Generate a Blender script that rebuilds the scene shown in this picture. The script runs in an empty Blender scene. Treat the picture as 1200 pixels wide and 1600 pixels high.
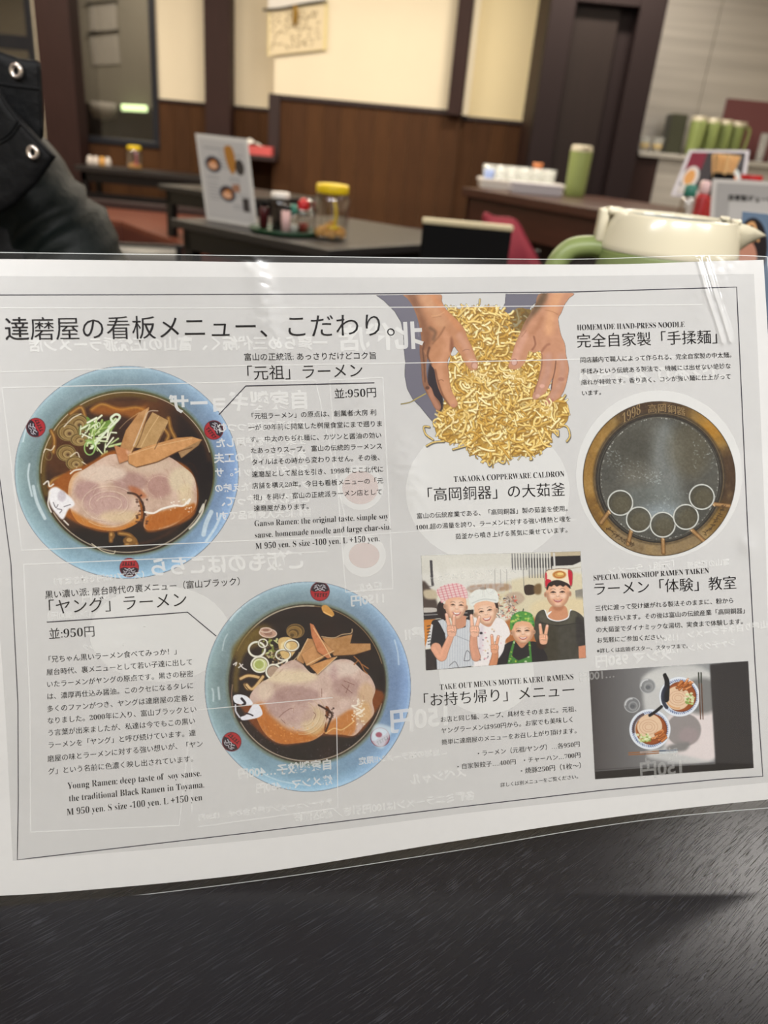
import bpy, bmesh, math, random
import numpy as np
from mathutils import Vector, Matrix

# ---------------------------------------------------------------- camera
W, H, F = 1200.0, 1600.0, 1200.0                 # frame and focal length in pixels
CAM_Z = 1.016                                    # table top 0.72 + 0.296
U = np.array([230.0, -2500.0, -1200.0]); U /= np.linalg.norm(U)   # world up seen by the camera (x right, y down, z ahead)
FW = np.array([0, 0, 1.0]); AY = FW - U*(FW @ U); AY /= np.linalg.norm(AY)
AX = np.cross(AY, U)
R = np.stack([AX, AY, U])                        # camera vector -> world vector
CAM = np.array([0, 0, CAM_Z])

sc = bpy.context.scene
col = sc.collection
cd = bpy.data.cameras.new('camera'); cam = bpy.data.objects.new('camera', cd); col.objects.link(cam)
cd.sensor_fit = 'VERTICAL'; cd.sensor_height = 36; cd.sensor_width = 27; cd.lens = 27.0
cd.clip_start = .02; cd.clip_end = 60
rx, ry, rz = R @ np.array([1, 0, 0]), R @ np.array([0, -1, 0]), R @ np.array([0, 0, -1])
cam.matrix_world = Matrix([[rx[0], ry[0], rz[0], CAM[0]], [rx[1], ry[1], rz[1], CAM[1]], [rx[2], ry[2], rz[2], CAM[2]], [0, 0, 0, 1]])
cd.dof.use_dof = True; cd.dof.focus_distance = .345; cd.dof.aperture_fstop = 10.0
sc.camera = cam
# ---------------------------------------------------------------- world, lights, exposure
wd = bpy.data.worlds.new('world'); sc.world = wd; wd.use_nodes = True
wd.node_tree.nodes['Background'].inputs[0].default_value = (1.0, .93, .84, 1); wd.node_tree.nodes['Background'].inputs[1].default_value = .25
def area(name, loc, size, power, colr=(1, .9, .76), rot=(0, 0, 0), sy=None):
    l = bpy.data.lights.new(name, 'AREA'); l.energy = power; l.color = colr; l.size = size
    if sy: l.shape = 'RECTANGLE'; l.size_y = sy
    o = bpy.data.objects.new(name, l); o.location = loc; o.rotation_euler = rot; col.objects.link(o); return o
CEIL = 2.7
LAMPS = [(-1.35, -.75), (.22, -1.08), (1.7, -.7), (-1.6, 2.4), (.2, 3.2), (1.75, 1.95), (-2.2, 4.2), (.0, 4.4), (2.2, 4.2), (-3.0, 5.6), (-.9, 5.5), (1.1, 5.45)]
for i, (x, y) in enumerate(LAMPS):
    area('ceiling_lamp', (x, y, CEIL - .075), 1.1, (66 if y < 1 else 38 if x < -2.1 else 58 if y > 5.44 and x > 1 else 21), (1, .985, .975) if y < 1 else (1, .95, .9) if y < 2 else (1, .88, .71), sy=.16)
sc.view_settings.view_transform = 'Standard'; sc.view_settings.look = 'None'; sc.view_settings.gamma = 1
sc.view_settings.use_curve_mapping = False; sc.view_settings.exposure = 0.0
sc.cycles.max_bounces = 8; sc.cycles.transparent_max_bounces = 16; sc.cycles.caustics_reflective = False; sc.cycles.caustics_refractive = False

# ---------------------------------------------------------------- helpers
def ray(px, py):
    return R @ np.array([(px - W/2)/F, (py - H/2)/F, 1.0])
def P(px, py, Y):                                 # point seen at (px, py) on the upright plane at distance Y
    d = ray(px, py); return Vector(CAM + d*(Y/d[1]))
def Pz(px, py, z):                                # point seen at (px, py) on the level plane at height z
    d = ray(px, py); return Vector(CAM + d*((z - CAM_Z)/d[2]))
def lin(c):
    c = np.array(c, float)/255; return np.where(c <= .04045, c/12.92, ((c + .055)/1.055)**2.4)

def material(name, rgb, rough=.5, spec=.5, metal=0, emit=None, es=0, trans=0, coat=0, nscale=0, nstr=0, vary=0, vscale=20, ior=1.45, stretch=None, rot=None, alpha=None):
    m = bpy.data.materials.new(name); m.use_nodes = True; nt = m.node_tree; b = nt.nodes['Principled BSDF']
    c = tuple(lin(rgb)) + (1,)
    b.inputs['Base Color'].default_value = c; b.inputs['Roughness'].default_value = rough; b.inputs['Metallic'].default_value = metal
    b.inputs['Specular IOR Level'].default_value = spec; b.inputs['Transmission Weight'].default_value = trans; b.inputs['Coat Weight'].default_value = coat; b.inputs['IOR'].default_value = ior
    if alpha is not None: b.inputs['Alpha'].default_value = alpha
    if emit is not None: b.inputs['Emission Color'].default_value = tuple(lin(emit)) + (1,); b.inputs['Emission Strength'].default_value = es
    if nstr or vary:
        tc = nt.nodes.new('ShaderNodeTexCoord'); mp = nt.nodes.new('ShaderNodeMapping'); nt.links.new(tc.outputs['Object'], mp.inputs[0])
        if stretch: mp.inputs['Scale'].default_value = stretch
        if rot: mp.inputs['Rotation'].default_value = rot
        if vary:
            n = nt.nodes.new('ShaderNodeTexNoise'); n.inputs['Scale'].default_value = vscale; n.inputs['Detail'].default_value = 6; nt.links.new(mp.outputs[0], n.inputs[0])
            r = nt.nodes.new('ShaderNodeValToRGB'); nt.links.new(n.outputs[0], r.inputs[0])
            r.color_ramp.elements[0].position = .3; r.color_ramp.elements[1].position = .7
            r.color_ramp.elements[0].color = tuple(np.clip(lin(rgb)*(1-vary), 0, 1)) + (1,); r.color_ramp.elements[1].color = tuple(np.clip(lin(rgb)*(1+vary), 0, 1)) + (1,)
            nt.links.new(r.outputs[0], b.inputs['Base Color'])
        if nstr:
            n = nt.nodes.new('ShaderNodeTexNoise'); n.inputs['Scale'].default_value = nscale; n.inputs['Detail'].default_value = 5; nt.links.new(mp.outputs[0], n.inputs[0])
            bp = nt.nodes.new('ShaderNodeBump'); bp.inputs['Strength'].default_value = nstr; bp.inputs['Distance'].default_value = .01
            nt.links.new(n.outputs[0], bp.inputs['Height']); nt.links.new(bp.outputs[0], b.inputs['Normal'])
    return m

def link(name, me, mat=None, parent=None, smooth=False):
    o = bpy.data.objects.new(name, me); col.objects.link(o)
    if mat is not None:
        for mm in (mat if isinstance(mat, (list, tuple)) else [mat]): me.materials.append(mm)
    if parent is not None: o.parent = parent
    if smooth:
        for p in me.polygons: p.use_smooth = True
    return o
def obj(name, bm, mat=None, parent=None, smooth=False, origin=None):
    me = bpy.data.meshes.new(name)
    bmesh.ops.recalc_face_normals(bm, faces=bm.faces)
    if origin is not None:
        bmesh.ops.translate(bm, verts=bm.verts, vec=-Vector(origin))
    bm.to_mesh(me); bm.free()
    o = link(name, me, mat, parent, smooth)
    if origin is not None: o.location = origin
    return o
def thing(name, label, cat, loc=(0, 0, 0), rz=0, group=None):
    o = bpy.data.objects.new(name, None); col.objects.link(o); o.location = loc; o.rotation_euler = (0, 0, rz); o.empty_display_size = .05
    return tag(o, label, cat, group)
def tag(o, label=None, cat=None, group=None, kind=None):
    if label: o['label'] = label
    if cat: o['category'] = cat
    if group: o['group'] = group
    if kind: o['kind'] = kind
    return o
def struct(o): o['kind'] = 'structure'; return o
def copy_tree(o, parent=None):
    c = o.copy(); col.objects.link(c); c.parent = parent
    for ch in o.children: copy_tree(ch, c)
    return c
def add_box(bm, x0, x1, y0, y1, z0, z1, bev=0, M=None, seg=2):
    r = bmesh.ops.create_cube(bm, size=1); vs = r['verts']
    for v in vs: v.co = Vector(((x0+x1)/2 + v.co.x*(x1-x0), (y0+y1)/2 + v.co.y*(y1-y0), (z0+z1)/2 + v.co.z*(z1-z0)))
    if bev:
        es = list({e for v in vs for e in v.link_edges}); r2 = bmesh.ops.bevel(bm, geom=es, offset=bev, segments=seg, profile=.5, affect='EDGES'); vs = list({v for f in r2['faces'] for v in f.verts} | {v for v in vs if v.is_valid})
    if M is not None: bmesh.ops.transform(bm, matrix=M, verts=vs)
    return vs
def box(x0, x1, y0, y1, z0, z1, bev=0, seg=2):
    bm = bmesh.new(); add_box(bm, min(x0, x1), max(x0, x1), min(y0, y1), max(y0, y1), min(z0, z1), max(z0, z1), bev, seg=seg); return bm
def lathe(bm, prof, n=40, c=(0, 0, 0), sx=1, sy=1, cap=True):
    rows = []
    for r, z in prof: rows.append([bm.verts.new((c[0] + sx*r*math.cos(2*math.pi*k/n), c[1] + sy*r*math.sin(2*math.pi*k/n), c[2] + z)) for k in range(n)])
    for a, b in zip(rows, rows[1:]):
        for k in range(n): bm.faces.new((a[k], a[(k+1) % n], b[(k+1) % n], b[k]))
    if cap: bm.faces.new(rows[0][::-1]); bm.faces.new(rows[-1])
    return rows
def tube(bm, pts, rad, n=12, sq=(1, 1), cap=True):
    pts = [Vector(p) for p in pts]; rads = rad if isinstance(rad, (list, tuple)) else [rad]*len(pts)
    rows = []; up = Vector((0, 0, 1)); prev = None
    for i, p in enumerate(pts):
        t = (pts[min(i+1, len(pts)-1)] - pts[max(i-1, 0)]).normalized()
        s = t.cross(up if prev is None else prev)
        if s.length < 1e-3: s = t.cross(Vector((0, 1, 0)))
        s.normalize(); q = s.cross(t).normalized(); prev = q
        rows.append([bm.verts.new(p + s*math.cos(2*math.pi*k/n)*rads[i]*sq[0] + q*math.sin(2*math.pi*k/n)*rads[i]*sq[1]) for k in range(n)])
    for a, b in zip(rows, rows[1:]):
        for k in range(n): bm.faces.new((a[k], a[(k+1) % n], b[(k+1) % n], b[k]))
    if cap: bm.faces.new(rows[0][::-1]); bm.faces.new(rows[-1])
def curve(pts, n=6): return [tuple(p) for p in smooth_pts(pts, False, n)]
def slab(bm, quad, thick):                         # a thin upright sheet through four corners (world), given thickness away from the viewer
    q = [Vector(v) for v in quad]; n = (q[1]-q[0]).cross(q[3]-q[0]).normalized()
    if n.dot(q[0] - Vector(CAM)) < 0: n = -n
    a = [bm.verts.new(v) for v in q]; b = [bm.verts.new(v + n*thick) for v in q]
    bm.faces.new(a); bm.faces.new(b[::-1])
    for i in range(4): bm.faces.new((a[i], b[i], b[(i+1) % 4], a[(i+1) % 4]))
# ---------------------------------------------------------------- print painter (flat print of the menu, computed here)
class Rnd:
    def __init__(s, seed): s.r = np.random.RandomState(seed)
    def u(s, a, b): return float(s.r.uniform(a, b))

def hexc(c):
    return np.array(c, float) / 255.0

def smooth_pts(P, closed=True, n=6):
    P = np.array(P, float); N = len(P); out = []
    rng = range(N) if closed else range(N - 1)
    for i in rng:
        if closed: a, b, c, d = P[i-1], P[i], P[(i+1) % N], P[(i+2) % N]
        else: a, b, c, d = P[max(i-1, 0)], P[i], P[i+1], P[min(i+2, N-1)]
        for k in range(n):
            t = k / n
            out.append(.5 * ((2*b) + (-a+c)*t + (2*a-5*b+4*c-d)*t*t + (-a+3*b-3*c+d)*t**3))
    if not closed: out.append(P[-1])
    return np.array(out)

def boxblur(a, r):
    if r < .3: return a
    for _ in range(2):
        k = int(math.ceil(r)); n = 2*k + 1
        w = np.ones(n); w[0] = w[-1] = 1 - (k - r) if k - r < 1 else 0; w[0] = w[-1] = max(w[0], .05); w /= w.sum()
        for ax in (0, 1):
            pad = [(0, 0), (0, 0)]; pad[ax] = (k, k)
            p = np.pad(a, pad, mode='edge'); o = np.zeros_like(a)
            for i in range(n):
                sl = [slice(None), slice(None)]; sl[ax] = slice(i, i + a.shape[ax])
                o += w[i] * p[tuple(sl)]
            a = o
    return a

class Canvas:
    """colours laid down in menu coordinates x0..x0+w, y0..y0+h"""
    def __init__(s, x0, y0, w, h, sc=1.0, base=None):
        s.x0, s.y0, s.w, s.h, s.sc = x0, y0, w, h, sc
        s.nx, s.ny = int(w*sc) + 1, int(h*sc) + 1
        s.X = x0 + np.arange(s.nx) / sc; s.Y = y0 + np.arange(s.ny) / sc
        s.XX, s.YY = np.meshgrid(s.X, s.Y)
        s.rgb = np.zeros((s.ny, s.nx, 3)); s.a = np.zeros((s.ny, s.nx))
        s.m = None; s.tf = None
        if base is not None: s.rgb[:] = hexc(base); s.a[:] = 1
    def T(s, P):
        P = np.array(P, float)
        if s.tf is None: return P
        k, ox, oy = s.tf
        return P / k + (ox, oy)
    def view(s, k, ox, oy): s.tf = (k, ox, oy)          # coordinates of an enlarged working sketch
    def K(s, r): return r if s.tf is None else r / s.tf[0]
    def box(s, P, pad):
        lo = np.floor((P.min(0) - pad - (s.x0, s.y0)) * s.sc).astype(int); hi = np.ceil((P.max(0) + pad - (s.x0, s.y0)) * s.sc).astype(int) + 1
        return max(lo[0], 0), min(hi[0], s.nx), max(lo[1], 0), min(hi[1], s.ny)
    def put(s, b, m, col, al=1, solid=False, clip=None):
        x0, x1, y0, y1 = b
        if clip is not None: m = m * clip[y0:y1, x0:x1]
        m = (m * al)[..., None]
        c = hexc(col) if not isinstance(col, np.ndarray) else (col[y0:y1, x0:x1] if col.ndim == 3 else col)
        s.rgb[y0:y1, x0:x1] = s.rgb[y0:y1, x0:x1] * (1 - m) + c * m
        if solid: s.a[y0:y1, x0:x1] = np.maximum(s.a[y0:y1, x0:x1], m[..., 0])
    def mask_poly(s, P, blur=0, pad=2):
        b = s.box(P, pad + blur*2); x0, x1, y0, y1 = b
        if x1 <= x0 or y1 <= y0: return None, None
        SS = 3; X = s.X[x0:x1]; Y = s.Y[y0:y1]
        acc = np.zeros((y1-y0, x1-x0))
        Q = np.roll(P, -1, axis=0)
        for j in range(SS):
            ys = Y + ((j+.5)/SS - .5)/s.sc
            for i in range(SS):
                xs = X + ((i+.5)/SS - .5)/s.sc
                ins = np.zeros((len(ys), len(xs)), bool)
                for (ax, ay), (bx, by) in zip(P, Q):
                    if ay == by: continue
                    cr = (ay > ys) != (by > ys)
                    if not cr.any(): continue
                    r = np.where(cr)[0]
                    xi = ax + (ys[r]-ay) * (bx-ax)/(by-ay)
                    ins[r] ^= xs[None, :] < xi[:, None]
                acc += ins
        acc /= SS*SS
        if blur: acc = boxblur(acc, blur*s.sc)
        return b, acc
    def poly(s, P, col, al=1, blur=0, sm=True, solid=False, clip=None, keep=False):
        P = s.T(P); blur = s.K(blur)
        if sm: P = smooth_pts(P)
        b, m = s.mask_poly(P, blur)
        if b is None: return None
        s.put(b, m, col, al, solid, clip)
        if keep:
            f = np.zeros((s.ny, s.nx)); f[b[2]:b[3], b[0]:b[1]] = m; return f
    def ell(s, c, rx, ry, col, al=1, blur=0, rot=0, solid=False, clip=None, ring=None, keep=False, a0=None, a1=None):
        c = s.T([c])[0]; rx, ry, blur = s.K(rx), s.K(ry), s.K(blur)
        R = max(rx, ry); w = (s.K(ring) if ring else 0)
        b = s.box(np.array([c - R, c + R]), 3 + blur*2 + w); x0, x1, y0, y1 = b
        if x1 <= x0 or y1 <= y0: return None
        dx = s.XX[y0:y1, x0:x1] - c[0]; dy = s.YY[y0:y1, x0:x1] - c[1]
        cr, sr = math.cos(rot), math.sin(rot)
        u = dx*cr + dy*sr; v = -dx*sr + dy*cr
        q = np.sqrt((u/rx)**2 + (v/ry)**2) + 1e-9
        g = np.sqrt((u/rx**2)**2 + (v/ry**2)**2)/q + 1e-9
        d = (q - 1)/g
        soft = max(1/s.sc, blur*2)
        m = np.clip(.5 - d/soft, 0, 1) if not ring else np.clip(.5 + (w/2 - np.abs(d))/soft, 0, 1)
        if a0 is not None:
            an = np.arctan2(v, u); da = (an - a0) % (2*math.pi); m = m * (da < (a1 - a0))
        s.put(b, m, col, al, solid, clip)
        if keep:
            f = np.zeros((s.ny, s.nx)); f[y0:y1, x0:x1] = m; return f
    def line(s, P, w, col, al=1, blur=0, sm=True, solid=False, clip=None, w1=None, keep=False):
        P = s.T(P); w = s.K(w); w1 = w if w1 is None else s.K(w1); blur = s.K(blur)
        if sm and len(P) > 2: P = smooth_pts(P, False, 5)
        b = s.box(P, max(w, w1) + 2 + blur*2); x0, x1, y0, y1 = b
        if x1 <= x0 or y1 <= y0: return None
        X = s.XX[y0:y1, x0:x1]; Y = s.YY[y0:y1, x0:x1]
        best = np.full(X.shape, 1e9); n = len(P) - 1
        for i in range(n):
            a, c = P[i], P[i+1]; dx, dy = c - a; L = dx*dx + dy*dy + 1e-12
            t = np.clip(((X-a[0])*dx + (Y-a[1])*dy)/L, 0, 1)
            d = np.hypot(X - a[0] - t*dx, Y - a[1] - t*dy) - (w + (w1-w)*(i+t)/n)/2
            best = np.minimum(best, d)
        soft = max(1/s.sc, blur*2)
        m = np.clip(.5 - best/soft, 0, 1)
        s.put(b, m, col, al, solid, clip)
        if keep:
            f = np.zeros((s.ny, s.nx)); f[y0:y1, x0:x1] = m; return f
    def noise(s, size, seed, octv=3):
        r = np.random.RandomState(seed); out = np.zeros((s.ny, s.nx)); amp = 1; tot = 0
        for o in range(octv):
            g = r.rand(int(s.h/size) + 3, int(s.w/size) + 3)
            u = (s.XX - s.x0)/size; v = (s.YY - s.y0)/size
            i = u.astype(int); j = v.astype(int); fu = u - i; fv = v - j
            fu = fu*fu*(3-2*fu); fv = fv*fv*(3-2*fv)
            out += amp*((g[j, i]*(1-fu) + g[j, i+1]*fu)*(1-fv) + (g[j+1, i]*(1-fu) + g[j+1, i+1]*fu)*fv)
            tot += amp; amp *= .5; size = max(size/2, 1.2)
        return out/tot
    def mottle(s, mask, size, seed, amt, tint=(1, 1, 1)):
        n = (s.noise(size, seed) - .5)[..., None]*amt*np.array(tint)
        s.rgb = np.clip(s.rgb + n*mask[..., None], 0, 1)

def arc(c, rx, ry, a0, a1, n=10, rot=0):
    t = np.linspace(math.radians(a0), math.radians(a1), n)
    x = rx*np.cos(t); y = ry*np.sin(t); cr, sr = math.cos(rot), math.sin(rot)
    return np.stack([c[0] + x*cr - y*sr, c[1] + x*sr + y*cr], 1)

def badge(c, x, y, ang, washed=False):
    """round red rim mark with lettering"""
    ca, sa = math.cos(math.radians(ang)), math.sin(math.radians(ang))
    def R(P): return [(x + a*ca - b*sa, y + a*sa + b*ca) for a, b in P]
    red = (170, 38, 48) if not washed else (170, 120, 140)
    blk = (28, 26, 38) if not washed else (190, 205, 225)
    c.ell((x, y), 15, 15, red)
    c.ell((x, y), 14.6, 14.6, (100, 30, 40), ring=1.2)
    f = c.ell((x, y), 14, 14, red, keep=True)
    c.poly(R([(-15, -2), (-8, 1), (0, -1), (8, 1), (15, -2), (15, -16), (-15, -16)]), blk, clip=f, al=.92, sm=False)
    wt = (225, 225, 232)
    for P in ([(-9, -5), (-5, -7), (-3, -4)], [(9, -5), (5, -7), (3, -4)], [(-3, -10), (0, -8), (3, -10)], [(-1, -5), (1, -5)], [(-7, -1.5), (-3, -3), (0, -1.5), (3, -3), (7, -1.5)], [(-5, -10), (-8, -8)], [(5, -10), (8, -8)]):
        c.line(R(P), 1.3, wt, al=.85)
    for k in range(5):       # lettering of the rim mark
        u = -8.5 + k*4.2
        c.line(R([(u, 4), (u+2.6, 3.6)]), 1.1, (25, 15, 20), al=.9)
        c.line(R([(u+1.6, 4), (u+.6, 8.5)]), 1.2, (25, 15, 20), al=.9)
        if k % 2: c.line(R([(u, 6), (u+2.6, 8)]), 1, (25, 15, 20), al=.9)
    if washed:
        c.poly([(x-8, y-20), (x+20, y-14), (x+12, y+2), (x+3, y+18), (x-12, y+6)], (215, 230, 240), al=.75, blur=1.5)
        c.ell((x-2, y-4), 5, 4, (150, 60, 80), al=.8, blur=1)

def rim(c, cx, cy, rx, ry, seed):
    ang = np.arctan2(c.YY - cy, c.XX - cx)
    top = hexc((146, 172, 186)); right = hexc((132, 160, 202)); bot = hexc((150, 188, 214)); left = hexc((138, 162, 166))
    wr = np.clip(np.cos(ang), 0, 1)[..., None]; wl = np.clip(-np.cos(ang), 0, 1)[..., None]
    wt = np.clip(-np.sin(ang), 0, 1)[..., None]; wb = np.clip(np.sin(ang), 0, 1)[..., None]
    col = (right*wr**1.5 + left*wl**1.5 + top*wt**1.5 + bot*wb**1.5)/(wr**1.5 + wl**1.5 + wt**1.5 + wb**1.5 + 1e-6)
    q = np.sqrt(((c.XX-cx)/rx)**2 + ((c.YY-cy)/ry)**2)
    col = np.clip(col*(1 + .12*np.clip((q - .93)/.07, -1, 1)[..., None]) + (c.noise(30, seed) - .5)[..., None]*.06, 0, 1)
    f = c.ell((cx, cy), rx, ry, col, solid=True, keep=True)
    c.ell((cx, cy), rx-.6, ry-.6, (160, 178, 200), ring=1.2, al=.7)
    c.ell((cx, cy), rx-3, ry-3, (190, 215, 228), ring=2, al=.35, blur=1)
    return f

def rings(c, x, y, r, cols, w=1.6, sq=.85, rot=0):
    for k, col in enumerate(cols):
        rr = r*(1 - k/len(cols)*.85)
        if rr > 1.2: c.ell((x, y), rr, rr*sq, col, rot=rot)
        if rr > 2: c.ell((x, y), rr-.6, (rr-.6)*sq, (235, 225, 180), ring=.7, al=.35, rot=rot)

def paint_bowl_original(sc):
    c = Canvas(16, 565, 364, 346, sc)
    rim(c, 198, 738, 175, 166, 3)
    # long pale reflections on the glaze
    for P, w in (([(36, 690), (44, 660), (60, 634)], 2), ([(46, 725), (44, 745), (50, 775)], 3), ([(52, 760), (58, 785), (70, 810)], 5), ([(62, 742), (60, 760), (66, 778)], 3), ([(330, 800), (322, 818), (318, 835)], 7), ([(345, 805), (336, 825), (322, 846)], 4)):
        c.line(P, w, (222, 236, 242), al=.7, blur=.8)
    c.ell((198, 738), 141, 132, (110, 128, 120), blur=2.5)
    c.ell((198, 738), 137.5, 129, (84, 84, 52), blur=.6)
    f = c.ell((198, 739), 135, 127, (52, 30, 22), keep=True)
    n = c.noise(46, 5)
    col = hexc((70, 40, 22))*(1-n[..., None]) + hexc((22, 12, 14))*n[..., None]
    c.put((0, c.nx, 0, c.ny), f*np.clip(1.6*(n-.15), 0, 1), col)
    for (x, y, rx_, ry_, al) in ((300, 760, 50, 80, .85), (215, 850, 90, 22, .8), (300, 660, 30, 30, .5), (110, 820, 40, 30, .5)): c.ell((x, y), rx_, ry_, (16, 10, 16), al=al, blur=14, clip=f)
    for (x, y, rx_, ry_, al) in ((100, 690, 40, 60, .5), (200, 632, 60, 14, .55), (240, 660, 30, 30, .4), (120, 790, 40, 30, .6)): c.ell((x, y), rx_, ry_, (112, 62, 22), al=al, blur=12, clip=f)
    # warm edge at left and top
    c.line(arc((198, 739), 131, 123, 165, 290, 24), 9, (108, 84, 30), al=.75, blur=3, clip=f)
    c.line(arc((198, 739), 131, 123, 285, 350, 14), 6, (84, 50, 26), al=.6, blur=3, clip=f)
    c.line(arc((198, 739), 134, 126, 180, 345, 40), 1.3, (214, 200, 170), al=.85)
    c.line(arc((198, 739), 132, 124, 20, 150, 40), 1.8, (196, 184, 160), al=.8)
    c.line([(312, 800), (318, 788), (316, 800), (306, 816), (296, 826)], 3, (225, 220, 205), al=.9)
    c.line(arc((198, 739), 120, 112, 30, 90, 24), 5, (62, 34, 24), al=.8, blur=2)
    c.view(3, 0, 440)
    # noodles showing under the soup
    for P in ([(430, 600), (480, 575), (560, 600), (640, 590), (690, 610)], [(330, 620), (380, 590), (400, 640)], [(240, 700), (255, 740), (250, 800)], [(790, 640), (800, 690), (820, 730)], [(770, 690), (790, 720), (780, 745)], [(520, 1180), (520, 1215)], [(560, 1180), (610, 1190), (640, 1230)], [(230, 960), (250, 930), (300, 910)]):
        c.line(P, 22, (112, 72, 30), al=.95); c.line(P, 8, (205, 155, 78), al=.7, blur=3)
    c.poly([(420, 610), (470, 582), (560, 590), (650, 590), (695, 575), (640, 640), (560, 625), (480, 625)], (190, 110, 30), al=.6, blur=8)
    # browned onion rounds
    for (x, y, r, sq) in ((365, 665, 52, .9), (318, 705, 50, .85), (372, 740, 44, .7), (310, 803, 46, .85), (350, 850, 42, .8)):
        for k, col in enumerate([(96, 72, 34), (138, 110, 62), (112, 84, 44), (160, 132, 84), (88, 60, 34)]):
            rr = r*(1 - k*.19); c.ell((x + k*2, y + k*2), rr, rr*sq, col)
            c.ell((x + k*2, y + k*2), rr-2, (rr-2)*sq, (196, 176, 120), ring=2.4, al=.6)
    c.ell((228, 815), 16, 22, (120, 100, 60), ring=4)
    for P in ([(205, 800), (215, 785), (240, 790), (255, 770)], [(300, 680), (340, 640), (380, 620)], [(330, 820), (360, 800), (372, 822)], [(330, 885), (352, 895), (360, 870)], [(385, 845), (410, 862)]):
        c.line(P, 5, (235, 225, 205), al=.85)
    # green and white shredded leek
    c.poly([(405, 635), (440, 655), (490, 655), (545, 640), (530, 690), (480, 710), (430, 720)], (110, 142, 62))
    r = Rnd(8)
    for k in range(46):
        x, y = r.u(375, 520), r.u(655, 800); a = r.u(-1.5, .3) if r.u(0, 1) < .7 else r.u(0, 3); L = r.u(25, 70)
        col = [(196, 214, 150), (222, 232, 190), (150, 178, 92), (236, 238, 214)][k % 4]
        c.line([(x, y), (x + L*.5*math.cos(a) + r.u(-8, 8), y + L*.5*math.sin(a) + r.u(-8, 8)), (x + L*math.cos(a), y + L*math.sin(a))], r.u(6, 13), (70, 84, 36), al=.5)
        c.line([(x, y), (x + L*.5*math.cos(a), y + L*.5*math.sin(a)), (x + L*math.cos(a), y + L*math.sin(a))], r.u(5, 10), col)
    c.line([(430, 780), (500, 700), (560, 640), (545, 622), (520, 640), (530, 660)], 11, (224, 234, 206))
    c.ell((420, 780), 24, 32, (150, 190, 110), ring=6); c.ell((450, 680), 8, 10, (236, 240, 220), ring=3); c.ell((462, 672), 7, 11, (236, 240, 220), ring=3)
    # roast pork, two rounds
    c.poly([(300, 1095), (240, 1010), (235, 960), (300, 900), (420, 850), (540, 790), (760, 820), (880, 870), (925, 960), (925, 1050), (880, 1120), (700, 1175), (660, 1120), (560, 1170), (440, 1165)], (150, 82, 24), blur=4)
    L = c.poly([(322, 955), (345, 905), (395, 880), (450, 845), (520, 810), (590, 815), (650, 830), (720, 800), (790, 820), (850, 860), (905, 910), (922, 980), (915, 1060), (860, 1110), (790, 1150), (700, 1165), (672, 1140), (680, 1080), (650, 1020), (660, 1080), (650, 1125), (590, 1158), (520, 1168), (440, 1155), (370, 1130), (335, 1080), (322, 1020)], (206, 176, 158), keep=True)
    c.mottle(L, 16, 9, .16, (1, 1.1, 1.2))
    c.poly([(300, 1090), (330, 1070), (400, 1110), (520, 1150), (600, 1130), (650, 1080), (660, 1140), (560, 1172), (420, 1160)], (196, 118, 40), al=.9, blur=7, clip=L)
    c.poly([(690, 1100), (760, 1075), (860, 1050), (915, 1040), (900, 1090), (850, 1120), (780, 1150), (700, 1172), (675, 1140)], (178, 98, 30), al=.95, blur=4, clip=L)
    c.poly([(300, 1080), (330, 1000), (345, 930), (380, 890), (330, 900), (290, 960)], (214, 160, 100), al=.6, blur=6, clip=L)
    for (x, y, rx, ry, col, al) in ((410, 980, 60, 50, (178, 140, 136), .8), (500, 1040, 110, 60, (188, 152, 148), .7), (610, 940, 80, 45, (170, 132, 126), .75), (745, 960, 60, 55, (176, 134, 126), .8), (850, 930, 60, 60, (222, 206, 176), .8), (480, 900, 110, 40, (224, 204, 188), .8), (700, 860, 110, 35, (212, 188, 166), .7), (560, 1100, 90, 28, (226, 204, 160), .6), (870, 1000, 35, 50, (224, 204, 166), .7)):
        c.ell((x, y), rx, ry, col, al=al, blur=12, clip=L)
    for (a0, a1, rx, ry) in ((200, 400, 60, 35), (150, 420, 90, 58), (100, 370, 125, 82), (0, 130, 145, 110)):
        c.line(arc((510, 1040), rx, ry, a0, a1, 14), 3.5, (232, 214, 190), al=.55, blur=1.5, clip=L)
        c.line(arc((513, 1046), rx, ry, a0, a1, 14), 2, (160, 118, 104), al=.35, blur=1, clip=L)
    c.line(arc((750, 960), 60, 50, 120, 330, 12), 3, (226, 200, 176), al=.5, blur=1, clip=L)
    c.poly([(600, 960), (650, 970), (690, 1010), (640, 1010)], (176, 92, 48), al=.7, blur=5, clip=L)
    r = Rnd(4)
    for k in range(260):
        x, y = r.u(320, 920), r.u(820, 1160); q = math.atan2(y - 1040, x - 510) + math.pi/2 + r.u(-.3, .3); L_ = r.u(10, 36)
        c.line([(x, y), (x + L_*math.cos(q), y + L_*math.sin(q))], r.u(1.5, 3.5), [(240, 224, 206), (150, 104, 92), (226, 200, 176), (176, 130, 112)][k % 4], al=r.u(.12, .34), clip=L)
    for k in range(26): c.ell((r.u(640, 690), r.u(995, 1140)), r.u(3, 8), r.u(3, 7), (60, 30, 22), al=.65)
    c.line([(600, 990), (640, 1000), (668, 1040), (676, 1090), (664, 1150)], 10, (52, 28, 22), al=.85, blur=2)
    c.line([(680, 1080), (720, 1085), (760, 1065), (820, 1050), (860, 1050), (890, 1020), (880, 1040)], 9, (246, 240, 232), al=.95)
    for k in range(22): c.ell((r.u(800, 900), r.u(1020, 1080)), r.u(2, 5), r.u(2, 4), (250, 245, 235), al=.7)
    c.line(arc((890, 960), 40, 110, 250, 330, 8), 5, (70, 40, 26), al=.6, blur=1)
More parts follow.
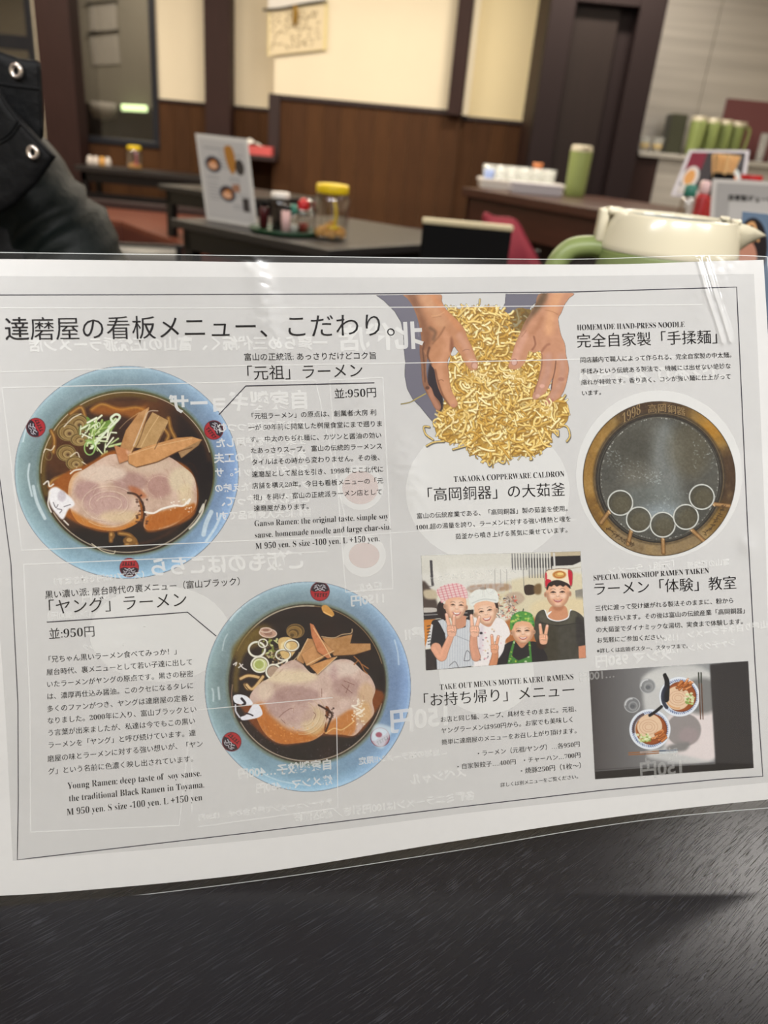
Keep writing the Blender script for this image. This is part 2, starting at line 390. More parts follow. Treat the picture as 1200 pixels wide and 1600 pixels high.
    # glare on the soup
    c.poly([(228, 985), (260, 962), (300, 985), (330, 1010), (350, 1045), (320, 1070), (295, 1115), (265, 1090), (235, 1045)], (238, 236, 240), blur=2)
    c.ell((290, 1005), 20, 26, (190, 180, 190), al=.7, blur=5)
    for P in ([(250, 1035), (262, 1060), (272, 1045)], [(268, 1065), (290, 1070), (280, 1085)], [(300, 1055), (330, 1045)]): c.line(P, 4, (60, 50, 60), al=.7)
    for P in ([(205, 950), (225, 935), (232, 960), (250, 950)], [(300, 1120), (320, 1140)], [(330, 900), (350, 885), (380, 880)], [(235, 990), (225, 1040), (240, 1080)]): c.line(P, 7, (238, 232, 224), al=.9)
    # bamboo shoots
    for P, col in (([(700, 590), (690, 640), (640, 760), (615, 808), (560, 790), (590, 700), (650, 620)], (188, 138, 88)), ([(715, 615), (790, 655), (770, 690), (720, 790), (625, 780), (650, 720)], (184, 146, 96)), ([(590, 815), (690, 775), (830, 735), (900, 730), (948, 745), (900, 775), (830, 800), (740, 845), (640, 872), (605, 855)], (206, 150, 96)), ([(835, 800), (945, 745), (930, 770), (850, 830)], (164, 128, 88)), ([(535, 770), (600, 790), (600, 840), (560, 855)], (196, 132, 88))):
        g = c.poly(P, (86, 52, 26), sm=False, blur=2); g = c.poly([(x, y-3) for x, y in P], col, sm=False, keep=True)
        c.mottle(g, 9, 21, .10)
    for P in ([(690, 600), (640, 740), (612, 800)], [(745, 630), (700, 700), (660, 775)], [(785, 660), (730, 780)], [(600, 815), (720, 775), (900, 735)]): c.line(P, 3, (232, 196, 146), al=.8)
    for P in ([(700, 600), (655, 740), (620, 800)], [(640, 870), (740, 845), (830, 800), (900, 778)], [(770, 700), (725, 785)]): c.line(P, 4, (96, 56, 28), al=.8)
    c.line([(625, 770), (680, 640), (700, 608), (740, 606)], 4, (222, 206, 190), al=.8)
    c.line([(560, 690), (600, 650), (655, 612)], 3, (222, 190, 150), al=.6)
    c.poly([(590, 790), (615, 800), (600, 812)], (236, 190, 160), al=.8, blur=3)
    # bits in the soup at the bottom
    for (x, y, rx, ry) in ((610, 1215, 34, 22), (525, 1190, 14, 18), (600, 1235, 22, 8)): c.ell((x, y), rx, ry, (132, 90, 40), al=.9, blur=3); c.ell((x-4, y-4), rx*.4, ry*.4, (206, 160, 96), al=.8, blur=1)
    c.line([(430, 1228), (480, 1262), (530, 1275), (540, 1262)], 4, (226, 216, 190), al=.9)
    c.tf = None; W_ = (c.a > 0)*1.0; c.mottle(W_, 1.6, 5, .07); c.mottle(W_, 5, 8, .045)
    badge(c, 56, 668, -115); badge(c, 334, 672, 52); badge(c, 202, 887, 180)
    return c

def paint_bowl_black(sc):
    c = Canvas(312, 904, 338, 342, sc)
    rim(c, 481, 1073, 161, 164, 7)
    c.view(3.158, 300, 880)
    for P, w in (([(190, 280), (210, 250), (240, 225)], 10), ([(250, 215), (290, 185), (330, 165)], 5), ([(100, 620), (105, 640), (105, 680)], 8), ([(130, 615), (132, 640), (135, 670)], 10), ([(1000, 380), (1015, 440), (1020, 500)], 6), ([(300, 1010), (420, 1070), (560, 1095)], 5), ([(150, 430), (160, 380), (175, 350)], 5)):
        c.line(P, w, (224, 238, 244), al=.6, blur=3)
    c.tf = None
    c.ell((480, 1068), 127, 128, (112, 124, 112), blur=2.5)
    c.ell((480, 1068), 123.5, 124.5, (66, 62, 50), blur=.6)
    f = c.ell((480, 1068), 121.5, 122.5, (26, 15, 22), keep=True)
    n = c.noise(40, 6)[..., None]
    c.put((0, c.nx, 0, c.ny), f*.8, hexc((40, 20, 20))*n + hexc((14, 9, 16))*(1-n))
    c.line(arc((480, 1068), 120.5, 121.5, 205, 275, 20), 1.8, (214, 202, 176), al=.85)
    c.line(arc((480, 1068), 120.5, 121.5, 275, 345, 20), 1.1, (200, 170, 120), al=.7)
    c.line(arc((480, 1068), 120, 121, 15, 150, 30), 1.8, (190, 176, 156), al=.85)
    c.line(arc((480, 1068), 112, 113, 175, 225, 12), 9, (120, 100, 40), al=.7, blur=3, clip=f)
    c.view(3.158, 300, 880)
    c.poly([(205, 480), (200, 420), (240, 370), (300, 320), (360, 300), (400, 330), (340, 400), (260, 440)], (110, 88, 36), al=.8, blur=10)
    c.poly([(640, 215), (665, 208), (700, 245), (692, 262), (650, 245)], (202, 148, 76)); c.line([(650, 240), (690, 262)], 6, (238, 190, 120))
    for k in range(5): c.ell((510 - k*4, 335 + k*5), 45 - k*8, 36 - k*6, (130, 98, 50) if k % 2 else (84, 62, 30)); c.ell((510 - k*4, 335 + k*5), 43 - k*8, 34 - k*6, (186, 150, 96), ring=2.5, al=.6)
    # green leek and fried bits
    r = Rnd(11)
    for k in range(28):
        x, y = r.u(340, 430), r.u(370, 470); c.line([(x, y), (x + r.u(-35, 35), y + r.u(-30, 30))], r.u(5, 12), [(150, 158, 80), (110, 116, 48), (196, 198, 140), (80, 60, 40)][k % 4])
    for k in range(60): c.ell((r.u(350, 450), r.u(440, 500)), r.u(3, 7), r.u(3, 6), [(60, 38, 28), (120, 88, 50), (196, 176, 140)][k % 3], al=.9)
    for (x, y, rx, ry, rot) in ((375, 345, 45, 24, .1), (365, 330, 30, 14, 0)):
        c.ell((x, y), rx, ry, (190, 150, 130), rot=rot); c.ell((x, y), rx-3, ry-3, (226, 206, 190), ring=4, rot=rot); c.ell((x, y), rx*.5, ry*.5, (150, 110, 96), rot=rot)
    c.poly([(425, 385), (450, 365), (490, 370), (520, 405), (500, 450), (470, 475), (440, 455)], (214, 180, 120)); c.ell((460, 410), 24, 24, (236, 216, 166), blur=5)
    def onion(x, y, rx, ry, wdt, fill=None):
        if fill: c.ell((x, y), rx, ry, fill)
        c.ell((x, y+2), rx, ry, (60, 40, 34), ring=wdt+4, al=.6); c.ell((x, y), rx, ry, (226, 224, 206), ring=wdt)
        c.ell((x-1, y-1), rx, ry, (246, 244, 236), ring=wdt*.35, al=.8)
    onion(320, 425, 40, 36, 10); onion(335, 500, 42, 38, 8, (206, 210, 150)); c.ell((330, 500), 22, 22, (160, 172, 90), al=.8, blur=5); c.ell((332, 500), 26, 24, (232, 234, 200), ring=4)
    onion(402, 535, 36, 35, 9, (176, 150, 130)); onion(450, 452, 36, 26, 7); onion(492, 405, 34, 26, 7); onion(350, 395, 22, 20, 6)
    c.line([(415, 500), (440, 490), (470, 478), (462, 496)], 8, (236, 230, 214))
    for P in ([(240, 570), (280, 555), (340, 570), (330, 610), (280, 620), (262, 600)], [(350, 560), (300, 620), (270, 600)]):
        c.line(P, 22, (90, 60, 30)); c.line(P, 12, (216, 180, 126))
    for P in ([(205, 500), (220, 490), (215, 505)], [(235, 495), (250, 515), (268, 525)], [(230, 515), (250, 500)]): c.line(P, 6, (226, 220, 216))
    # roast pork
    c.poly([(280, 660), (260, 740), (330, 830), (430, 895), (560, 885), (655, 850), (800, 855), (890, 760), (905, 620)], (120, 60, 20), blur=5)
    M = c.poly([(285, 670), (300, 630), (340, 590), (390, 560), (440, 505), (520, 478), (600, 545), (700, 482), (780, 478), (840, 530), (880, 560), (905, 620), (890, 680), (898, 740), (850, 800), (800, 850), (740, 845), (660, 840), (655, 800), (680, 730), (660, 705), (662, 770), (655, 830), (600, 872), (540, 885), (440, 890), (380, 860), (340, 810), (310, 740)], (206, 178, 166), keep=True)
    c.mottle(M, 14, 13, .16, (1, 1.1, 1.2))
    c.poly([(300, 720), (350, 690), (400, 760), (480, 820), (580, 830), (640, 800), (665, 830), (560, 895), (430, 900), (340, 830)], (188, 108, 40), al=.95, blur=10, clip=M)
    c.poly([(660, 800), (720, 760), (790, 720), (810, 770), (790, 850), (660, 850)], (190, 116, 52), al=.9, blur=6, clip=M)
    for (x, y, rx, ry, col, al) in ((520, 650, 110, 40, (166, 132, 128), .7), (420, 700, 60, 60, (170, 136, 132), .6), (760, 610, 70, 50, (172, 138, 132), .7), (480, 560, 140, 34, (230, 212, 178), .8), (360, 630, 40, 44, (226, 206, 184), .7), (740, 520, 90, 34, (222, 204, 192), .8), (600, 780, 60, 70, (220, 196, 150), .7), (520, 740, 90, 50, (190, 158, 152), .7), (860, 650, 40, 60, (206, 170, 130), .7), (850, 740, 40, 50, (214, 168, 110), .7), (700, 540, 20, 40, (170, 130, 130), .5)):
        c.ell((x, y), rx, ry, col, al=al, blur=13, clip=M)
    for (a0, a1, rx, ry) in ((-60, 100, 60, 60), (-50, 110, 85, 85), (-40, 100, 110, 105)):
        c.line(arc((545, 740), rx, ry, a0, a1, 12), 4, (232, 212, 180), al=.5, blur=1.5, clip=M); c.line(arc((548, 744), rx, ry, a0, a1, 12), 2, (140, 90, 60), al=.4, clip=M)
    for P in ([(430, 760), (450, 740), (480, 720), (500, 715)], [(440, 770), (460, 790)], [(600, 735), (610, 750), (600, 770)], [(740, 600), (770, 625), (790, 640)], [(760, 640), (775, 600)], [(640, 620), (640, 660)], [(750, 580), (800, 600)]): c.line(P, 3, (110, 66, 58), al=.7, clip=M)
    for k in range(260):
        x, y = r.u(290, 900), r.u(490, 880); q = math.atan2(y - 740, x - 545) + math.pi/2 + r.u(-.3, .3); L_ = r.u(10, 36)
        c.line([(x, y), (x + L_*math.cos(q), y + L_*math.sin(q))], r.u(1.5, 3.5), [(240, 224, 206), (150, 104, 92), (226, 200, 176), (176, 130, 112)][k % 4], al=r.u(.12, .34), clip=M)
    c.line([(625, 700), (660, 720), (690, 745), (675, 790), (660, 830)], 9, (50, 28, 24), al=.9, blur=1.5)
    for k in range(30): c.ell((r.u(655, 700), r.u(715, 770)), r.u(2, 5), r.u(2, 5), (50, 28, 24), al=.7)
    for k in range(50):
        c.ell((r.u(790, 850), r.u(670, 800)), r.u(2, 6), r.u(2, 4), (246, 236, 214), al=.7)
        c.ell((r.u(330, 620), r.u(790, 880)), r.u(2, 5), r.u(2, 4), (236, 170, 96), al=.5, clip=M)
    c.line([(820, 670), (815, 700), (790, 705), (840, 730), (810, 745), (850, 720)], 7, (248, 240, 226), al=.85)
    c.line([(660, 840), (700, 815), (740, 822), (800, 780)], 5, (246, 214, 150), al=.7)
    # bamboo shoots
    for P, col in (([(640, 370), (700, 375), (790, 355), (800, 320), (780, 400), (880, 400), (882, 430), (800, 455), (700, 460)], (178, 130, 82)), ([(515, 480), (570, 375), (610, 380), (640, 400), (560, 480), (550, 500)], (186, 136, 88)), ([(540, 455), (640, 380), (700, 440), (590, 505), (565, 510)], (196, 142, 92)), ([(580, 510), (690, 470), (715, 465), (620, 552)], (206, 148, 92)), ([(582, 300), (600, 308), (640, 380), (688, 468), (670, 474), (620, 440), (590, 360)], (200, 126, 84))):
        c.poly(P, (70, 40, 22), sm=False, blur=3); g = c.poly([(x, y-4) for x, y in P], col, sm=False, keep=True); c.mottle(g, 8, 31, .12)
    for P in ([(640, 362), (700, 368), (740, 352), (785, 345), (790, 325)], [(520, 470), (572, 372)], [(565, 502), (640, 462), (700, 432)], [(600, 320), (650, 400), (684, 462)], [(620, 548), (715, 462)], [(500, 480), (520, 460), (530, 440)]): c.line(P, 4, (236, 206, 160), al=.85)
    for P in ([(800, 460), (830, 490), (850, 530), (865, 545)], [(820, 480), (800, 500)], [(840, 500), (870, 520)]): c.line(P, 6, (170, 110, 62), al=.9)
    # glare on the black soup
    c.poly([(205, 655), (240, 648), (275, 660), (300, 690), (280, 700), (215, 690)], (236, 238, 246)); c.poly([(240, 760), (270, 745), (300, 700), (330, 700), (348, 740), (330, 760), (290, 770), (250, 775)], (232, 232, 240))
    c.line([(245, 668), (262, 690), (250, 700)], 12, (30, 22, 34)); c.line([(265, 740), (285, 745), (300, 752)], 7, (40, 30, 40)); c.line([(215, 700), (216, 730), (235, 760)], 8, (226, 226, 236), al=.9)
    c.line([(200, 600), (196, 660), (210, 760)], 5, (170, 140, 120), al=.7)
    for k in range(90):
        a = r.u(40, 150); q = r.u(.83, .97); c.ell((568 + 385*q*math.cos(math.radians(a)), 594 + 388*q*math.sin(math.radians(a))), 2, 2, (150, 130, 150), al=r.u(.2, .7))
    c.tf = None; W_ = (c.a > 0)*1.0; c.mottle(W_, 1.6, 5, .07); c.mottle(W_, 5, 8, .045)
    badge(c, 500, 924, 180+180); badge(c, 362, 1159, 222); badge(c, 594, 1152, -30, washed=True)
    return c
def inside(f, c, x, y):
    p = c.T([(x, y)])[0]; j = int((p[0]-c.x0)*c.sc); i = int((p[1]-c.y0)*c.sc)
    return 0 <= i < c.ny and 0 <= j < c.nx and f[i, j] > .5

def skin(c, P, base, shades=(), seed=1, solid=True):
    c.poly(P, (92, 62, 44), solid=solid)
    f = c.poly(P, base, solid=solid, keep=True)
    for kind, Q, w, col, al, bl in shades:
        if kind == 'l': c.line(Q, w, col, al=al, blur=bl, clip=f)
        elif kind == 'p': c.poly(Q, col, al=al, blur=bl, clip=f)
        else: c.ell(Q[0], Q[1][0], Q[1][1], col, al=al, blur=bl, clip=f)
    c.mottle(f, 7, seed, .07)
    return f

def paint_noodles(sc):
    c = Canvas(584, 456, 322, 276, sc)
    c.view(3.529, 580, 440)
    top = 68
    # the grey cast shade printed round the arms
    g = (112, 110, 124)
    c.poly([(18, top), (70, 105), (130, 165), (165, 225), (178, 290), (180, 370), (188, 440), (185, 520), (198, 590), (230, 650), (270, 690), (310, 740), (345, 780), (380, 740), (390, 600), (330, 300), (240, 150), (200, top)], g, solid=True, sm=False)
    c.poly([(742, top), (738, 120), (720, 155), (700, 190), (760, 230), (850, 200), (880, 140), (960, top)], g, solid=True, sm=False)
    for P in ([(255, 230), (262, 300)], [(235, 240), (238, 300)]): c.line(P, 8, (146, 144, 156), al=.4)
    # heap of noodles
    H = [(425, 160), (450, 140), (490, 150), (540, 138), (600, 145), (650, 135), (700, 150), (745, 170), (760, 200), (800, 150), (850, 150), (890, 170), (900, 300), (920, 380), (935, 450), (960, 560), (1010, 620), (1060, 640), (1085, 690), (1085, 760), (1050, 800), (1000, 830), (990, 880), (950, 930), (880, 965), (800, 960), (740, 985), (700, 990), (640, 1000), (590, 960), (540, 950), (520, 900), (440, 890), (380, 870), (350, 800), (370, 740), (400, 660), (420, 560), (430, 440), (500, 380), (520, 300), (470, 230)]
    f = c.poly(H, (186, 146, 66), solid=True, keep=True)
    n = c.noise(30, 2); c.put((0, c.nx, 0, c.ny), f*np.clip((n-.45)*2.2, 0, 1), (146, 108, 40), .7)
    c.poly([(762, 190), (800, 150), (890, 160), (880, 250), (800, 340), (775, 300)], (104, 84, 48), al=.95, blur=8, clip=f)
    r = Rnd(31)
    cols = [(240, 212, 140), (226, 192, 112), (246, 224, 164), (214, 176, 92), (236, 204, 128), (200, 156, 70), (250, 232, 180)]
    for layer in range(3):
        for k in range((620, 680, 620)[layer]):
            x, y = r.u(350, 1090), r.u(138, 1000)
            if not inside(f, c, x, y): continue
            a = math.atan2(y - 420, x - 700) + math.pi/2*(1 if r.u(0, 1) < .5 else 0) + r.u(-.8, .8)
            L = r.u(24, 80) if r.u(0, 1) < .86 else r.u(80, 140); w = r.u(6.5, 11)
            ex, ey = x + L*.8*math.cos(a), y + L*.8*math.sin(a)
            if not inside(f, c, ex, ey): L *= .4
            P = []; px, py = x, y; cv = r.u(-.05, .05)
            for s in range(6):
                P.append((px, py)); px += math.cos(a)*L/5; py += math.sin(a)*L/5; a += cv*L/5*.6 + r.u(-.35, .35)
            sh = 780 < x < 900 and y < 330 and x > 770
            col = np.array(cols[k % 7], float)
            if layer == 0: col = col*.82
            if x > 765 and y < 300 - (x-765)*.3 and x < 890: col = col*.58
            c.line([(px+3, py+5) for px, py in P], w+4, (134, 94, 34), al=.55 if layer else .35, sm=False)
            c.line(P, w, tuple(col), solid=True, sm=False)
            c.line([(px-2, py-2) for px, py in P], w*.35, tuple(np.minimum(col*1.12, 255)), al=.8, sm=False)
    # stray noodle ends at the rim
    for P in ([(340, 870), (300, 840), (290, 800), (320, 800)], [(305, 905), (345, 885), (400, 880)], [(1040, 790), (1080, 800), (1095, 850), (1078, 880)], [(1010, 830), (1030, 850), (1030, 820)], [(860, 940), (885, 975), (875, 980)], [(450, 925), (520, 905)], [(700, 985), (730, 1000), (740, 970)], [(640, 990), (650, 1015), (665, 1000)], [(1060, 640), (1070, 625)], [(420, 160), (440, 150), (470, 160)], [(480, 190), (520, 150)]):
        c.line([(x+3, y+5) for x, y in P], 12, (120, 92, 50), al=.6, solid=True); c.line(P, 9, (226, 196, 122), solid=True)
    c.line([(165, 675), (215, 665), (250, 645), (300, 618)], 5, (190, 170, 80), solid=True); c.line([(235, 305), (250, 330), (300, 350)], 6, (170, 150, 60), solid=True)
    # left arm and hand: crop 7.5x at (620, 450)
    c.view(7.5, 620, 450)
    c.poly([(390, 880), (450, 930), (520, 1180), (545, 1380), (500, 1440), (400, 1240), (360, 1080)], (44, 36, 44), blur=4, solid=True)
    br = (118, 76, 52); mid = (190, 134, 98); lt = (214, 164, 126)
    skin(c, [(280, 640), (270, 760), (285, 900), (300, 1100), (330, 1190), (400, 1320), (440, 1400), (490, 1440), (518, 1400), (500, 1330), (440, 1260), (410, 1180), (360, 1100), (345, 900), (380, 700)], (140, 96, 72), [('l', [(300, 700), (320, 900), (330, 1100)], 12, (86, 54, 40), .8, 4), ('l', [(350, 700), (345, 900), (360, 1090)], 10, (176, 126, 92), .7, 4), ('l', [(380, 1180), (420, 1290), (480, 1400)], 60, (186, 132, 108), .8, 14), ('e', ((360, 1170), (24, 20)), 0, (80, 50, 38), .8, 4)], 3)
    LH = [(95, 68), (490, 68), (530, 160), (580, 250), (650, 320), (720, 390), (790, 480), (830, 590), (880, 690), (920, 800), (950, 880), (945, 940), (900, 972), (850, 950), (800, 880), (760, 800), (700, 720), (670, 690), (630, 780), (600, 850), (605, 950), (620, 1100), (650, 1220), (700, 1310), (712, 1370), (670, 1405), (610, 1370), (540, 1280), (490, 1180), (460, 1070), (440, 960), (400, 900), (360, 820), (300, 700), (285, 560), (250, 380), (190, 220), (130, 130)]
    skin(c, LH, mid, [
        ('p', [(95, 60), (230, 60), (290, 260), (360, 420), (420, 560), (380, 700), (300, 760), (270, 560), (220, 300)], 0, br, .75, 30),
        ('l', [(300, 60), (400, 220), (520, 420)], 120, lt, .55, 40), ('l', [(400, 60), (500, 200), (620, 330), (730, 470)], 60, (206, 140, 96), .7, 20),
        ('l', [(560, 560), (600, 660), (560, 800), (500, 900), (520, 1050), (580, 1200), (650, 1330)], 90, (208, 152, 118), .8, 30),
        ('p', [(640, 560), (670, 700), (650, 760), (620, 720)], 0, (128, 78, 56), .8, 8),
        ('l', [(740, 560), (820, 720), (890, 880)], 80, (206, 154, 128), .85, 25),
        ('l', [(380, 700), (360, 800), (400, 900)], 26, (90, 56, 40), .8, 8), ('l', [(320, 640), (310, 720)], 18, (88, 56, 42), .7, 6),
        ('l', [(420, 650), (500, 560), (560, 460)], 16, (112, 72, 48), .5, 10), ('l', [(390, 470), (450, 520), (430, 600)], 40, (100, 74, 56), .6, 16),
        ('l', [(450, 960), (480, 1090), (540, 1260), (610, 1370)], 22, (110, 68, 50), .7, 8), ('l', [(600, 860), (610, 1000), (640, 1180)], 14, (120, 74, 56), .6, 6),
        ('l', [(480, 1090), (520, 1075), (550, 1090)], 8, (120, 74, 54), .6, 3), ('l', [(770, 740), (810, 720), (850, 725)], 8, (140, 94, 78), .7, 3), ('l', [(830, 870), (870, 835), (930, 850)], 10, (222, 180, 158), .8, 3),
        ('l', [(410, 330), (480, 320), (560, 280)], 6, (226, 176, 130), .8, 2), ('l', [(420, 350), (520, 330)], 5, (140, 90, 60), .5, 2)], 5)
    c.ell((905, 905), 38, 42, (178, 128, 108)); c.ell((912, 912), 30, 34, (212, 166, 146)); c.ell((660, 1375), 26, 16, (196, 138, 120), al=.8, blur=4)
    # right arm and hand: crop 8.42x at (770, 450)
    c.view(8.42, 770, 450)
    RH = [(640, 66), (1050, 66), (1000, 140), (940, 230), (900, 330), (865, 390), (870, 480), (900, 620), (950, 740), (965, 880), (1000, 1040), (990, 1160), (950, 1320), (890, 1430), (790, 1500), (710, 1540), (685, 1500), (720, 1430), (760, 1370), (770, 1260), (790, 1180), (740, 1290), (690, 1380), (620, 1430), (560, 1470), (525, 1450), (535, 1380), (580, 1260), (615, 1130), (635, 1000), (640, 900), (620, 830), (540, 850), (480, 830), (450, 900), (420, 980), (370, 1040), (300, 1070), (230, 1065), (205, 1020), (240, 930), (270, 820), (310, 700), (360, 590), (420, 450), (490, 340), (560, 210)]
    skin(c, RH, (196, 142, 112), [
        ('p', [(640, 60), (720, 60), (690, 180), (600, 300), (500, 400), (400, 560), (340, 700), (380, 560), (480, 340)], 0, (96, 76, 56), .9, 22),
        ('l', [(860, 70), (800, 220), (760, 380), (740, 560)], 130, (222, 166, 124), .7, 40), ('l', [(640, 400), (560, 560), (430, 620)], 60, (170, 116, 84), .5, 24),
        ('l', [(420, 620), (350, 780), (290, 960)], 90, (212, 160, 138), .8, 26), ('l', [(540, 640), (560, 740), (520, 810)], 22, (132, 82, 62), .7, 8),
        ('l', [(640, 840), (700, 760), (740, 740)], 30, (150, 96, 74), .7, 12), ('l', [(830, 960), (815, 1090), (790, 1200), (770, 1330)], 12, (96, 62, 52), .9, 3),
        ('l', [(730, 900), (720, 1100), (640, 1300), (570, 1420)], 90, (188, 142, 124), .8, 30), ('l', [(900, 900), (920, 1080), (880, 1260), (780, 1440)], 80, (192, 146, 126), .8, 30),
        ('l', [(640, 880), (640, 1020), (600, 1180), (545, 1360)], 26, (120, 80, 66), .6, 8), ('e', ((650, 1290), (34, 26)), 0, (228, 176, 160), .8, 8), ('e', ((590, 1420), (30, 24)), 0, (226, 180, 166), .7, 6),
        ('e', ((900, 1200), (40, 26)), 0, (146, 92, 78), .5, 10), ('l', [(780, 1480), (720, 1500)], 40, (176, 104, 96), .7, 10), ('l', [(680, 290), (780, 310), (860, 350)], 6, (150, 98, 66), .6, 2), ('l', [(380, 640), (420, 590), (440, 560)], 10, (132, 84, 62), .5, 4)], 6)
    c.ell((285, 975), 42, 46, (160, 106, 92), rot=.3); c.ell((282, 978), 34, 38, (212, 172, 160), rot=.3)
    c.view(3.529, 580, 440)
    for k in range(60):     # a few noodles lying over the finger tips
        x, y = [(r.u(430, 520), r.u(690, 760)), (r.u(880, 1000), r.u(640, 720)), (r.u(520, 640), r.u(480, 540)), (r.u(760, 850), r.u(490, 540))][k % 4]
        a = r.u(0, 3); c.line([(x, y), (x + 22*math.cos(a), y + 22*math.sin(a)), (x + 40*math.cos(a+.5), y + 40*math.sin(a+.5))], 12, (140, 100, 40), al=.5); c.line([(x, y), (x + 22*math.cos(a), y + 22*math.sin(a)), (x + 40*math.cos(a+.5), y + 40*math.sin(a+.5))], 9, cols[k % 7])
    c.tf = None
    c.a *= np.clip((c.YY - 459.3 + .012*(c.XX-760))*c.sc + .5, 0, 1)
    return c

def paint_cauldron(sc):
    c = Canvas(905, 622, 250, 250, sc)
    c.view(3.6375, 880, 440)
    def E(x, y, rx, ry, *a, **k): return c.ell((x, y), rx, ry, *a, **k)
    f = E(546, 1120, 434, 440, (126, 98, 52), solid=True, keep=True)
    ang = np.degrees(np.arctan2(c.YY - (440+1120/3.6375), c.XX - (880+546/3.6375)))
    n = c.noise(18, 3); n2 = c.noise(40, 9)
    def seg(a, b, soft=14): return np.clip((ang-a)/soft, 0, 1)*np.clip((b-ang)/soft, 0, 1)
    B = (0, c.nx, 0, c.ny)
    c.put(B, f*(seg(-130, -62) + seg(-30, 30))*.9, (66, 50, 40)); c.put(B, f*seg(-62, -25)*.8, (176, 124, 40)); c.put(B, f*(np.clip((abs(ang)-128)/14, 0, 1))*.7, (158, 118, 56)); c.put(B, f*seg(40, 140)*.8, (140, 122, 96))
    c.put(B, f*np.clip((n-.5)*3, 0, 1)*.5, (84, 60, 34)); c.put(B, f*np.clip((.45-n)*3, 0, 1)*.35, (190, 158, 100))
    E(546, 1120, 432, 438, (72, 54, 34), ring=5, al=.8)
    E(546, 1115, 374, 378, (58, 50, 42), blur=10); E(546, 1118, 366, 370, (150, 126, 88), ring=3, al=.7)
    E(546, 1122, 355, 362, (46, 44, 42)); E(546, 1122, 348, 352, (124, 118, 104), ring=3, al=.6)
    g = E(548, 1120, 334, 345, (72, 72, 68), keep=True)
    c.put(B, g*np.clip((n2-.3)*1.5, 0, 1), (104, 102, 94), .75)
    for (x, y, rx, ry, col, al) in ((580, 1060, 90, 260, (140, 146, 146), .55), (500, 1260, 200, 120, (116, 122, 120), .6), (560, 1330, 130, 60, (160, 174, 184), .6), (380, 950, 120, 140, (76, 74, 66), .6), (720, 950, 120, 160, (96, 88, 68), .5), (420, 1100, 100, 60, (130, 126, 116), .35)):
        E(x, y, rx, ry, col, al=al, blur=40, clip=g)
    E(548, 1120, 336, 347, (150, 146, 132), ring=2.5, al=.7)
    r = Rnd(5)
    for k in range(150):
        a = r.u(0, 6.28); c.ell((548 + 332*math.cos(a), 1120 + 343*math.sin(a)), 2.5, 2.5, (214, 216, 210), al=r.u(.2, .8))
    for k in range(240):
        x, y = [(r.u(470, 560), r.u(1080, 1150)), (r.u(740, 860), r.u(900, 1060)), (r.u(440, 700), r.u(1200, 1320)), (r.u(300, 480), r.u(1000, 1120)), (r.u(250, 330), r.u(960, 1060))][k % 5]
        c.line([(x, y), (x + r.u(-9, 9), y + r.u(-5, 5))], 2.6, (196, 206, 206), al=r.u(.2, .75), clip=g)
    # strainers with wooden handles
    for (x, y), (hx, hy), (ex, ey) in (((325, 1258), (262, 1306), (215, 1370)), ((430, 1352), (388, 1410), (368, 1492)), ((566, 1382), (566, 1455), (570, 1540)), ((698, 1338), (725, 1405), (800, 1475)), ((788, 1224), (855, 1264), (945, 1275))):
        c.line([(hx, hy), (ex, ey)], 26, (70, 48, 30), al=.8); c.line([(hx, hy), (ex, ey)], 20, (146, 110, 70)); c.line([(hx, hy), (ex, ey)], 5, (196, 160, 112), al=.7)
        c.line([(hx-4, hy), (hx+5, hy+12)], 7, (222, 190, 150), al=.8)
        E(x, y, 70, 70, (74, 70, 58), al=.75); E(x+8, y+8, 52, 50, (96, 90, 72), al=.6, blur=10)
        for k in range(26): c.line([(x + r.u(-50, 50), y + r.u(-50, 50))]*2, 4, (140, 134, 110), al=.35)
        E(x, y+2, 70, 70, (40, 38, 36), ring=11, al=.6); E(x, y, 70, 70, (188, 190, 184), ring=8); E(x-1, y-1, 70, 70, (228, 230, 226), ring=2.5)
    # raised lettering on the copper edge, lower left and right
    for base, lo, hi in ((148, 112, 136), (30, 24, 50)):
        for k in range(9):
            a = math.radians(lo + (hi-lo)*k/8); x, y = 546 + 400*math.cos(a), 1120 + 405*math.sin(a)
            for q in range(4):
                c.line([(x + r.u(-14, 14), y + r.u(-14, 14)), (x + r.u(-14, 14), y + r.u(-14, 14))], 4, (62, 46, 32), al=.8)
    c.mottle(f, 2.2, 4, .10)
    c.tf = None
    return c

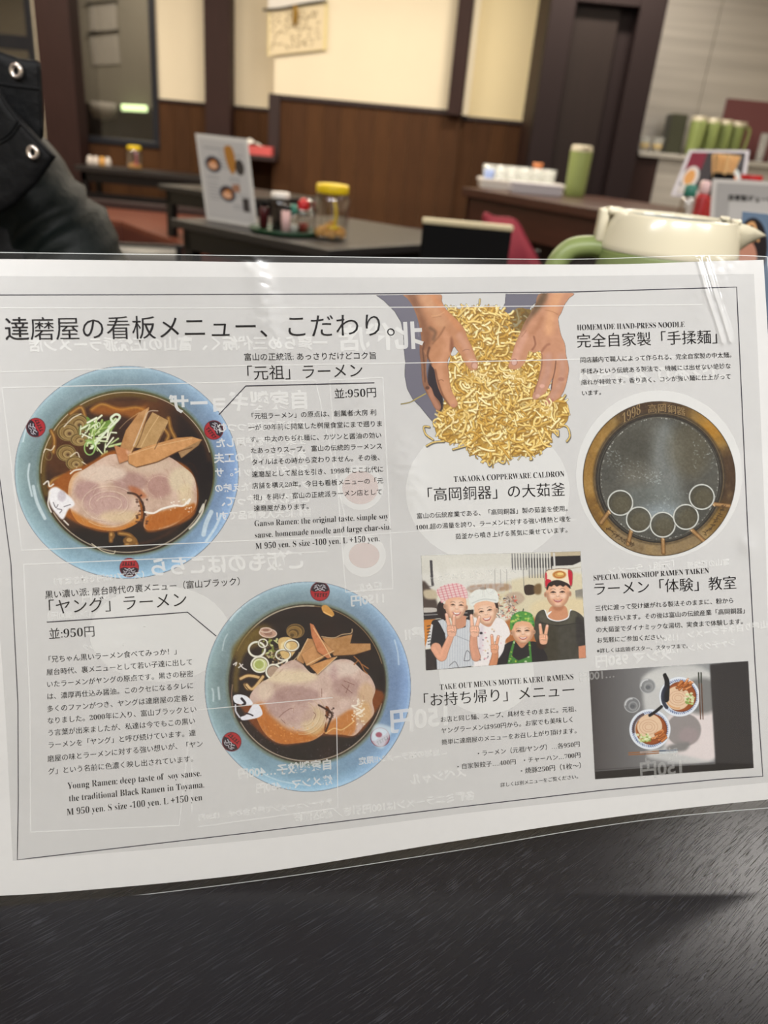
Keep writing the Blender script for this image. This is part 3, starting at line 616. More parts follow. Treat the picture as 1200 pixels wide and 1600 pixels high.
def face(c, x, y, rx, ry, col, tilt=0, smile=1, eye=1.0, seed=1, lk=0):
    """a printed face: x, y centre, rx, ry half sizes; drawn features turned by tilt"""
    ct, st = math.cos(tilt), math.sin(tilt)
    def R(P): return [(x + (a*rx+lk*rx)*ct - b*ry*st, y + (a*rx+lk*rx)*st + b*ry*ct) for a, b in P]
    def R0(P): return [(x + a*rx*ct - b*ry*st, y + a*rx*st + b*ry*ct) for a, b in P]
    out = R0([(-1, -.5), (-.8, -1), (0, -1.15), (.8, -1), (1, -.5), (1, .1), (.82, .6), (.45, .95), (0, 1.05), (-.45, .95), (-.82, .6), (-1, .1)])
    for s in (-1, 1):
        e = R0([(s*1.04, .02)])[0]; c.ell(e, rx*.16, ry*.22, tuple(np.array(col)*.86)); c.ell(e, rx*.08, ry*.12, tuple(np.array(col)*.7))
    c.poly(out, tuple(np.array(col)*.72)); f = c.poly([(px, py-1.5) for px, py in out], col, keep=True)
    dk = tuple(np.array(col)*.72)
    c.line(R0([(-.95, 0), (-.75, .6), (-.3, .98), (.3, .98), (.75, .6), (.95, 0)]), rx*.3, dk, al=.6, blur=rx*.14, clip=f)
    for a, b, u, v, al in ((0, -.35, .5, .25, .6), (-.45, .15, .25, .22, .7), (.45, .15, .25, .22, .7), (0, .05, .14, .28, .8), (0, .78, .25, .12, .6)):
        p = R([(a, b)])[0]; c.ell(p, rx*u, ry*v, (246, 216, 196), al=al, blur=rx*.12, clip=f)
    for s in (-1, 1):
        c.line(R([(s*.64, -.34), (s*.42, -.42), (s*.2, -.35)]), ry*.045, (96, 70, 60), al=.6)
        c.line(R([(s*.6, -.12), (s*.4, -.2), (s*.2, -.12)]), ry*.07*eye, (40, 26, 26), al=.95)
        p = R([(s*.4, -.13)])[0]; c.ell(p, rx*.12, ry*.05*eye, (40, 26, 26), al=.9)
        c.line(R([(s*.56, -.02), (s*.4, .02), (s*.24, 0)]), ry*.03, dk, al=.6)
        c.line(R([(s*.24, .22), (s*.46, .38), (s*.5, .5)]), ry*.02, dk, al=.3, blur=1)
        p = R([(s*.08, .18)])[0]; c.ell(p, rx*.04, ry*.03, (130, 80, 70), al=.6)
    c.line(R([(-.14, .16), (0, .22), (.14, .16)]), ry*.04, dk, al=.5, blur=1)
    c.poly(R([(-.4, .42), (0, .5), (.4, .42), (.24, .58+.06*smile), (0, .64+.07*smile), (-.24, .58+.06*smile)]), (178, 96, 96))
    c.poly(R([(-.32, .455), (0, .52), (.32, .455), (.18, .5+.06*smile), (0, .53+.06*smile), (-.18, .5+.06*smile)]), (250, 246, 240))
    return f

def vsign(c, x, y, s, col, lean=0):
    """a raised hand with two fingers spread, thumb across the folded ones"""
    dk = tuple(np.array(col)*.72); hi = tuple(np.minimum(np.array(col)*1.08, 255))
    def R(P): return [(x + s*a, y + s*b) for a, b in P]
    for tip, bs in (((-1.0 + lean, -3.6), (-.5, -.6)), ((.9 + lean*1.4, -3.3), (.5, -.6))):
        m = ((tip[0]+bs[0])/2*1.02, (tip[1]+bs[1])/2)
        c.line(R([bs, m, tip]), s*1.02, dk, w1=s*.86); c.line(R([bs, m, tip]), s*.84, col, w1=s*.66); c.line(R([(bs[0]-.15, bs[1]), (tip[0]-.1, tip[1])]), s*.22, hi, al=.7)
        c.ell(R([tip])[0], s*.22, s*.26, (246, 214, 206), al=.8)
    f = c.poly(R([(-1.1, -.8), (-.2, -1.1), (.9, -1), (1.3, -.3), (1.2, .7), (.8, 1.6), (-.7, 1.6), (-1.1, .6)]), dk); c.poly(R([(-1.0, -.75), (-.2, -1.0), (.8, -.9), (1.15, -.25), (1.05, .6), (.7, 1.6), (-.6, 1.6), (-1.0, .6)]), col)
    for a in (.25, .8): c.line(R([(a, -.7), (a+.12, .1), (a-.1, .5)]), s*.5, dk); c.line(R([(a, -.7), (a+.1, .1), (a-.1, .45)]), s*.38, hi)
    c.line(R([(-.8, .3), (-.1, .1), (.5, .25)]), s*.56, dk); c.line(R([(-.8, .25), (-.1, .05), (.45, .2)]), s*.42, hi)

def paint_children(sc):
    c = Canvas(655, 858, 262, 190, sc)
    c.view(4, 630, 840)
    PH = [(112, 112), (1108, 86), (1143, 752), (143, 830)]
    c.poly(PH, (226, 222, 210), sm=False, solid=True)
    # kitchen behind
    c.poly([(100, 80), (1120, 80), (1120, 250), (100, 260)], (214, 212, 204), blur=14); c.poly([(100, 230), (700, 180), (700, 320), (100, 330)], (222, 220, 214), blur=10)
    c.poly([(640, 280), (1140, 230), (1140, 480), (640, 480)], (216, 206, 178), blur=8)
    for k in range(15):
        x = 680 + k*17.5; c.line([(x, 102), (x+4, 250 if k > 5 else 200)], 6, (90, 90, 96), al=.8); c.line([(x, 130), (x+2, 186)], 8, (44, 42, 48), al=.85 if k > 4 else .3)
    c.poly([(925, 112), (1108, 100), (1110, 150), (1060, 172), (925, 178)], (46, 42, 44), sm=False); c.poly([(920, 90), (1108, 86), (1108, 112), (925, 118)], (190, 176, 150), sm=False)
    c.line([(942, 100), (946, 176)], 12, (210, 208, 204)); c.line([(1030, 195), (1140, 180)], 5, (170, 160, 140), al=.7)
    c.poly([(165, 142), (182, 142), (190, 300), (176, 300)], (66, 64, 70), sm=False); c.line([(170, 240), (190, 300), (120, 300)], 4, (110, 108, 110))
    for x in (572, 608, 647): c.line([(x, 200), (x+2, 330)], 3, (120, 118, 118), al=.7)
    c.line([(750, 200), (756, 330)], 3, (90, 88, 90)); c.poly([(420, 300), (650, 290), (650, 330), (430, 345)], (150, 110, 84), al=.6, blur=3)
    c.poly([(115, 290), (150, 290), (210, 400), (210, 500), (120, 510)], (78, 66, 62), blur=4); c.poly([(128, 330), (200, 330), (210, 380), (140, 380)], (200, 186, 160), blur=4); c.poly([(120, 465), (440, 450), (440, 490), (120, 512)], (44, 40, 44), sm=False); c.line([(120, 485), (400, 470)], 6, (180, 178, 176), al=.8)
    c.poly([(120, 440), (200, 440), (210, 462), (120, 468)], (196, 190, 184)); c.poly([(120, 515), (200, 510), (190, 640), (125, 700)], (206, 130, 56), sm=False)
    c.poly([(140, 700), (210, 690), (215, 828), (143, 830)], (50, 44, 48), sm=False)
    c.poly([(760, 300), (818, 300), (822, 350), (765, 356)], (62, 50, 44)); c.poly([(820, 300), (860, 290), (860, 350), (822, 350)], (120, 96, 66), blur=3)
    c.poly([(640, 360), (720, 340), (760, 380), (720, 420), (660, 430)], (190, 170, 150), blur=3); r = Rnd(15)
    for k in range(120):
        x, y = r.u(580, 710), r.u(360, 510); c.line([(x, y), (x + r.u(-20, 20), y + r.u(-14, 14))], r.u(3, 8), [(226, 222, 216), (96, 90, 96), (180, 120, 100), (60, 56, 66), (200, 180, 140), (214, 96, 86)][k % 6], al=.75)
    c.poly([(1075, 330), (1120, 320), (1130, 400), (1080, 410)], (140, 136, 128), sm=False)
    c.poly([(640, 520), (830, 500), (830, 660), (640, 660)], (176, 110, 66), blur=6)
    c.poly([(830, 400), (1140, 380), (1140, 480), (830, 500)], (222, 206, 170), blur=10)
    # child 4 (right, tall): grey top
    sk = (226, 172, 140)
    c.poly([(925, 430), (1015, 430), (1030, 520), (1000, 530), (930, 520), (905, 500)], (206, 146, 112)); c.poly([(935, 430), (1005, 430), (985, 455), (950, 455)], (170, 112, 84), al=.8, blur=4)
    c.poly([(905, 470), (930, 460), (900, 490)], (240, 240, 240)); c.line([(885, 458), (905, 505), (965, 525), (1030, 505), (1048, 455)], 14, (240, 240, 244))
    g4 = c.poly([(880, 452), (840, 470), (822, 520), (820, 620), (850, 700), (830, 780), (1145, 756), (1140, 700), (1140, 540), (1110, 480), (1050, 455), (1030, 505), (965, 524), (905, 505)], (70, 68, 62), keep=True)
    c.poly([(880, 455), (905, 515), (965, 535), (1030, 515), (1050, 460), (1085, 480), (1060, 540), (960, 545), (870, 530), (850, 480)], (84, 82, 72), clip=g4, blur=3)
    c.line([(855, 530), (960, 550), (1080, 535)], 5, (40, 38, 38), al=.9, clip=g4); c.poly([(1080, 500), (1140, 540), (1142, 680), (1092, 690)], (52, 50, 52), al=.9, clip=g4, blur=4); c.poly([(870, 560), (960, 570), (960, 780), (880, 780)], (60, 56, 46), al=.8, clip=g4, blur=12)
    c.mottle(g4, 4, 44, .06)
    c.poly([(1095, 680), (1140, 672), (1143, 752), (1098, 756)], (206, 140, 110), sm=False)
    face(c, 966, 352, 72, 80, sk, tilt=-.03, smile=.3, seed=4)
    c.poly([(893, 300), (900, 262), (965, 256), (1040, 270), (1042, 318), (1020, 290), (960, 278), (920, 290), (900, 330)], (40, 32, 34))
    c.poly([(884, 300), (889, 212), (940, 196), (1000, 192), (1054, 206), (1060, 262), (1052, 306), (1026, 288), (965, 268), (912, 286), (892, 316)], (120, 92, 80))
    h = c.poly([(887, 296), (892, 216), (940, 200), (1000, 196), (1051, 210), (1057, 260), (1050, 300), (1024, 284), (965, 264), (912, 281), (894, 310)], (238, 222, 196), keep=True)
    c.poly([(898, 320), (908, 284), (965, 266), (1026, 286), (1048, 318), (1034, 312), (1016, 298), (1000, 308), (982, 298), (960, 306), (944, 296), (926, 306), (912, 304)], (48, 38, 38))
    c.poly([(888, 300), (890, 262), (915, 262), (925, 275), (900, 310)], (196, 40, 60), clip=h); c.poly([(1030, 205), (1058, 210), (1054, 300), (1040, 290)], (190, 36, 60), clip=h); c.poly([(888, 225), (897, 220), (899, 255), (888, 262)], (200, 60, 76), clip=h)
    c.ell((976, 232), 44, 26, (206, 158, 90), clip=h); c.ell((976, 232), 34, 18, (176, 90, 50), ring=5, clip=h); c.ell((982, 226), 20, 9, (240, 206, 130), clip=h)
    # child 3 (front, green scarf)
    c.poly([(720, 640), (790, 640), (790, 690), (720, 690)], (196, 136, 104)); c.poly([(580, 800), (595, 720), (620, 680), (690, 645), (740, 690), (790, 650), (850, 660), (880, 700), (880, 780)], (36, 34, 40))
    ap = c.poly([(690, 640), (700, 645), (680, 740), (720, 770), (790, 740), (782, 640), (795, 650), (806, 780), (652, 788), (665, 720)], (70, 130, 60), sm=False, keep=True)
    for k in range(40): c.ell((r.u(650, 806), r.u(640, 790)), r.u(3, 9), r.u(3, 7), [(226, 236, 200), (40, 96, 40), (206, 206, 80), (110, 170, 80)][k % 4], clip=ap, al=.8)
    face(c, 748, 592, 66, 66, (228, 174, 140), tilt=-.05, smile=1, seed=3)
    h = c.poly([(668, 570), (672, 505), (700, 472), (745, 460), (800, 475), (818, 520), (818, 560), (790, 530), (740, 522), (700, 535), (680, 575)], (84, 150, 70), keep=True)
    for k in range(50): c.ell((r.u(668, 818), r.u(460, 570)), r.u(4, 12), r.u(3, 9), [(170, 210, 90), (46, 106, 52), (120, 180, 100), (214, 216, 120), (60, 130, 90)][k % 5], clip=h, al=.8)
    c.line([(748, 460), (752, 446)], 6, (40, 50, 40))
    # child 2 (white hat)
    c.poly([(500, 520), (570, 500), (575, 560), (540, 580), (490, 560)], (206, 150, 122)); b2 = c.poly([(415, 520), (450, 500), (500, 545), (545, 555), (585, 500), (640, 530), (668, 600), (640, 640), (620, 720), (545, 800), (440, 810), (420, 700), (400, 600)], (238, 232, 232), keep=True)
    for k in range(46): c.ell((r.u(470, 620), r.u(560, 790)), r.u(3, 6), r.u(3, 6), [(226, 150, 170), (96, 80, 96), (216, 190, 160)][k % 3], clip=b2, al=.7)
    c.poly([(480, 560), (500, 560), (490, 740), (470, 700)], (206, 190, 206), al=.6, blur=8, clip=b2); c.ell((487, 597), 10, 8, (40, 36, 44), al=.9)
    c.poly([(440, 400), (460, 390), (460, 470), (445, 440)], (50, 36, 34)); c.poly([(560, 395), (590, 400), (596, 470), (578, 450)], (60, 42, 38))
    face(c, 516, 468, 66, 74, (236, 188, 158), tilt=-.2, smile=1.4, eye=.8, seed=2)
    h = c.poly([(415, 420), (412, 380), (440, 335), (500, 318), (570, 325), (595, 370), (586, 408), (520, 395), (460, 408), (436, 430)], (228, 230, 226), keep=True); c.line([(430, 410), (500, 385), (580, 392)], 6, (190, 194, 192), al=.8, clip=h); c.ell((500, 318), 22, 8, (110, 86, 70), al=.7)
    # child 1 (left, checked pink scarf)
    c.poly([(215, 420), (240, 400), (280, 470), (260, 520), (215, 480)], (44, 34, 36)); c.poly([(300, 500), (390, 490), (400, 550), (340, 570)], (206, 148, 120))
    c.poly([(175, 540), (215, 510), (260, 520), (330, 570), (390, 550), (395, 500), (440, 520), (430, 800), (215, 828), (200, 700)], (36, 34, 40))
    a1 = c.poly([(215, 520), (250, 510), (300, 560), (330, 575), (390, 560), (395, 510), (430, 520), (445, 800), (212, 826), (208, 760), (250, 700), (262, 600)], (208, 212, 218), keep=True, sm=False)
    for k in range(16): c.line([(220 + k*15, 520), (210 + k*16, 830)], 3, (150, 160, 180), al=.5, clip=a1)
    c.line([(300, 600), (420, 650)], 3, (110, 116, 130), al=.6, clip=a1); c.line([(290, 800), (300, 790), (325, 775), (345, 810)], 3, (60, 56, 66), clip=a1); c.line([(380, 770), (395, 710), (415, 720), (415, 765), (380, 770)], 3, (60, 56, 66), clip=a1)
    c.poly([(180, 540), (215, 520), (258, 600), (262, 660), (215, 690), (170, 680)], (40, 38, 44)); c.poly([(176, 540), (186, 545), (166, 690), (136, 688)], (220, 220, 222), sm=False)
    for k in range(7): c.line([(156 - k, 668 - k*19), (170 - k*.5, 664 - k*19)], 6, (50, 48, 54))
    face(c, 328, 432, 64, 76, (234, 182, 152), tilt=.05, smile=1.4, eye=.7, seed=1, lk=.12)
    h = c.poly([(210, 350), (218, 318), (280, 290), (350, 288), (392, 320), (402, 378), (350, 372), (290, 380), (240, 408), (232, 380)], (236, 208, 208), keep=True)
    for k in range(9):
        c.line([(200 + k*26, 280), (240 + k*26, 410)], 6, (206, 100, 116), al=.55, clip=h); c.line([(200, 300 + k*16), (410, 260 + k*16)], 5, (206, 110, 124), al=.5, clip=h)
    # forearms and raised hands
    def arm(P, w, w1, col): c.line(P, w+6, tuple(np.array(col)*.72), w1=w1+6); c.line(P, w, col, w1=w1); c.line([(a-w*.2, b) for a, b in P], w*.3, tuple(np.minimum(np.array(col)*1.08, 255)), al=.5, blur=3, w1=w1*.3)
    sk1 = (226, 166, 138)
    arm([(205, 690), (240, 745), (262, 700), (296, 620)], 62, 34, sk1); vsign(c, 302, 575, 26, (232, 178, 152), lean=-.2)
    arm([(455, 745), (440, 680), (440, 620)], 54, 40, (214, 156, 130)); vsign(c, 445, 578, 25, (236, 184, 158), lean=.25)
    arm([(560, 800), (572, 750), (575, 715)], 46, 34, (206, 140, 104)); vsign(c, 570, 688, 21, (226, 164, 130), lean=.2)
    c.poly([(835, 640), (900, 640), (880, 690), (845, 690)], (60, 40, 34), blur=3); vsign(c, 876, 628, 23, (232, 176, 146), lean=.1)
    m = c.poly(PH, (0, 0, 0), al=0, sm=False, keep=True); c.a = m
    # laminate sheen at the upper left of the print is real light; only the print's own pale top
    c.mottle(m, 1.6, 66, .05)
    c.tf = None
    return c

def paint_takeout(sc):
    c = Canvas(918, 1030, 264, 190, sc)
    c.view(3.871, 890, 860)
    PH = [(120, 731), (1080, 670), (1113, 1316), (155, 1384)]
    c.poly(PH, (112, 112, 112), sm=False, solid=True)
    B = (0, c.nx, 0, c.ny); u = np.clip((c.XX - 922)/130, 0, 1); v = np.clip((c.YY - 1040)/150, 0, 1)
    base = hexc((70, 66, 68)) + (hexc((146, 148, 150)) - hexc((70, 66, 68)))*(u**.8)[..., None]*(1 - .12*v[..., None])
    c.put(B, np.ones((c.ny, c.nx)), np.clip(base, 0, 1))
    c.poly([(470, 745), (850, 740), (885, 1250), (500, 1262), (490, 1200), (560, 1200), (560, 1150), (480, 1100)], (196, 196, 196), blur=10)
    c.poly([(600, 1000), (780, 980), (880, 980), (885, 1250), (720, 1245), (590, 1190)], (222, 212, 212), blur=8); c.poly([(480, 745), (850, 740), (856, 800), (480, 830)], (206, 206, 204), al=.8, blur=10)
    c.ell((690, 1085), 105, 100, (146, 140, 140), blur=5); c.ell((720, 1120), 60, 50, (160, 146, 148), al=.8, blur=14); c.ell((800, 880), 130, 110, (116, 116, 116), al=.9, blur=16)
    c.poly([(600, 1180), (720, 1160), (700, 1210), (600, 1215)], (130, 128, 128), blur=6)
    c.poly([(848, 690), (1090, 660), (1125, 1330), (880, 1310), (880, 1250)], (54, 52, 54), sm=False, blur=3); c.poly([(150, 1330), (880, 1285), (1120, 1290), (1120, 1400), (140, 1400)], (36, 34, 36), sm=False, blur=4); c.line([(150, 1335), (500, 1310), (880, 1290)], 5, (130, 130, 132), al=.7, blur=2)
    # glasses of water
    for x, y in ((472, 820), (378, 935)):
        c.ell((x, y), 48, 46, (122, 124, 128), al=.8); c.ell((x, y), 46, 44, (206, 208, 210), ring=6, al=.6, blur=2); c.ell((x+6, y+6), 24, 24, (160, 162, 164), ring=8, al=.7); c.ell((x+2, y+8), 14, 12, (84, 86, 92), al=.6); c.line(arc((x, y), 40, 38, 180, 270, 8), 7, (236, 238, 240), al=.7)
    # two bowls
    for (x, y, rr, fl) in ((665, 885, 120, 1), (486, 1082, 122, 0)):
        c.ell((x, y), rr+3, rr*.98+3, (150, 160, 176), al=.8, blur=2); c.ell((x, y), rr, rr*.98, (222, 228, 238))
        r = Rnd(20+fl)
        for k in range(54):
            a = k/54*6.283; c.line([(x + (rr-14)*math.cos(a), y + (rr-14)*.98*math.sin(a)), (x + (rr-22)*math.cos(a+.05), y + (rr-22)*.98*math.sin(a+.05))], 7, (70, 90, 140), al=r.u(.4, .9))
        ox = 8
        c.ell((x+ox, y), rr-26, rr-28, (96, 44, 24)); c.ell((x+ox, y), rr-30, rr-32, (164, 88, 44), al=.8, blur=4)
        m = c.ell((x - 12 + 20*(1-fl)*.5, y + (8 if fl else -18)), rr*.62, rr*.6, (226, 196, 166), keep=True)
        for q in (.45, .3, .18): c.ell((x - 8, y + (8 if fl else -14)), rr*q, rr*q*.8, (196, 150, 124), ring=4, al=.7)
        c.line(arc((x-12, y), rr*.6, rr*.58, 80, 220, 12), 8, (206, 146, 90), al=.7)
        for k in range(11):
            px, py = (x + r.u(-20, 55), y + r.u(-85, -35)) if fl else (x + r.u(10, 80), y + r.u(20, 80))
            a = r.u(-.9, -.3) if not fl else r.u(-1.2, -.2); c.line([(px, py), (px + 34*math.cos(a), py + 34*math.sin(a))], 15, (110, 56, 24)); c.line([(px, py-2), (px + 34*math.cos(a), py - 2 + 34*math.sin(a))], 11, [(206, 130, 76), (186, 108, 56), (222, 150, 96)][k % 3])
        for k in range(30):
            px, py = (x + r.u(35, 85), y + r.u(-20, 45)) if fl else (x + r.u(-75, 0), y + r.u(30, 75)); c.ell((px, py), r.u(5, 12), r.u(4, 9), [(200, 216, 150), (226, 232, 196), (130, 160, 80)][k % 3], al=.85)
        c.ell((x, y), rr, rr*.98, (240, 244, 250), ring=5, al=.7)
    c.line([(575, 755), (590, 800), (582, 900)], 22, (26, 26, 32), w1=40); c.line(arc((665, 885), 102, 100, 140, 215, 10), 22, (40, 44, 60), al=.9); c.line([(485, 998), (520, 975), (556, 945)], 18, (24, 24, 30)); c.line([(578, 750), (586, 780)], 16, (20, 20, 26)); c.line(arc((486, 1082), 100, 98, 170, 245, 10), 16, (70, 50, 50), al=.8)
    for x in (780, 795): c.line([(x, 740), (x+6, 880), (x+12, 1020)], 6, (92, 56, 40)); c.line([(x, 740), (x+2, 800)], 8, (60, 66, 60))
    for y in (1224, 1236): c.line([(358, y), (470, y-5), (560, y-12)], 7, (150, 100, 66)); c.line([(545, y-11), (600, y-14), (650, y-18)], 9, (90, 104, 124) if y < 1230 else (200, 206, 210))
    m = c.poly(PH, (0, 0, 0), al=0, sm=False, keep=True); c.a = m
    c.mottle(m, 1.6, 67, .035)
    c.tf = None
    return c
# ---------------------------------------------------------------- the laminated menu in front
# plane of the sheet from its printed frame (camera space), then a gentle bend of the left upper part
SIDE = .337
def plane_fit():
    Q = [(-45, 460), (1150, 448), (1192, 1213), (27, 1343)]; A = []
    for (u, v), (x, y) in zip([(0, 0), (1, 0), (1, 1), (0, 1)], Q):
        x = (x-600)/F; y = (y-800)/F
        A += [[u, v, 1, 0, 0, 0, -x*u, -x*v, -x], [0, 0, 0, u, v, 1, -y*u, -y*v, -y]]
    Hm = np.linalg.svd(np.array(A, float))[2][-1].reshape(3, 3)
    if Hm[2, 2] < 0: Hm = -Hm
    a, b, t = Hm.T; s = np.linalg.norm(a)/SIDE; a, b, t = a/s, b/s, t/s
    n = np.cross(a, b); n /= np.linalg.norm(n); return n, n @ t
PN, PD = plane_fit()
def sheet(X, Y, off=0.0):
    """menu coordinates -> world; off = lift towards the reader in metres"""
    X = np.asarray(X, float); Y = np.asarray(Y, float)
    d = np.stack([(X-600)/F, (Y-800)/F, np.ones_like(X)], -1)
    L = PD/(d @ PN)
    bend = .012*np.clip((260 - X)/420, 0, 1)**2*np.clip((1250 - Y)/800, 0, 1) + .004*np.clip((X-820)/400, 0, 1)**2*np.clip((Y-700)/500, 0, 1) - .002*np.sin(X/210.)*np.clip((Y-500)/900, 0, 1)
    p = d*(L - bend - off)[..., None]
    return p @ R.T + CAM
def crv(pts, n):                                  # resample a polyline evenly in parameter
    s = smooth_pts(pts, False, 12); t = np.linspace(0, len(s)-1, n); i = np.clip(t.astype(int), 0, len(s)-2); f = (t-i)[:, None]
    return s[i]*(1-f) + s[i+1]*f
def coons(top, bot, lef, rig, nu, nv):
    T, B = crv(top, nu), crv(bot, nu); Lf, Rt = crv(lef, nv), crv(rig, nv)
    u = np.linspace(0, 1, nu)[None, :, None]; v = np.linspace(0, 1, nv)[:, None, None]
    return (1-v)*T[None] + v*B[None] + (1-u)*Lf[:, None] + u*Rt[:, None] - ((1-u)*(1-v)*T[0] + u*(1-v)*T[-1] + (1-u)*v*B[0] + u*v*B[-1])
def gridmesh(name, pts):
    ny, nx = pts.shape[:2]; me = bpy.data.meshes.new(name)
    idx = np.arange(nx*ny).reshape(ny, nx)
    f = np.stack([idx[:-1, :-1], idx[1:, :-1], idx[1:, 1:], idx[:-1, 1:]], -1).reshape(-1, 4)
    return rawmesh(me, pts.reshape(-1, 3), f)
def rawmesh(me, v, f):
    me.vertices.add(len(v)); me.vertices.foreach_set('co', np.ascontiguousarray(v, dtype=np.float32).ravel())
    me.loops.add(f.size); me.loops.foreach_set('vertex_index', np.ascontiguousarray(f, dtype=np.int32).ravel())
    me.polygons.add(len(f)); me.polygons.foreach_set('loop_start', np.arange(0, f.size, f.shape[1], dtype=np.int32))
    me.update(calc_edges=True); me.validate(); return me

menu = thing('laminated_menu', 'large laminated ramen menu leaning open upright on the black wood-grain table', 'menu', tuple(sheet(600, 1322)))
MI = Matrix.Translation(-menu.location)
def on_menu(o): o.parent = menu; o.matrix_parent_inverse = MI; return o

PAPER = material('menu_paper', (219, 218, 218), rough=.6, spec=.25, vary=.012, vscale=260)
TOP = [(-95, 404), (120, 406), (430, 410), (700, 412.5), (950, 413), (1100, 408.5), (1193, 406)]
BOT = [(-30, 1401), (120, 1392), (400, 1364), (700, 1316), (900, 1285), (1060, 1264), (1240, 1245)]
LEF = [(-95, 404), (-62, 600), (-42, 800), (-36, 1050), (-30, 1401)]
RIG = [(1193, 406), (1204, 600), (1213, 820), (1224, 1040), (1240, 1245)]
g = coons(TOP, BOT, LEF, RIG, 70, 56)
front = sheet(g[..., 0], g[..., 1]); back = sheet(g[..., 0], g[..., 1], -.0006)
me = gridmesh('paper_sheet', front); o = on_menu(link('paper_sheet', me, PAPER, smooth=True))
me = gridmesh('back_print', back); o = on_menu(link('back_print', me, PAPER, smooth=True))

# ink and print materials
def print_material():
    m = bpy.data.materials.new('printed_colour'); m.use_nodes = True; nt = m.node_tree; b = nt.nodes['Principled BSDF']
    a = nt.nodes.new('ShaderNodeAttribute'); a.attribute_name = 'ink'
    nt.links.new(a.outputs['Color'], b.inputs['Base Color']); nt.links.new(a.outputs['Alpha'], b.inputs['Alpha'])
    b.inputs['Roughness'].default_value = .6; b.inputs['Specular IOR Level'].default_value = .2
    return m
PRINT = print_material()
INK = material('black_ink', (26, 24, 30), rough=.55, spec=.2)
INK_LINE = material('frame_ink', (52, 50, 62), rough=.55, spec=.2)
def veil(name, rgb, alpha): return material(name, rgb, rough=.6, spec=.2, alpha=alpha)
GHOST = veil('show_through_white', (250, 250, 249), .62); TINT = veil('show_through_grey', (150, 151, 152), .14)
GHOST_SOFT = veil('show_through_pale', (248, 248, 247), .52); PINK = veil('show_through_pink', (226, 196, 190), .30)

def put_canvas(c, name, label, lift=.00012, gain=1.0, mapper=None, mat=None):
    keep = c.a > .004
    XX, YY = c.XX, c.YY
    v = (mapper or (lambda X, Y: sheet(X, Y, lift)))(XX, YY).reshape(-1, 3)
    idx = np.arange(c.nx*c.ny).reshape(c.ny, c.nx)
    k = keep[:-1, :-1] | keep[1:, :-1] | keep[1:, 1:] | keep[:-1, 1:]
    f = np.stack([idx[:-1, :-1], idx[1:, :-1], idx[1:, 1:], idx[:-1, 1:]], -1)[k]
    used = np.zeros(c.nx*c.ny, bool); used[f.ravel()] = True; re = np.cumsum(used) - 1
    me = rawmesh(bpy.data.meshes.new(name), v[used], re[f])
    at = me.color_attributes.new('ink', 'FLOAT_COLOR', 'POINT')
    rgb = np.clip(c.rgb, 0, 1); l = np.where(rgb <= .04045, rgb/12.92, ((rgb + .055)/1.055)**2.4)*gain
    cc = np.concatenate([l, c.a[..., None]], -1).reshape(-1, 4)[used].astype(np.float32)
    at.data.foreach_set('color', cc.ravel())
    o = link(name, me, mat or PRINT, smooth=True)
    if label: o['label'] = label
    return o

PS = 1.25
for fn, lb, ln in ((paint_bowl_original, 'printed photograph of brown soy ramen in a pale blue bowl', 1), (paint_bowl_black, 'printed photograph of black soy ramen in a pale blue bowl', 1), (paint_noodles, 'printed photograph of two hands pressing a heap of yellow noodles', 1), (paint_cauldron, 'printed photograph of a round copper cauldron with five strainers', 1), (paint_children, 'printed photograph of four smiling children in headscarves', 1), (paint_takeout, 'printed photograph of two ramen bowls seen from above', 1)):
    on_menu(put_canvas(fn(PS), 'printed_photograph', lb, lift=.00015 if fn is not paint_bowl_black else .00017, gain=.93))

# lines, frames
def ribbon(name, lines, mat, lift):
    vs, fs = [], []
    for P_, w in lines:
        P_ = np.array(P_, float); Q = []
        for a, b in zip(P_, P_[1:]):
            n = max(1, int(np.hypot(*(b-a))/25)); Q += [a + (b-a)*k/n for k in range(n)]
        Q.append(P_[-1]); Q = np.array(Q); t = np.gradient(Q, axis=0); t /= np.linalg.norm(t, axis=1)[:, None] + 1e-9; n = np.stack([-t[:, 1], t[:, 0]], 1)*w/2
        b0 = len(vs)
        for q, m in zip(Q, n): vs += [q + m, q - m]
        for i in range(len(Q)-1): fs.append((b0+2*i, b0+2*i+1, b0+2*i+3, b0+2*i+2))
    vs = np.array(vs); me = rawmesh(bpy.data.meshes.new(name), sheet(vs[:, 0], vs[:, 1], lift), np.array(fs))
    return on_menu(link(name, me, mat))
def rr(x0, y0, x1, y1, x2, y2, x3, y3): return [(x0, y0), (x1, y1), (x2, y2), (x3, y3), (x0, y0)]
FR = [(-62, 461), (200, 460.5), (560, 459.2), (900, 456), (1151, 448.5), (1158, 600), (1168, 820), (1180, 1040), (1192, 1213), (1130, 1217), (940, 1235), (700, 1263), (400, 1300), (27, 1343.5), (28.5, 1250), (28, 1100), (17, 880), (0, 752), (-30, 600), (-62, 461)]
ribbon('printed_frame', [(FR, 1.5)], INK_LINE, .0001)
ribbon('leader_line', [([(342, 648), (384, 603), (585, 598)], 1.5)], INK_LINE, .00026)
ribbon('leader_line', [([(73, 972), (180, 965), (293, 956.5), (338, 994)], 1.5)], INK_LINE, .00026)

def patch(name, pts, mat, lift, sm=False):
    p = smooth_pts(pts, True, 8) if sm else np.array(pts, float)
    c = p.mean(0); n = len(p); K = 8; v = np.concatenate([c + (p - c)*max(k, .02)/K for k in range(K+1)])
    f = np.array([(k*n+i, k*n+(i+1) % n, (k+1)*n+(i+1) % n, (k+1)*n+i) for k in range(K) for i in range(n)])
    return on_menu(link(name, rawmesh(bpy.data.meshes.new(name), sheet(v[:, 0], v[:, 1], lift), f), mat))
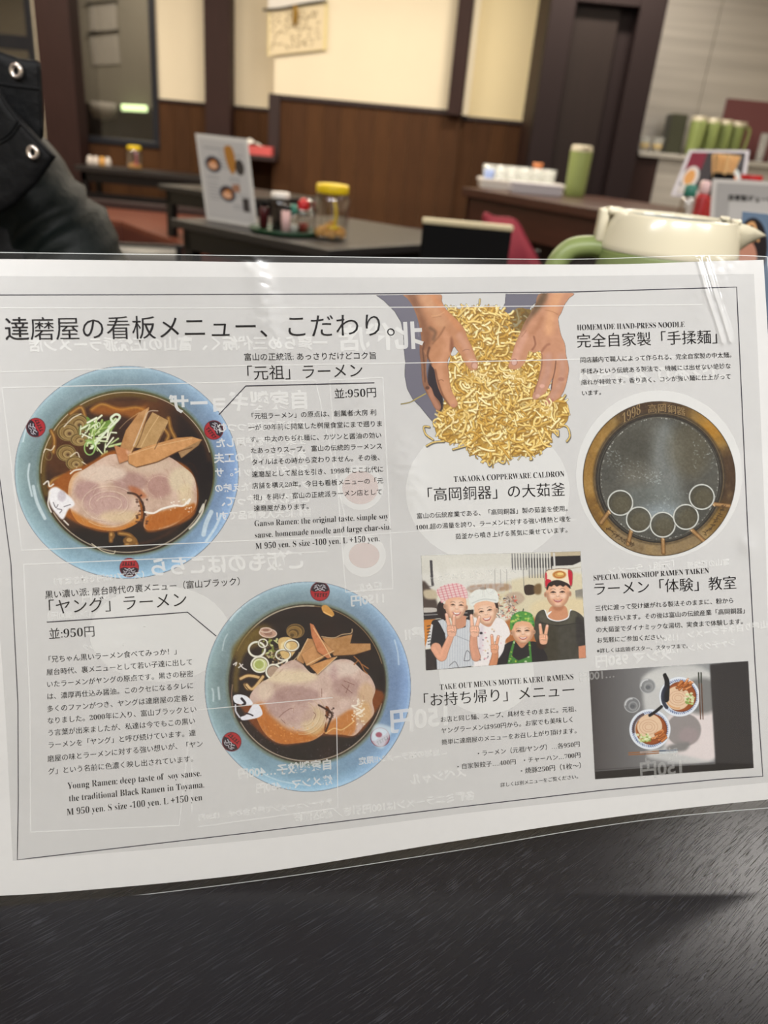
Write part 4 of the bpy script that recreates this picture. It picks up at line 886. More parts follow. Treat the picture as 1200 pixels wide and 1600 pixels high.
# what shows through from the back of the sheet
g2 = coons([(-80, 431), (300, 432.5), (700, 433), (1178, 428)], [(20, 1345), (400, 1312), (800, 1262), (1206, 1222)], [(-80, 431), (-40, 700), (0, 1000), (20, 1345)], [(1178, 428), (1188, 640), (1198, 900), (1206, 1222)], 60, 50)
on_menu(link('show_through_tint', gridmesh('show_through_tint', sheet(g2[..., 0], g2[..., 1], .00005)), TINT))
def disc(x, y, rx, ry): return [(x + rx*math.cos(k/40*6.2832), y + ry*math.sin(k/40*6.2832)) for k in range(40)]
for i, (x, y, rx, ry) in enumerate([(762, 768, 128, 112), (1030, 742, 130, 132), (760, 1050, 74, 66), (250, 990, 110, 75)]):
    patch('show_through_plate', disc(x, y, rx, ry), GHOST_SOFT, .00007 + i*.000004)
patch('show_through_plate', disc(563, 762, 36, 35), GHOST_SOFT, .00009); patch('show_through_dish', disc(563, 762, 28, 26), PINK, .00010)
patch('show_through_plate', disc(569, 868, 34, 33), GHOST_SOFT, .00009); patch('show_through_dish', disc(569, 868, 24, 20), PINK, .00010)
ribbon('show_through_frame', [
    ([(-50, 481), (300, 481.5), (640, 480), (1100, 476)], 1.4), ([(-30, 584), (3, 581), (300, 573), (650, 567), (1140, 556)], 1.4),
    (rr(3, 606, 493, 594, 545, 838, 34, 860), 1.4), (rr(515, 594, 598, 590, 614, 920, 540, 925), 1.4), ([(37, 882), (510, 862)], 1.4), ([(37, 882), (47, 1100), (48, 1300)], 1.4), ([(48, 1300), (280, 1290)], 1.4), ([(280, 1290), (300, 1110), (520, 1090)], 1.2), ([(310, 1292), (528, 1262), (526, 1120)], 1.2), ([(300, 1180), (300, 1270)], 1.2), ([(545, 838), (900, 812)], 1.0)], GHOST, .00019)

# lettering
def serif(s):
    r = ''
    for ch in s:
        if 'A' <= ch <= 'Z': r += chr(0x1D400 + ord(ch) - 65)
        elif 'a' <= ch <= 'z': r += chr(0x1D41A + ord(ch) - 97)
        elif '0' <= ch <= '9': r += chr(0x1D7CE + ord(ch) - 48)
        else: r += ch
    return r
GC = {}
def raw_glyph(s, off):
    c = bpy.data.curves.new('lettering', 'FONT'); c.body = s; c.size = 1; c.offset = off; c.resolution_u = 3
    o = bpy.data.objects.new('lettering', c); ev = o.evaluated_get(bpy.context.evaluated_depsgraph_get()) if False else o
    me = o.to_mesh(); n = len(me.vertices); v = np.zeros(n*3, np.float32); me.vertices.foreach_get('co', v); v = v.reshape(-1, 3)[:, :2].astype(float)
    me.calc_loop_triangles(); t = np.zeros(len(me.loop_triangles)*3, np.int32); me.loop_triangles.foreach_get('vertices', t)
    o.to_mesh_clear(); bpy.data.objects.remove(o); bpy.data.curves.remove(c)
    return v, t.reshape(-1, 3)
def tri_area(v, t):
    if not len(t): return 0
    a, b, c_ = v[t[:, 0]], v[t[:, 1]], v[t[:, 2]]; return float(np.abs((b[:, 0]-a[:, 0])*(c_[:, 1]-a[:, 1]) - (b[:, 1]-a[:, 1])*(c_[:, 0]-a[:, 0])).sum()/2)
def glyph(ch, off):
    k = (ch, off)
    if k not in GC:
        if ch == ' ': GC[k] = (np.zeros((0, 2)), np.zeros((0, 3), int), .28); return GC[k]
        v0, t0 = raw_glyph(ch, 0)
        if ord(ch) > 0x2E00 and ord(ch) < 0x10000: adv = 1.0
        else: adv = raw_glyph('I' + ch + 'I', 0)[0][:, 0].max() - raw_glyph('II', 0)[0][:, 0].max()
        v, t = v0, t0
        e = np.sort(np.concatenate([t0[:, [0, 1]], t0[:, [1, 2]], t0[:, [2, 0]]]), axis=1) if len(t0) else np.zeros((0, 2), int); ue, cn = np.unique(e, axis=0, return_counts=True)
        be = ue[cn == 1]; per = float(np.hypot(*(v0[be[:, 0]] - v0[be[:, 1]]).T).sum()) if len(be) else 0; A0 = tri_area(v0, t0)
        for of in ((off, off*.6, off*.3) if off else ()):
            v1, t1 = raw_glyph(ch, of); A1 = tri_area(v1, t1)
            if len(v1) and ((of < 0 and abs(A1 - (A0 + per*of)) < .05*A0) or (of > 0 and A0 < A1 < A0*2.2)) and np.abs(v1.max(0) - v0.max(0)).max() < .06 and np.abs(v1.min(0) - v0.min(0)).max() < .06: v, t = v1, t1; break
        GC[k] = (v, t, adv)
    return GC[k]
def glyphs(s, off):
    vs, ts, x, n = [], [], 0.0, 0
    for ch in s:
        lat = ord(ch) > 0xFFFF
        v, t, adv = glyph(ch, (-.017 if lat else off) if off <= 0 else off)
        if len(v): vs.append(v + (x, 0)); ts.append(t + n); n += len(v)
        x += adv
    return np.concatenate(vs), np.concatenate(ts)
def lettering(name, lines, mat=INK, lift=.00026, label=None, mapper=None, mirror=False, fat=None, double=True):
    vs, fs, b0 = [], [], 0
    for L in lines:
        s, x0, y0, x1, y1 = L[:5]; hs = L[5] if len(L) > 5 else 1.0
        cjk = sum(1 for ch in s if ord(ch) > 0x2E00); size = math.hypot(x1-x0, y1-y0)/max(1, len(s) if cjk*2 > len(s) else len(s)*.5)
        off = fat if fat is not None else (-.008 if size > 20 else -.006)
        v, t = glyphs(serif(s) if fat is None else s, off)
        if not len(v): continue
        full = s[-1] in '。、」）' or s[0] in '「（'
        a = 0.0 if s[0] in '「（・※' or cjk*2 > len(s) else v[:, 0].min()
        b = max(v[:, 0].max(), math.ceil(v[:, 0].max() - .02)) if s[-1] in '。、' else v[:, 0].max() + (.02 if cjk else 0)
        k = 1.0/(b - a); ux, uy = x1-x0, y1-y0
        ln = math.hypot(ux, uy); em = ln*k; hy = em*hs
        lean = .05
        for d in ((0.0, .016 if size > 20 else .018) if (double and fat is None) else (0.0,)):
            U_ = (v[:, 0] - a + d - (.008 if double and fat is None else 0))*k
            if mirror: U_ = 1 - U_
            X = x0 + ux*U_ - v[:, 1]*hy*lean; Y = y0 + uy*U_ - v[:, 1]*hy
            vs.append(np.stack([X, Y], 1)); fs.append(t + b0); b0 += len(v)
    V = np.concatenate(vs); T = np.concatenate(fs)
    co = (mapper or (lambda X, Y: sheet(X, Y, lift)))(V[:, 0], V[:, 1])
    me = rawmesh(bpy.data.meshes.new(name), co, T)
    o = link(name, me, mat)
    if label: o['label'] = label
    return o
def LT(name, lines, **k): return on_menu(lettering(name, lines, **k))

LT('heading', [('達磨屋の看板メニュー、こだわり。', 7, 529, 643, 522)], label='largest heading in black brush-serif letters')
LT('heading', [('富山の正統派: あっさりだけどコク旨', 381, 562.5, 588, 560)])
LT('heading', [('「元祖」ラーメン', 371, 592.5, 567, 587.5)])
LT('price', [('並:950円', 523, 621.5, 588, 619)])
LT('paragraph', [('「元祖ラーメン」の原点は、創業者:大房 利', 387, 654, 588, 648), ('一が 50年前に開業した桝屋食堂にまで遡りま', 388, 672, 597, 665.5), ('す。 中太のちぢれ麺に、カツンと醤油の効い', 390, 690.5, 596, 683.5), ('たあっさりスープ。 富山の伝統的ラーメンス', 391.5, 708, 597, 700.5), ('タイルはその時から変わりません。その後、', 393, 726, 600, 718), ('達磨屋として屋台を引き、1998年ここ北代に', 393.5, 745, 599, 736.5), ('店舗を構え20年。今日も看板メニューの「元', 394, 763, 599, 754.5), ('祖」を掲げ、富山の正統派ラーメン店として', 395.5, 781, 597, 772), ('達磨屋があります。', 396.5, 798.5, 489, 794.5)])
LT('paragraph', [('Ganso Ramen: the original taste. simple soy', 398, 822.5, 607, 810.5, 1.22), ('sause. homemade noodle and large char-siu.', 398.5, 840.5, 611, 827.5, 1.22), ('M 950 yen. S size -100 yen. L +150 yen.', 399.5, 858, 593, 845.5, 1.22)])
LT('heading', [('黒い濃い派: 屋台時代の裏メニュー（富山ブラック）', 70, 934.5, 375, 913)])
LT('heading', [('「ヤング」ラーメン', 60, 960, 292, 946)])
LT('price', [('並:950円', 77, 997.5, 148, 993)])
LT('paragraph', [('「兄ちゃん黒いラーメン食べてみっか！」', 69, 1035, 276, 1021.5), ('屋台時代、裏メニューとして若い子達に出して', 72.5, 1054.5, 300.5, 1038), ('いたラーメンがヤングの原点です。黒さの秘密', 72.5, 1073.5, 302, 1056.5), ('は、濃厚再仕込み醤油。このクセになるタレに', 73, 1092.5, 302, 1075), ('多くのファンがつき、ヤングは達磨屋の定番と', 73, 1112, 303, 1094), ('なりました。2000年に入り、富山ブラックとい', 73.5, 1130.5, 307, 1112), ('う言葉が出来ましたが、私達は今でもこの黒い', 74, 1149.5, 305, 1130.5), ('ラーメンを「ヤング」と呼び続けています。達', 74.5, 1168.5, 306, 1149), ('磨屋の味とラーメンに対する強い想いが、「ヤン', 74, 1190, 317, 1166), ('グ」という名前に色濃く映し出されています。', 75, 1209.5, 309, 1189)])
LT('paragraph', [('Young Ramen: deep taste of  soy sause.', 105.5, 1233, 314.5, 1212.5, 1.2), ('the traditional Black Ramen in Toyama.', 108, 1252.5, 319, 1230.5, 1.2), ('M 950 yen. S size -100 yen. L +150 yen', 104.5, 1274, 316, 1250.5, 1.2)])
LT('heading', [('TAKAOKA COPPERWARE CALDRON', 709.5, 753, 882, 744.5, 1.3), ('「高岡銅器」の大茹釜', 654, 782, 883.5, 773)])
LT('paragraph', [('富山の伝統産業である、「高岡銅器」製の茹釜を使用。', 651, 810, 893, 797.5), ('100L超の湯量を誇り、ラーメンに対する強い情熱と魂を', 649.5, 827.5, 892, 814), ('茹釜から噴き上げる蒸気に乗せています。', 711.5, 842, 893, 831)])
LT('heading', [('HOMEMADE HAND-PRESS NOODLE', 902, 515.8, 1070, 510.8, 1.3), ('完全自家製「手揉麺」', 901, 541.5, 1121, 534.5)])
LT('paragraph', [('同店舗内で職人によって作られる、完全自家製の中太麺。', 906.5, 566, 1149, 557.5), ('手揉みという伝統ある製法で、機械には出せない絶妙な', 907.5, 584, 1142, 575), ('縮れが特徴です。香り高く、コシが強い麺に仕上がって', 908, 601, 1142, 591.5), ('います。', 909, 617.5, 945, 616)])
LT('heading', [('SPECIAL WORKSHOP RAMEN TAIKEN', 928, 907, 1108, 895.5, 1.25), ('ラーメン「体験」教室', 926, 929, 1151, 918.5)])
LT('paragraph', [('三代に渡って受け継がれる製法そのままに、粉から', 930, 954, 1146, 941.5), ('製麺を行います。その後は富山の伝統産業「高岡銅器」', 930, 971, 1164, 957.5), ('の大茹釜でダイナミックな湯切、実食まで体験します。', 931.5, 988, 1167, 974), ('お気軽にご参加ください。', 932.5, 1004, 1044, 998)])
LT('footnote', [('※詳しくは店頭ポスター、スタッフまで。', 932.5, 1020, 1075, 1012)])
LT('heading', [('TAKE OUT MENUS MOTTE KAERU RAMENS', 687.5, 1078, 896, 1061.5, 1.3), ('「お持ち帰り」メニュー', 648, 1104, 898, 1086)])
LT('paragraph', [('お店と同じ麺、スープ、具材をそのままに。元祖、', 688, 1128, 907, 1110.5), ('ヤングラーメンは950円から。お家でも美味しく', 689, 1145.5, 895, 1127.5), ('簡単に達磨屋のメニューをお召し上がり頂けます。', 690, 1163.5, 907, 1144.5)])
LT('price_list', [('・ラーメン（元祖/ヤング）…各950円', 743, 1181.5, 906, 1166), ('・自家製餃子….400円', 711, 1202, 806, 1193.5), ('・チャーハン…700円', 815, 1192, 907, 1183), ('・焼豚250円（1枚〜）', 810, 1209, 908, 1199.5), ('詳しくは別メニューをご覧ください。', 782, 1229.5, 908, 1215.5)])
RIMINK = veil('cauldron_relief', (176, 150, 108), .75)
LT('cauldron_lettering', [('1998', 973, 662, 1001, 646, 1.5), ('高岡', 1012, 644.5, 1041, 643), ('銅器', 1043, 643.5, 1071, 649)], mat=RIMINK, lift=.00026)

def GT(lines, mat=GHOST, lift=.00020):
    for ln in lines: on_menu(lettering('show_through_lettering', [ln], mat=mat, lift=lift, mirror=True, fat=.03, double=False))
GT([('一窪らめ三代続く、富山の正統派ラーメン店', 45, 548, 512, 544), ('自家製ギョーザ', 264, 643, 484, 636), ('ご飯ものはこちら', 236, 898, 478, 886)])
GT([('北代店', 528, 546, 662, 540)], lift=.000205)
GT([('本格派の皮でつつむ', 340, 674, 478, 670), ('野菜・肉を使用した', 338, 698, 478, 693), ('あとチョットの工夫', 334, 722, 480, 717), ('秘のタレがグッド。サ', 336, 744, 482, 739), ('クッとした歯ごたえ味の', 336, 768, 484, 762), ('こだわりを持って、', 336, 790, 486, 784), ('皆様に大人気商品です！', 338, 812, 488, 806)])
GT([('（スープ150円で付きます）', 84, 914, 234, 902), ('チャーハン…650円', 128, 940, 276, 928), ('（ミニチャーハン…500円）', 74, 968, 232, 957), ('大人のチャーハン', 130, 992, 232, 984), ('（ピリ辛＆ガーリック', 130, 1015, 226, 1006), ('自家製餃子…400円', 372, 1216, 520, 1200), ('焼メンマ…450円', 400, 1238, 520, 1224), ('チャーシューメンで盛り合わせ…1250円', 310, 1282, 520, 1256), ('各種ミニラーメンは100円引き／税込価格', 458, 1284, 742, 1248)], mat=GHOST_SOFT)
GT([('担々麺', 555, 926, 598, 920), ('1150円', 548, 946, 600, 941), ('「元祖」ラーメン', 950, 898, 1062, 886), ('富山の正統派', 1072, 888, 1140, 882), ('山盛り白ネギラーメン…1150円', 1024, 1004, 1200, 980), ('シナチクメン…1200円', 1024, 1024, 1150, 1008), ('盛!!', 632, 1000, 664, 996), ('メンマ 950円', 930, 1042, 1050, 1030), ('ご当地の塩ラーメン!!限定', 560, 1194, 700, 1178), ('150円', 610, 1142, 700, 1132), ('スペシャル', 640, 1226, 730, 1212), ('コシあり あっさり', 905, 604, 1138, 590)], mat=GHOST_SOFT)
GT([('ラーメン「ヤング」裏メニュー', 672, 908, 830, 892), ('150円', 730, 932, 800, 925), ('…100円', 905, 1064, 960, 1058), ('味一丁', 1000, 1190, 1060, 1184), ('150円', 1000, 1215, 1066, 1208)], mat=veil('show_through_faint', (236, 236, 234), .22), lift=.00028)

# the clear film: slightly larger than the paper, crinkled in places
FT = [(-108, 393), (120, 396), (430, 400), (700, 403.5), (900, 405), (1060, 400), (1150, 399), (1199, 401)]
FB = [(-30, 1418), (120, 1409), (400, 1376), (700, 1331), (900, 1297), (1060, 1275), (1252, 1258)]
FLf = [(-108, 393), (-75, 600), (-55, 800), (-48, 1050), (-30, 1418)]
FRt = [(1199, 401), (1212, 600), (1222, 820), (1234, 1040), (1252, 1258)]
g = coons(FT, FB, FLf, FRt, 520, 400)
def crinkle(X, Y):
    r = np.random.RandomState(12); out = np.zeros_like(X)
    spots = [(410, 450, 20, 60, 1.0, .3), (470, 520, 40, 40, .5, 0), (425, 540, 18, 46, .9, .2), (560, 640, 36, 40, .35, 0), (1112, 450, 34, 70, .8, -.25), (640, 740, 26, 60, .8, .2), (688, 900, 40, 34, .9, 0), (1170, 850, 14, 18, 1.0, 0), (1165, 560, 26, 60, .25, 0), (560, 612, 26, 22, .5, 0), (850, 470, 60, 30, .15, 0)]
    env = sum(a*np.exp(-(((X-x) - sh*(Y-y))/sx)**2 - ((Y-y)/sy)**2) for x, y, sx, sy, a, sh in spots)
    for k in range(26):
        a = r.uniform(0, math.pi); w = r.uniform(.16, .55); ph = r.uniform(0, 6.28)
        out += np.abs(np.sin(w*(X*math.cos(a) + Y*math.sin(a))*.5 + ph + 1.4*np.sin(.07*(X*math.sin(a) - Y*math.cos(a)) + ph)))/w/26
    # two long creases that catch the lamps at the upper right
    for x0, y0, x1, y1 in ((1092, 405, 1131, 533), (1104, 403, 1143, 531)):
        t = np.clip(((X-x0)*(x1-x0) + (Y-y0)*(y1-y0))/((x1-x0)**2 + (y1-y0)**2), 0, 1); dd = np.hypot(X - x0 - t*(x1-x0), Y - y0 - t*(y1-y0))
        out = out + 3.2*np.exp(-(dd/3.2)**2)
        env = np.maximum(env, np.exp(-(dd/7)**2)*.45*(Y < 560))
    broad = .0009*np.sin(X/95 + .8*np.sin(Y/140)) * .25
    return out*env*.00016 + broad*.25
lift = .00046 + crinkle(g[..., 0], g[..., 1])
def film_material():
    m = bpy.data.materials.new('laminate_film'); m.use_nodes = True; nt = m.node_tree; nt.nodes.clear()
    out = nt.nodes.new('ShaderNodeOutputMaterial'); mx = nt.nodes.new('ShaderNodeMixShader'); tr = nt.nodes.new('ShaderNodeBsdfTransparent'); gl = nt.nodes.new('ShaderNodeBsdfGlossy'); fr = nt.nodes.new('ShaderNodeFresnel')
    tr.inputs[0].default_value = (.97, .975, .97, 1); gl.inputs['Roughness'].default_value = .12; fr.inputs[0].default_value = 1.5
    nt.links.new(fr.outputs[0], mx.inputs[0]); nt.links.new(tr.outputs[0], mx.inputs[1]); nt.links.new(gl.outputs[0], mx.inputs[2]); nt.links.new(mx.outputs[0], out.inputs[0]); return m
FILM = film_material()
o = on_menu(link('laminate_film', gridmesh('laminate_film', sheet(g[..., 0], g[..., 1], lift)), FILM, smooth=True)); o['label'] = 'clear glossy laminate film with crinkles'
# film rim: the welded border seen past the paper edge
RIM = material('film_rim', (210, 214, 214), rough=.15, alpha=.45)
ribbon('film_rim', [(list(map(tuple, crv(FT, 60))), 1.3)], RIM, .0003); ribbon('film_rim', [(list(map(tuple, crv(FB, 60))), 1.3)], RIM, .0003); ribbon('film_rim', [(list(map(tuple, crv(FRt, 40))), 1.3)], RIM, .0003)
# ---------------------------------------------------------------- materials of the room
CREAM = material('cream_plaster', (236, 226, 202), rough=.8, vary=.02, vscale=3, nscale=120, nstr=.05)
YCREAM = material('yellow_cream_wallpaper', (242, 228, 188), rough=.8)
CEILM = material('ceiling_board', (225, 220, 208), rough=.9)
BROWNBEAM = material('stained_dark_timber', (50, 32, 30), rough=.6, spec=.3, vary=.15, vscale=8, stretch=(8, 8, .6))
DARKDOOR = material('dark_door_timber', (30, 21, 20), rough=.55, spec=.3, vary=.12, vscale=9, stretch=(9, 9, .5))
WAINS = [material('walnut_board', c, rough=.7, spec=.22, vary=.16, vscale=7, stretch=(10, 10, .7), nscale=30, nstr=.1) for c in ((78, 51, 31), (75, 49, 30), (82, 54, 32))]
DOORF = material('very_dark_door_frame', (30, 20, 22), rough=.6, spec=.25)
CAP = material('dark_cap_rail', (48, 34, 34), rough=.5)
FLOORM = material('dark_floor_tile', (58, 46, 42), rough=.4, vary=.1, vscale=5)
PLATF = material('red_brown_platform_board', (112, 64, 50), rough=.3, vary=.14, vscale=6, stretch=(.8, 10, 10))
PLATD = material('dark_red_platform_edge', (84, 44, 38), rough=.35, vary=.1, vscale=6)
BLACKW = material('black_lacquer', (18, 17, 19), rough=.35)
BLACKM = material('black_vinyl', (8, 8, 9), rough=.7, spec=.15)
TOPGREY = material('black_table_top', (40, 38, 38), rough=.33, nscale=160, nstr=.2, stretch=(1, 8, 1))
ALU = material('dark_window_metal', (44, 46, 54), rough=.35, metal=.3)
STEEL = material('brushed_steel', (204, 200, 195), rough=.36, metal=.6, vary=.13, vscale=2.2, stretch=(.3, 1, 9), nscale=60, nstr=.05)
STEELP = material('steel_trim', (206, 204, 200), rough=.3, metal=.7)
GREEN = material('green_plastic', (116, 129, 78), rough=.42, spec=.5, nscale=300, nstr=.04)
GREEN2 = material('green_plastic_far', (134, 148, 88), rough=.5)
IVORY = material('ivory_plastic', (198, 191, 168), rough=.22, coat=.3)
LINER = material('grey_steel_liner', (120, 128, 132), rough=.3, metal=.6)
MAROON = material('maroon_fabric', (134, 36, 54), rough=.7, vary=.08, vscale=40)
WOODC = material('brown_counter_timber', (60, 34, 26), rough=.35, vary=.15, vscale=5, stretch=(1, 9, 9))
DKRED = material('dark_counter_front', (38, 22, 18), rough=.5)
WHITEP = material('white_plastic', (226, 222, 218), rough=.35)
YELLOW = material('yellow_lid_plastic', (232, 200, 30), rough=.4)
REDP = material('red_plastic', (200, 34, 40), rough=.35)
TEAL = material('teal_plastic', (52, 120, 104), rough=.4)
TRAYG = material('dark_green_tray', (30, 66, 42), rough=.35)
PAPERW = material('white_paper', (226, 224, 220), rough=.8)
BAMBOO = material('bamboo_chopsticks', (238, 198, 140), rough=.6, vary=.12, vscale=60)
BITS = material('fried_batter_bits', (214, 164, 92), rough=.8, vary=.25, vscale=90)
SOY = material('soy_sauce_glass', (24, 14, 16), rough=.12, coat=.5)
def clear(name, tint=(1, 1, 1), base=.12, rough=.05):
    m = bpy.data.materials.new(name); m.use_nodes = True; nt = m.node_tree; nt.nodes.clear()
    out = nt.nodes.new('ShaderNodeOutputMaterial'); mx = nt.nodes.new('ShaderNodeMixShader'); tr = nt.nodes.new('ShaderNodeBsdfTransparent'); gl = nt.nodes.new('ShaderNodeBsdfGlossy'); lw = nt.nodes.new('ShaderNodeLayerWeight'); ma = nt.nodes.new('ShaderNodeMath')
    tr.inputs[0].default_value = tint + (1,); gl.inputs['Roughness'].default_value = rough; lw.inputs[0].default_value = .35; ma.operation = 'MULTIPLY_ADD'; ma.inputs[1].default_value = .7; ma.inputs[2].default_value = base
    nt.links.new(lw.outputs['Facing'], ma.inputs[0]); nt.links.new(ma.outputs[0], mx.inputs[0]); nt.links.new(tr.outputs[0], mx.inputs[1]); nt.links.new(gl.outputs[0], mx.inputs[2]); nt.links.new(mx.outputs[0], out.inputs[0]); return m
CLEAR = clear('clear_plastic', (.93, .93, .92), .10, .12); GLASS = material('drinking_glass', (216, 220, 218), rough=.06, coat=.8, alpha=.26); PANE = clear('window_glass', (.84, .82, .79), .035, .02)

# ---------------------------------------------------------------- room shell
YB = 7.0                                            # the long wall opposite
XL, XR, YN = -5.2, 4.8, -3.2
def X_at(px, py, Y): return P(px, py, Y).x
def Z_at(px, py, Y): return P(px, py, Y).z
o = obj('floor', box(XL, XR, YN, YB + .1, -.06, 0), FLOORM); struct(o)
o = obj('ceiling', box(XL, XR, YN, YB + 2.2, CEIL, CEIL + .06), CEILM); struct(o)
struct(obj('wall_left', box(XL - .1, XL, YN, YB + 2.2, 0, CEIL), CREAM)); struct(obj('wall_right', box(XR, XR + .1, YN, YB + 2.2, 0, CEIL), CREAM)); struct(obj('wall_near', box(XL, XR, YN - .1, YN, 0, CEIL), CREAM))

# opposite wall with its two window openings
wx0, wx1 = X_at(104, 100, YB), X_at(246, 100, YB); wz0 = Z_at(180, 226, YB); wz1 = 2.35
vx0, vx1 = X_at(-230, 60, YB), X_at(54, 60, YB); vz0 = .55
jog = X_at(428, 150, YB - .3)
bm = bmesh.new(); y0, y1 = YB, YB + .12
add_box(bm, XL, vx0, y0, y1, 0, CEIL); add_box(bm, vx0, vx1, y0, y1, 0, vz0); add_box(bm, vx0, vx1, y0, y1, 2.35, CEIL); add_box(bm, vx1, wx0, y0, y1, 0, CEIL)
add_box(bm, wx0, wx1, y0, y1, 0, wz0); add_box(bm, wx0, wx1, y0, y1, wz1, CEIL); add_box(bm, wx1, jog, y0, y1, 0, CEIL)
WB = struct(obj('wall_back', bm, CREAM, origin=(wx1, YB, 0)))
YM = YB - .3                                        # middle bay stands a little forward
mx1 = X_at(727, 120, YM)
WM = struct(obj('wall_middle', box(jog, mx1, YM, YB + .12, 0, CEIL), CREAM, origin=(jog, YM, 0)))
sx1 = X_at(872, 120, YM)
WS = struct(obj('wall_side', box(mx1, sx1 + .3, YM + .06, YB + .12, 0, CEIL), YCREAM, origin=(mx1, YM + .06, 0)))
def planks(parent, xa, xb, Y, z0, z1, w=.135):
    n = max(1, round(abs(xb - xa)/w)); dx = (xb - xa)/n; me0 = None
    for k in range(n):
        x = xa + dx*k
        if me0 is None:
            bm = box(.0008, dx - .0008, -.014, 0, 0, z1 - z0, .002, seg=1); me0 = bpy.data.meshes.new('board'); bmesh.ops.recalc_face_normals(bm, faces=bm.faces); bm.to_mesh(me0); bm.free(); me0.materials.append(WAINS[0])
        o = bpy.data.objects.new('board', me0); col.objects.link(o); o.parent = parent; o.location = Vector((x, Y, z0)) - parent.location
        o.material_slots[0].link = 'OBJECT'; o.material_slots[0].material = WAINS[(k*7 + k//3) % 3]
zl = Z_at(285, 162, YB); zm = Z_at(560, 167, YM); zs = Z_at(790, 194, YM + .06)
planks(WB, X_at(246, 200, YB), jog - .02, YB, 0, zl); planks(WB, wx0 + .01, X_at(246, 200, YB), YB, 0, wz0 - .001); planks(WM, jog, mx1, YM, 0, zm); planks(WS, mx1, sx1 + .05, YM + .06, 0, zs)
struct(obj('trim_1', box(X_at(246, 165, YB), jog, YB - .03, YB + .001, zl, zl + .022, .003), CAP)); struct(obj('trim_2', box(jog - .02, mx1, YM - .03, YM + .001, zm, zm + .035, .004), CAP)); struct(obj('trim_3', box(mx1, sx1, YM + .03, YM + .061, zs, zs + .03, .004), CAP))
# stepped dark moulding and little ledge with the tissues
zt = Z_at(385, 240, YM); xt0 = X_at(330, 240, YM); xt1 = X_at(438, 200, YM)
struct(obj('trim_4', box(X_at(420, 200, YM - .02), xt1, YM - .05, YM - .015, zt, zm + .035, .004), CAP))
ledge = struct(obj('trim_5', box(xt0, xt1, YM - .22, YB - .001, zt - .035, zt, .004), CAP))
# timber posts
def post(n, pxa, pxb, py, Y, d=.14, mat=None):
    return struct(obj('trim_%d' % n, box(X_at(pxa, py, Y), X_at(pxb, py, Y), Y, Y + d, 0, CEIL, .006), mat or BROWNBEAM, origin=(X_at(pxa, py, Y), Y, 0)))
post(6, 60, 114, 100, YB - .25, .2); post(7, 319, 359, 100, YB - .2, .18); 
struct(obj('trim_8', box(X_at(708, 90, YM - .1), X_at(731, 90, YM - .1), YM - .1, YM - .001, zm, CEIL, .004), BROWNBEAM)); struct(obj('trim_9', box(X_at(732, 90, YM - .04), X_at(742, 90, YM - .04), YM - .04, YM + .06, zs + .03, CEIL, .003), CREAM))
# window with metal frame, made-up room beyond standing in for its reflection
def window(n, x0, x1, z0, z1, Y, mull=(), rail=()):
    w = bpy.data.objects.new('window_%d' % n, None); col.objects.link(w); w.location = (x0, Y, z0); struct(w)
    def add(nm, bm, mat): return obj(nm, bm, mat, w)
    t = .05; L = x1 - x0; Hh = z1 - z0
    for a in ((0, L, 0, t), (0, L, Hh - t, Hh), (0, t, t, Hh - t), (L - t, L, t, Hh - t)): add('frame', box(a[0], a[1], -.03, .06, a[2], a[3], .004), ALU)
    for m in mull: add('mullion', box(m - .02, m + .02, -.02, .04, t, Hh - t, .003), ALU)
    for r in rail: add('rail', box(t, L - t, -.02, .04, r - .05, r + .05, .003), ALU)
    add('pane', box(t, L - t, .005, .011, t, Hh - t), PANE); return w
window(1, wx0, wx1, wz0, wz1, YB); window(2, vx0, vx1, vz0, 2.35, YB, rail=(Z_at(20, 66, YB) - vz0,))
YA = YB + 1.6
GREYW = material('reflected_grey_wall', (122, 116, 108), rough=.9); REDB = material('reflected_dark_red', (22, 11, 12), rough=.6)
struct(obj('wall_reflected', box(XL, XR, YA, YA + .1, 0, CEIL), GREYW)); struct(obj('floor_reflected', box(XL, XR, YB + .1, YA, -.06, 0), FLOORM))  # made-up wall and floor, standing in for what the panes reflect
struct(obj('trim_10', box(X_at(128, 190, YA - .05), X_at(240, 190, YA - .05), YA - .05, YA - .001, 0, Z_at(180, 165, YA)), REDB))  # dark red part of the reflection, built as a board
tag(obj('reflected_tube_lamp', (lambda b: (tube(b, [P(191, 168, YA - .08), P(229, 170, YA - .08)], .030, 14), b)[1])(bmesh.new()), material('reflected_tube_glow', (220, 255, 190), emit=(226, 255, 190), es=2.2)), 'short greenish white tube lamp as if mirrored in the dark window', 'lamp')  # added glowing tube in place of a light reflected in the pane
area('annex_fill', (-2.6, YB + .8, 2.5), .6, 34, (1, .95, .8))  # unseen light added to brighten the made-up annex
# papers added behind the glass for wall hangings it reflects
GREYP = material('reflected_grey_paper', (150, 144, 140), rough=.8)
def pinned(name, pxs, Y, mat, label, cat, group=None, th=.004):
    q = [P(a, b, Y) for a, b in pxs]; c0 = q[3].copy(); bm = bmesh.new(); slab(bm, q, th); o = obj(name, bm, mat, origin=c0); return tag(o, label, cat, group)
pinned('reflection', [(139, 10), (181, 4), (183, 48), (141, 48)], YA - .012, GREYP, 'upper grey notice sheet as if mirrored in the dark window', 'reflection')
pinned('reflection', [(139, 54), (184, 49), (188, 100), (146, 102)], YA - .012, GREYP, 'lower grey notice sheet as if mirrored in the dark window', 'reflection')
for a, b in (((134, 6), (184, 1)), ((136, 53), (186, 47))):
    bm = bmesh.new(); tube(bm, [P(*a, YA - .03), P(*b, YA - .03)], .008, 8); tag(obj('reflected_rod', bm, BLACKM), 'reflected dark rod across the %s of the notice behind the window' % ('top' if a[1] < 20 else 'middle'), 'rod')
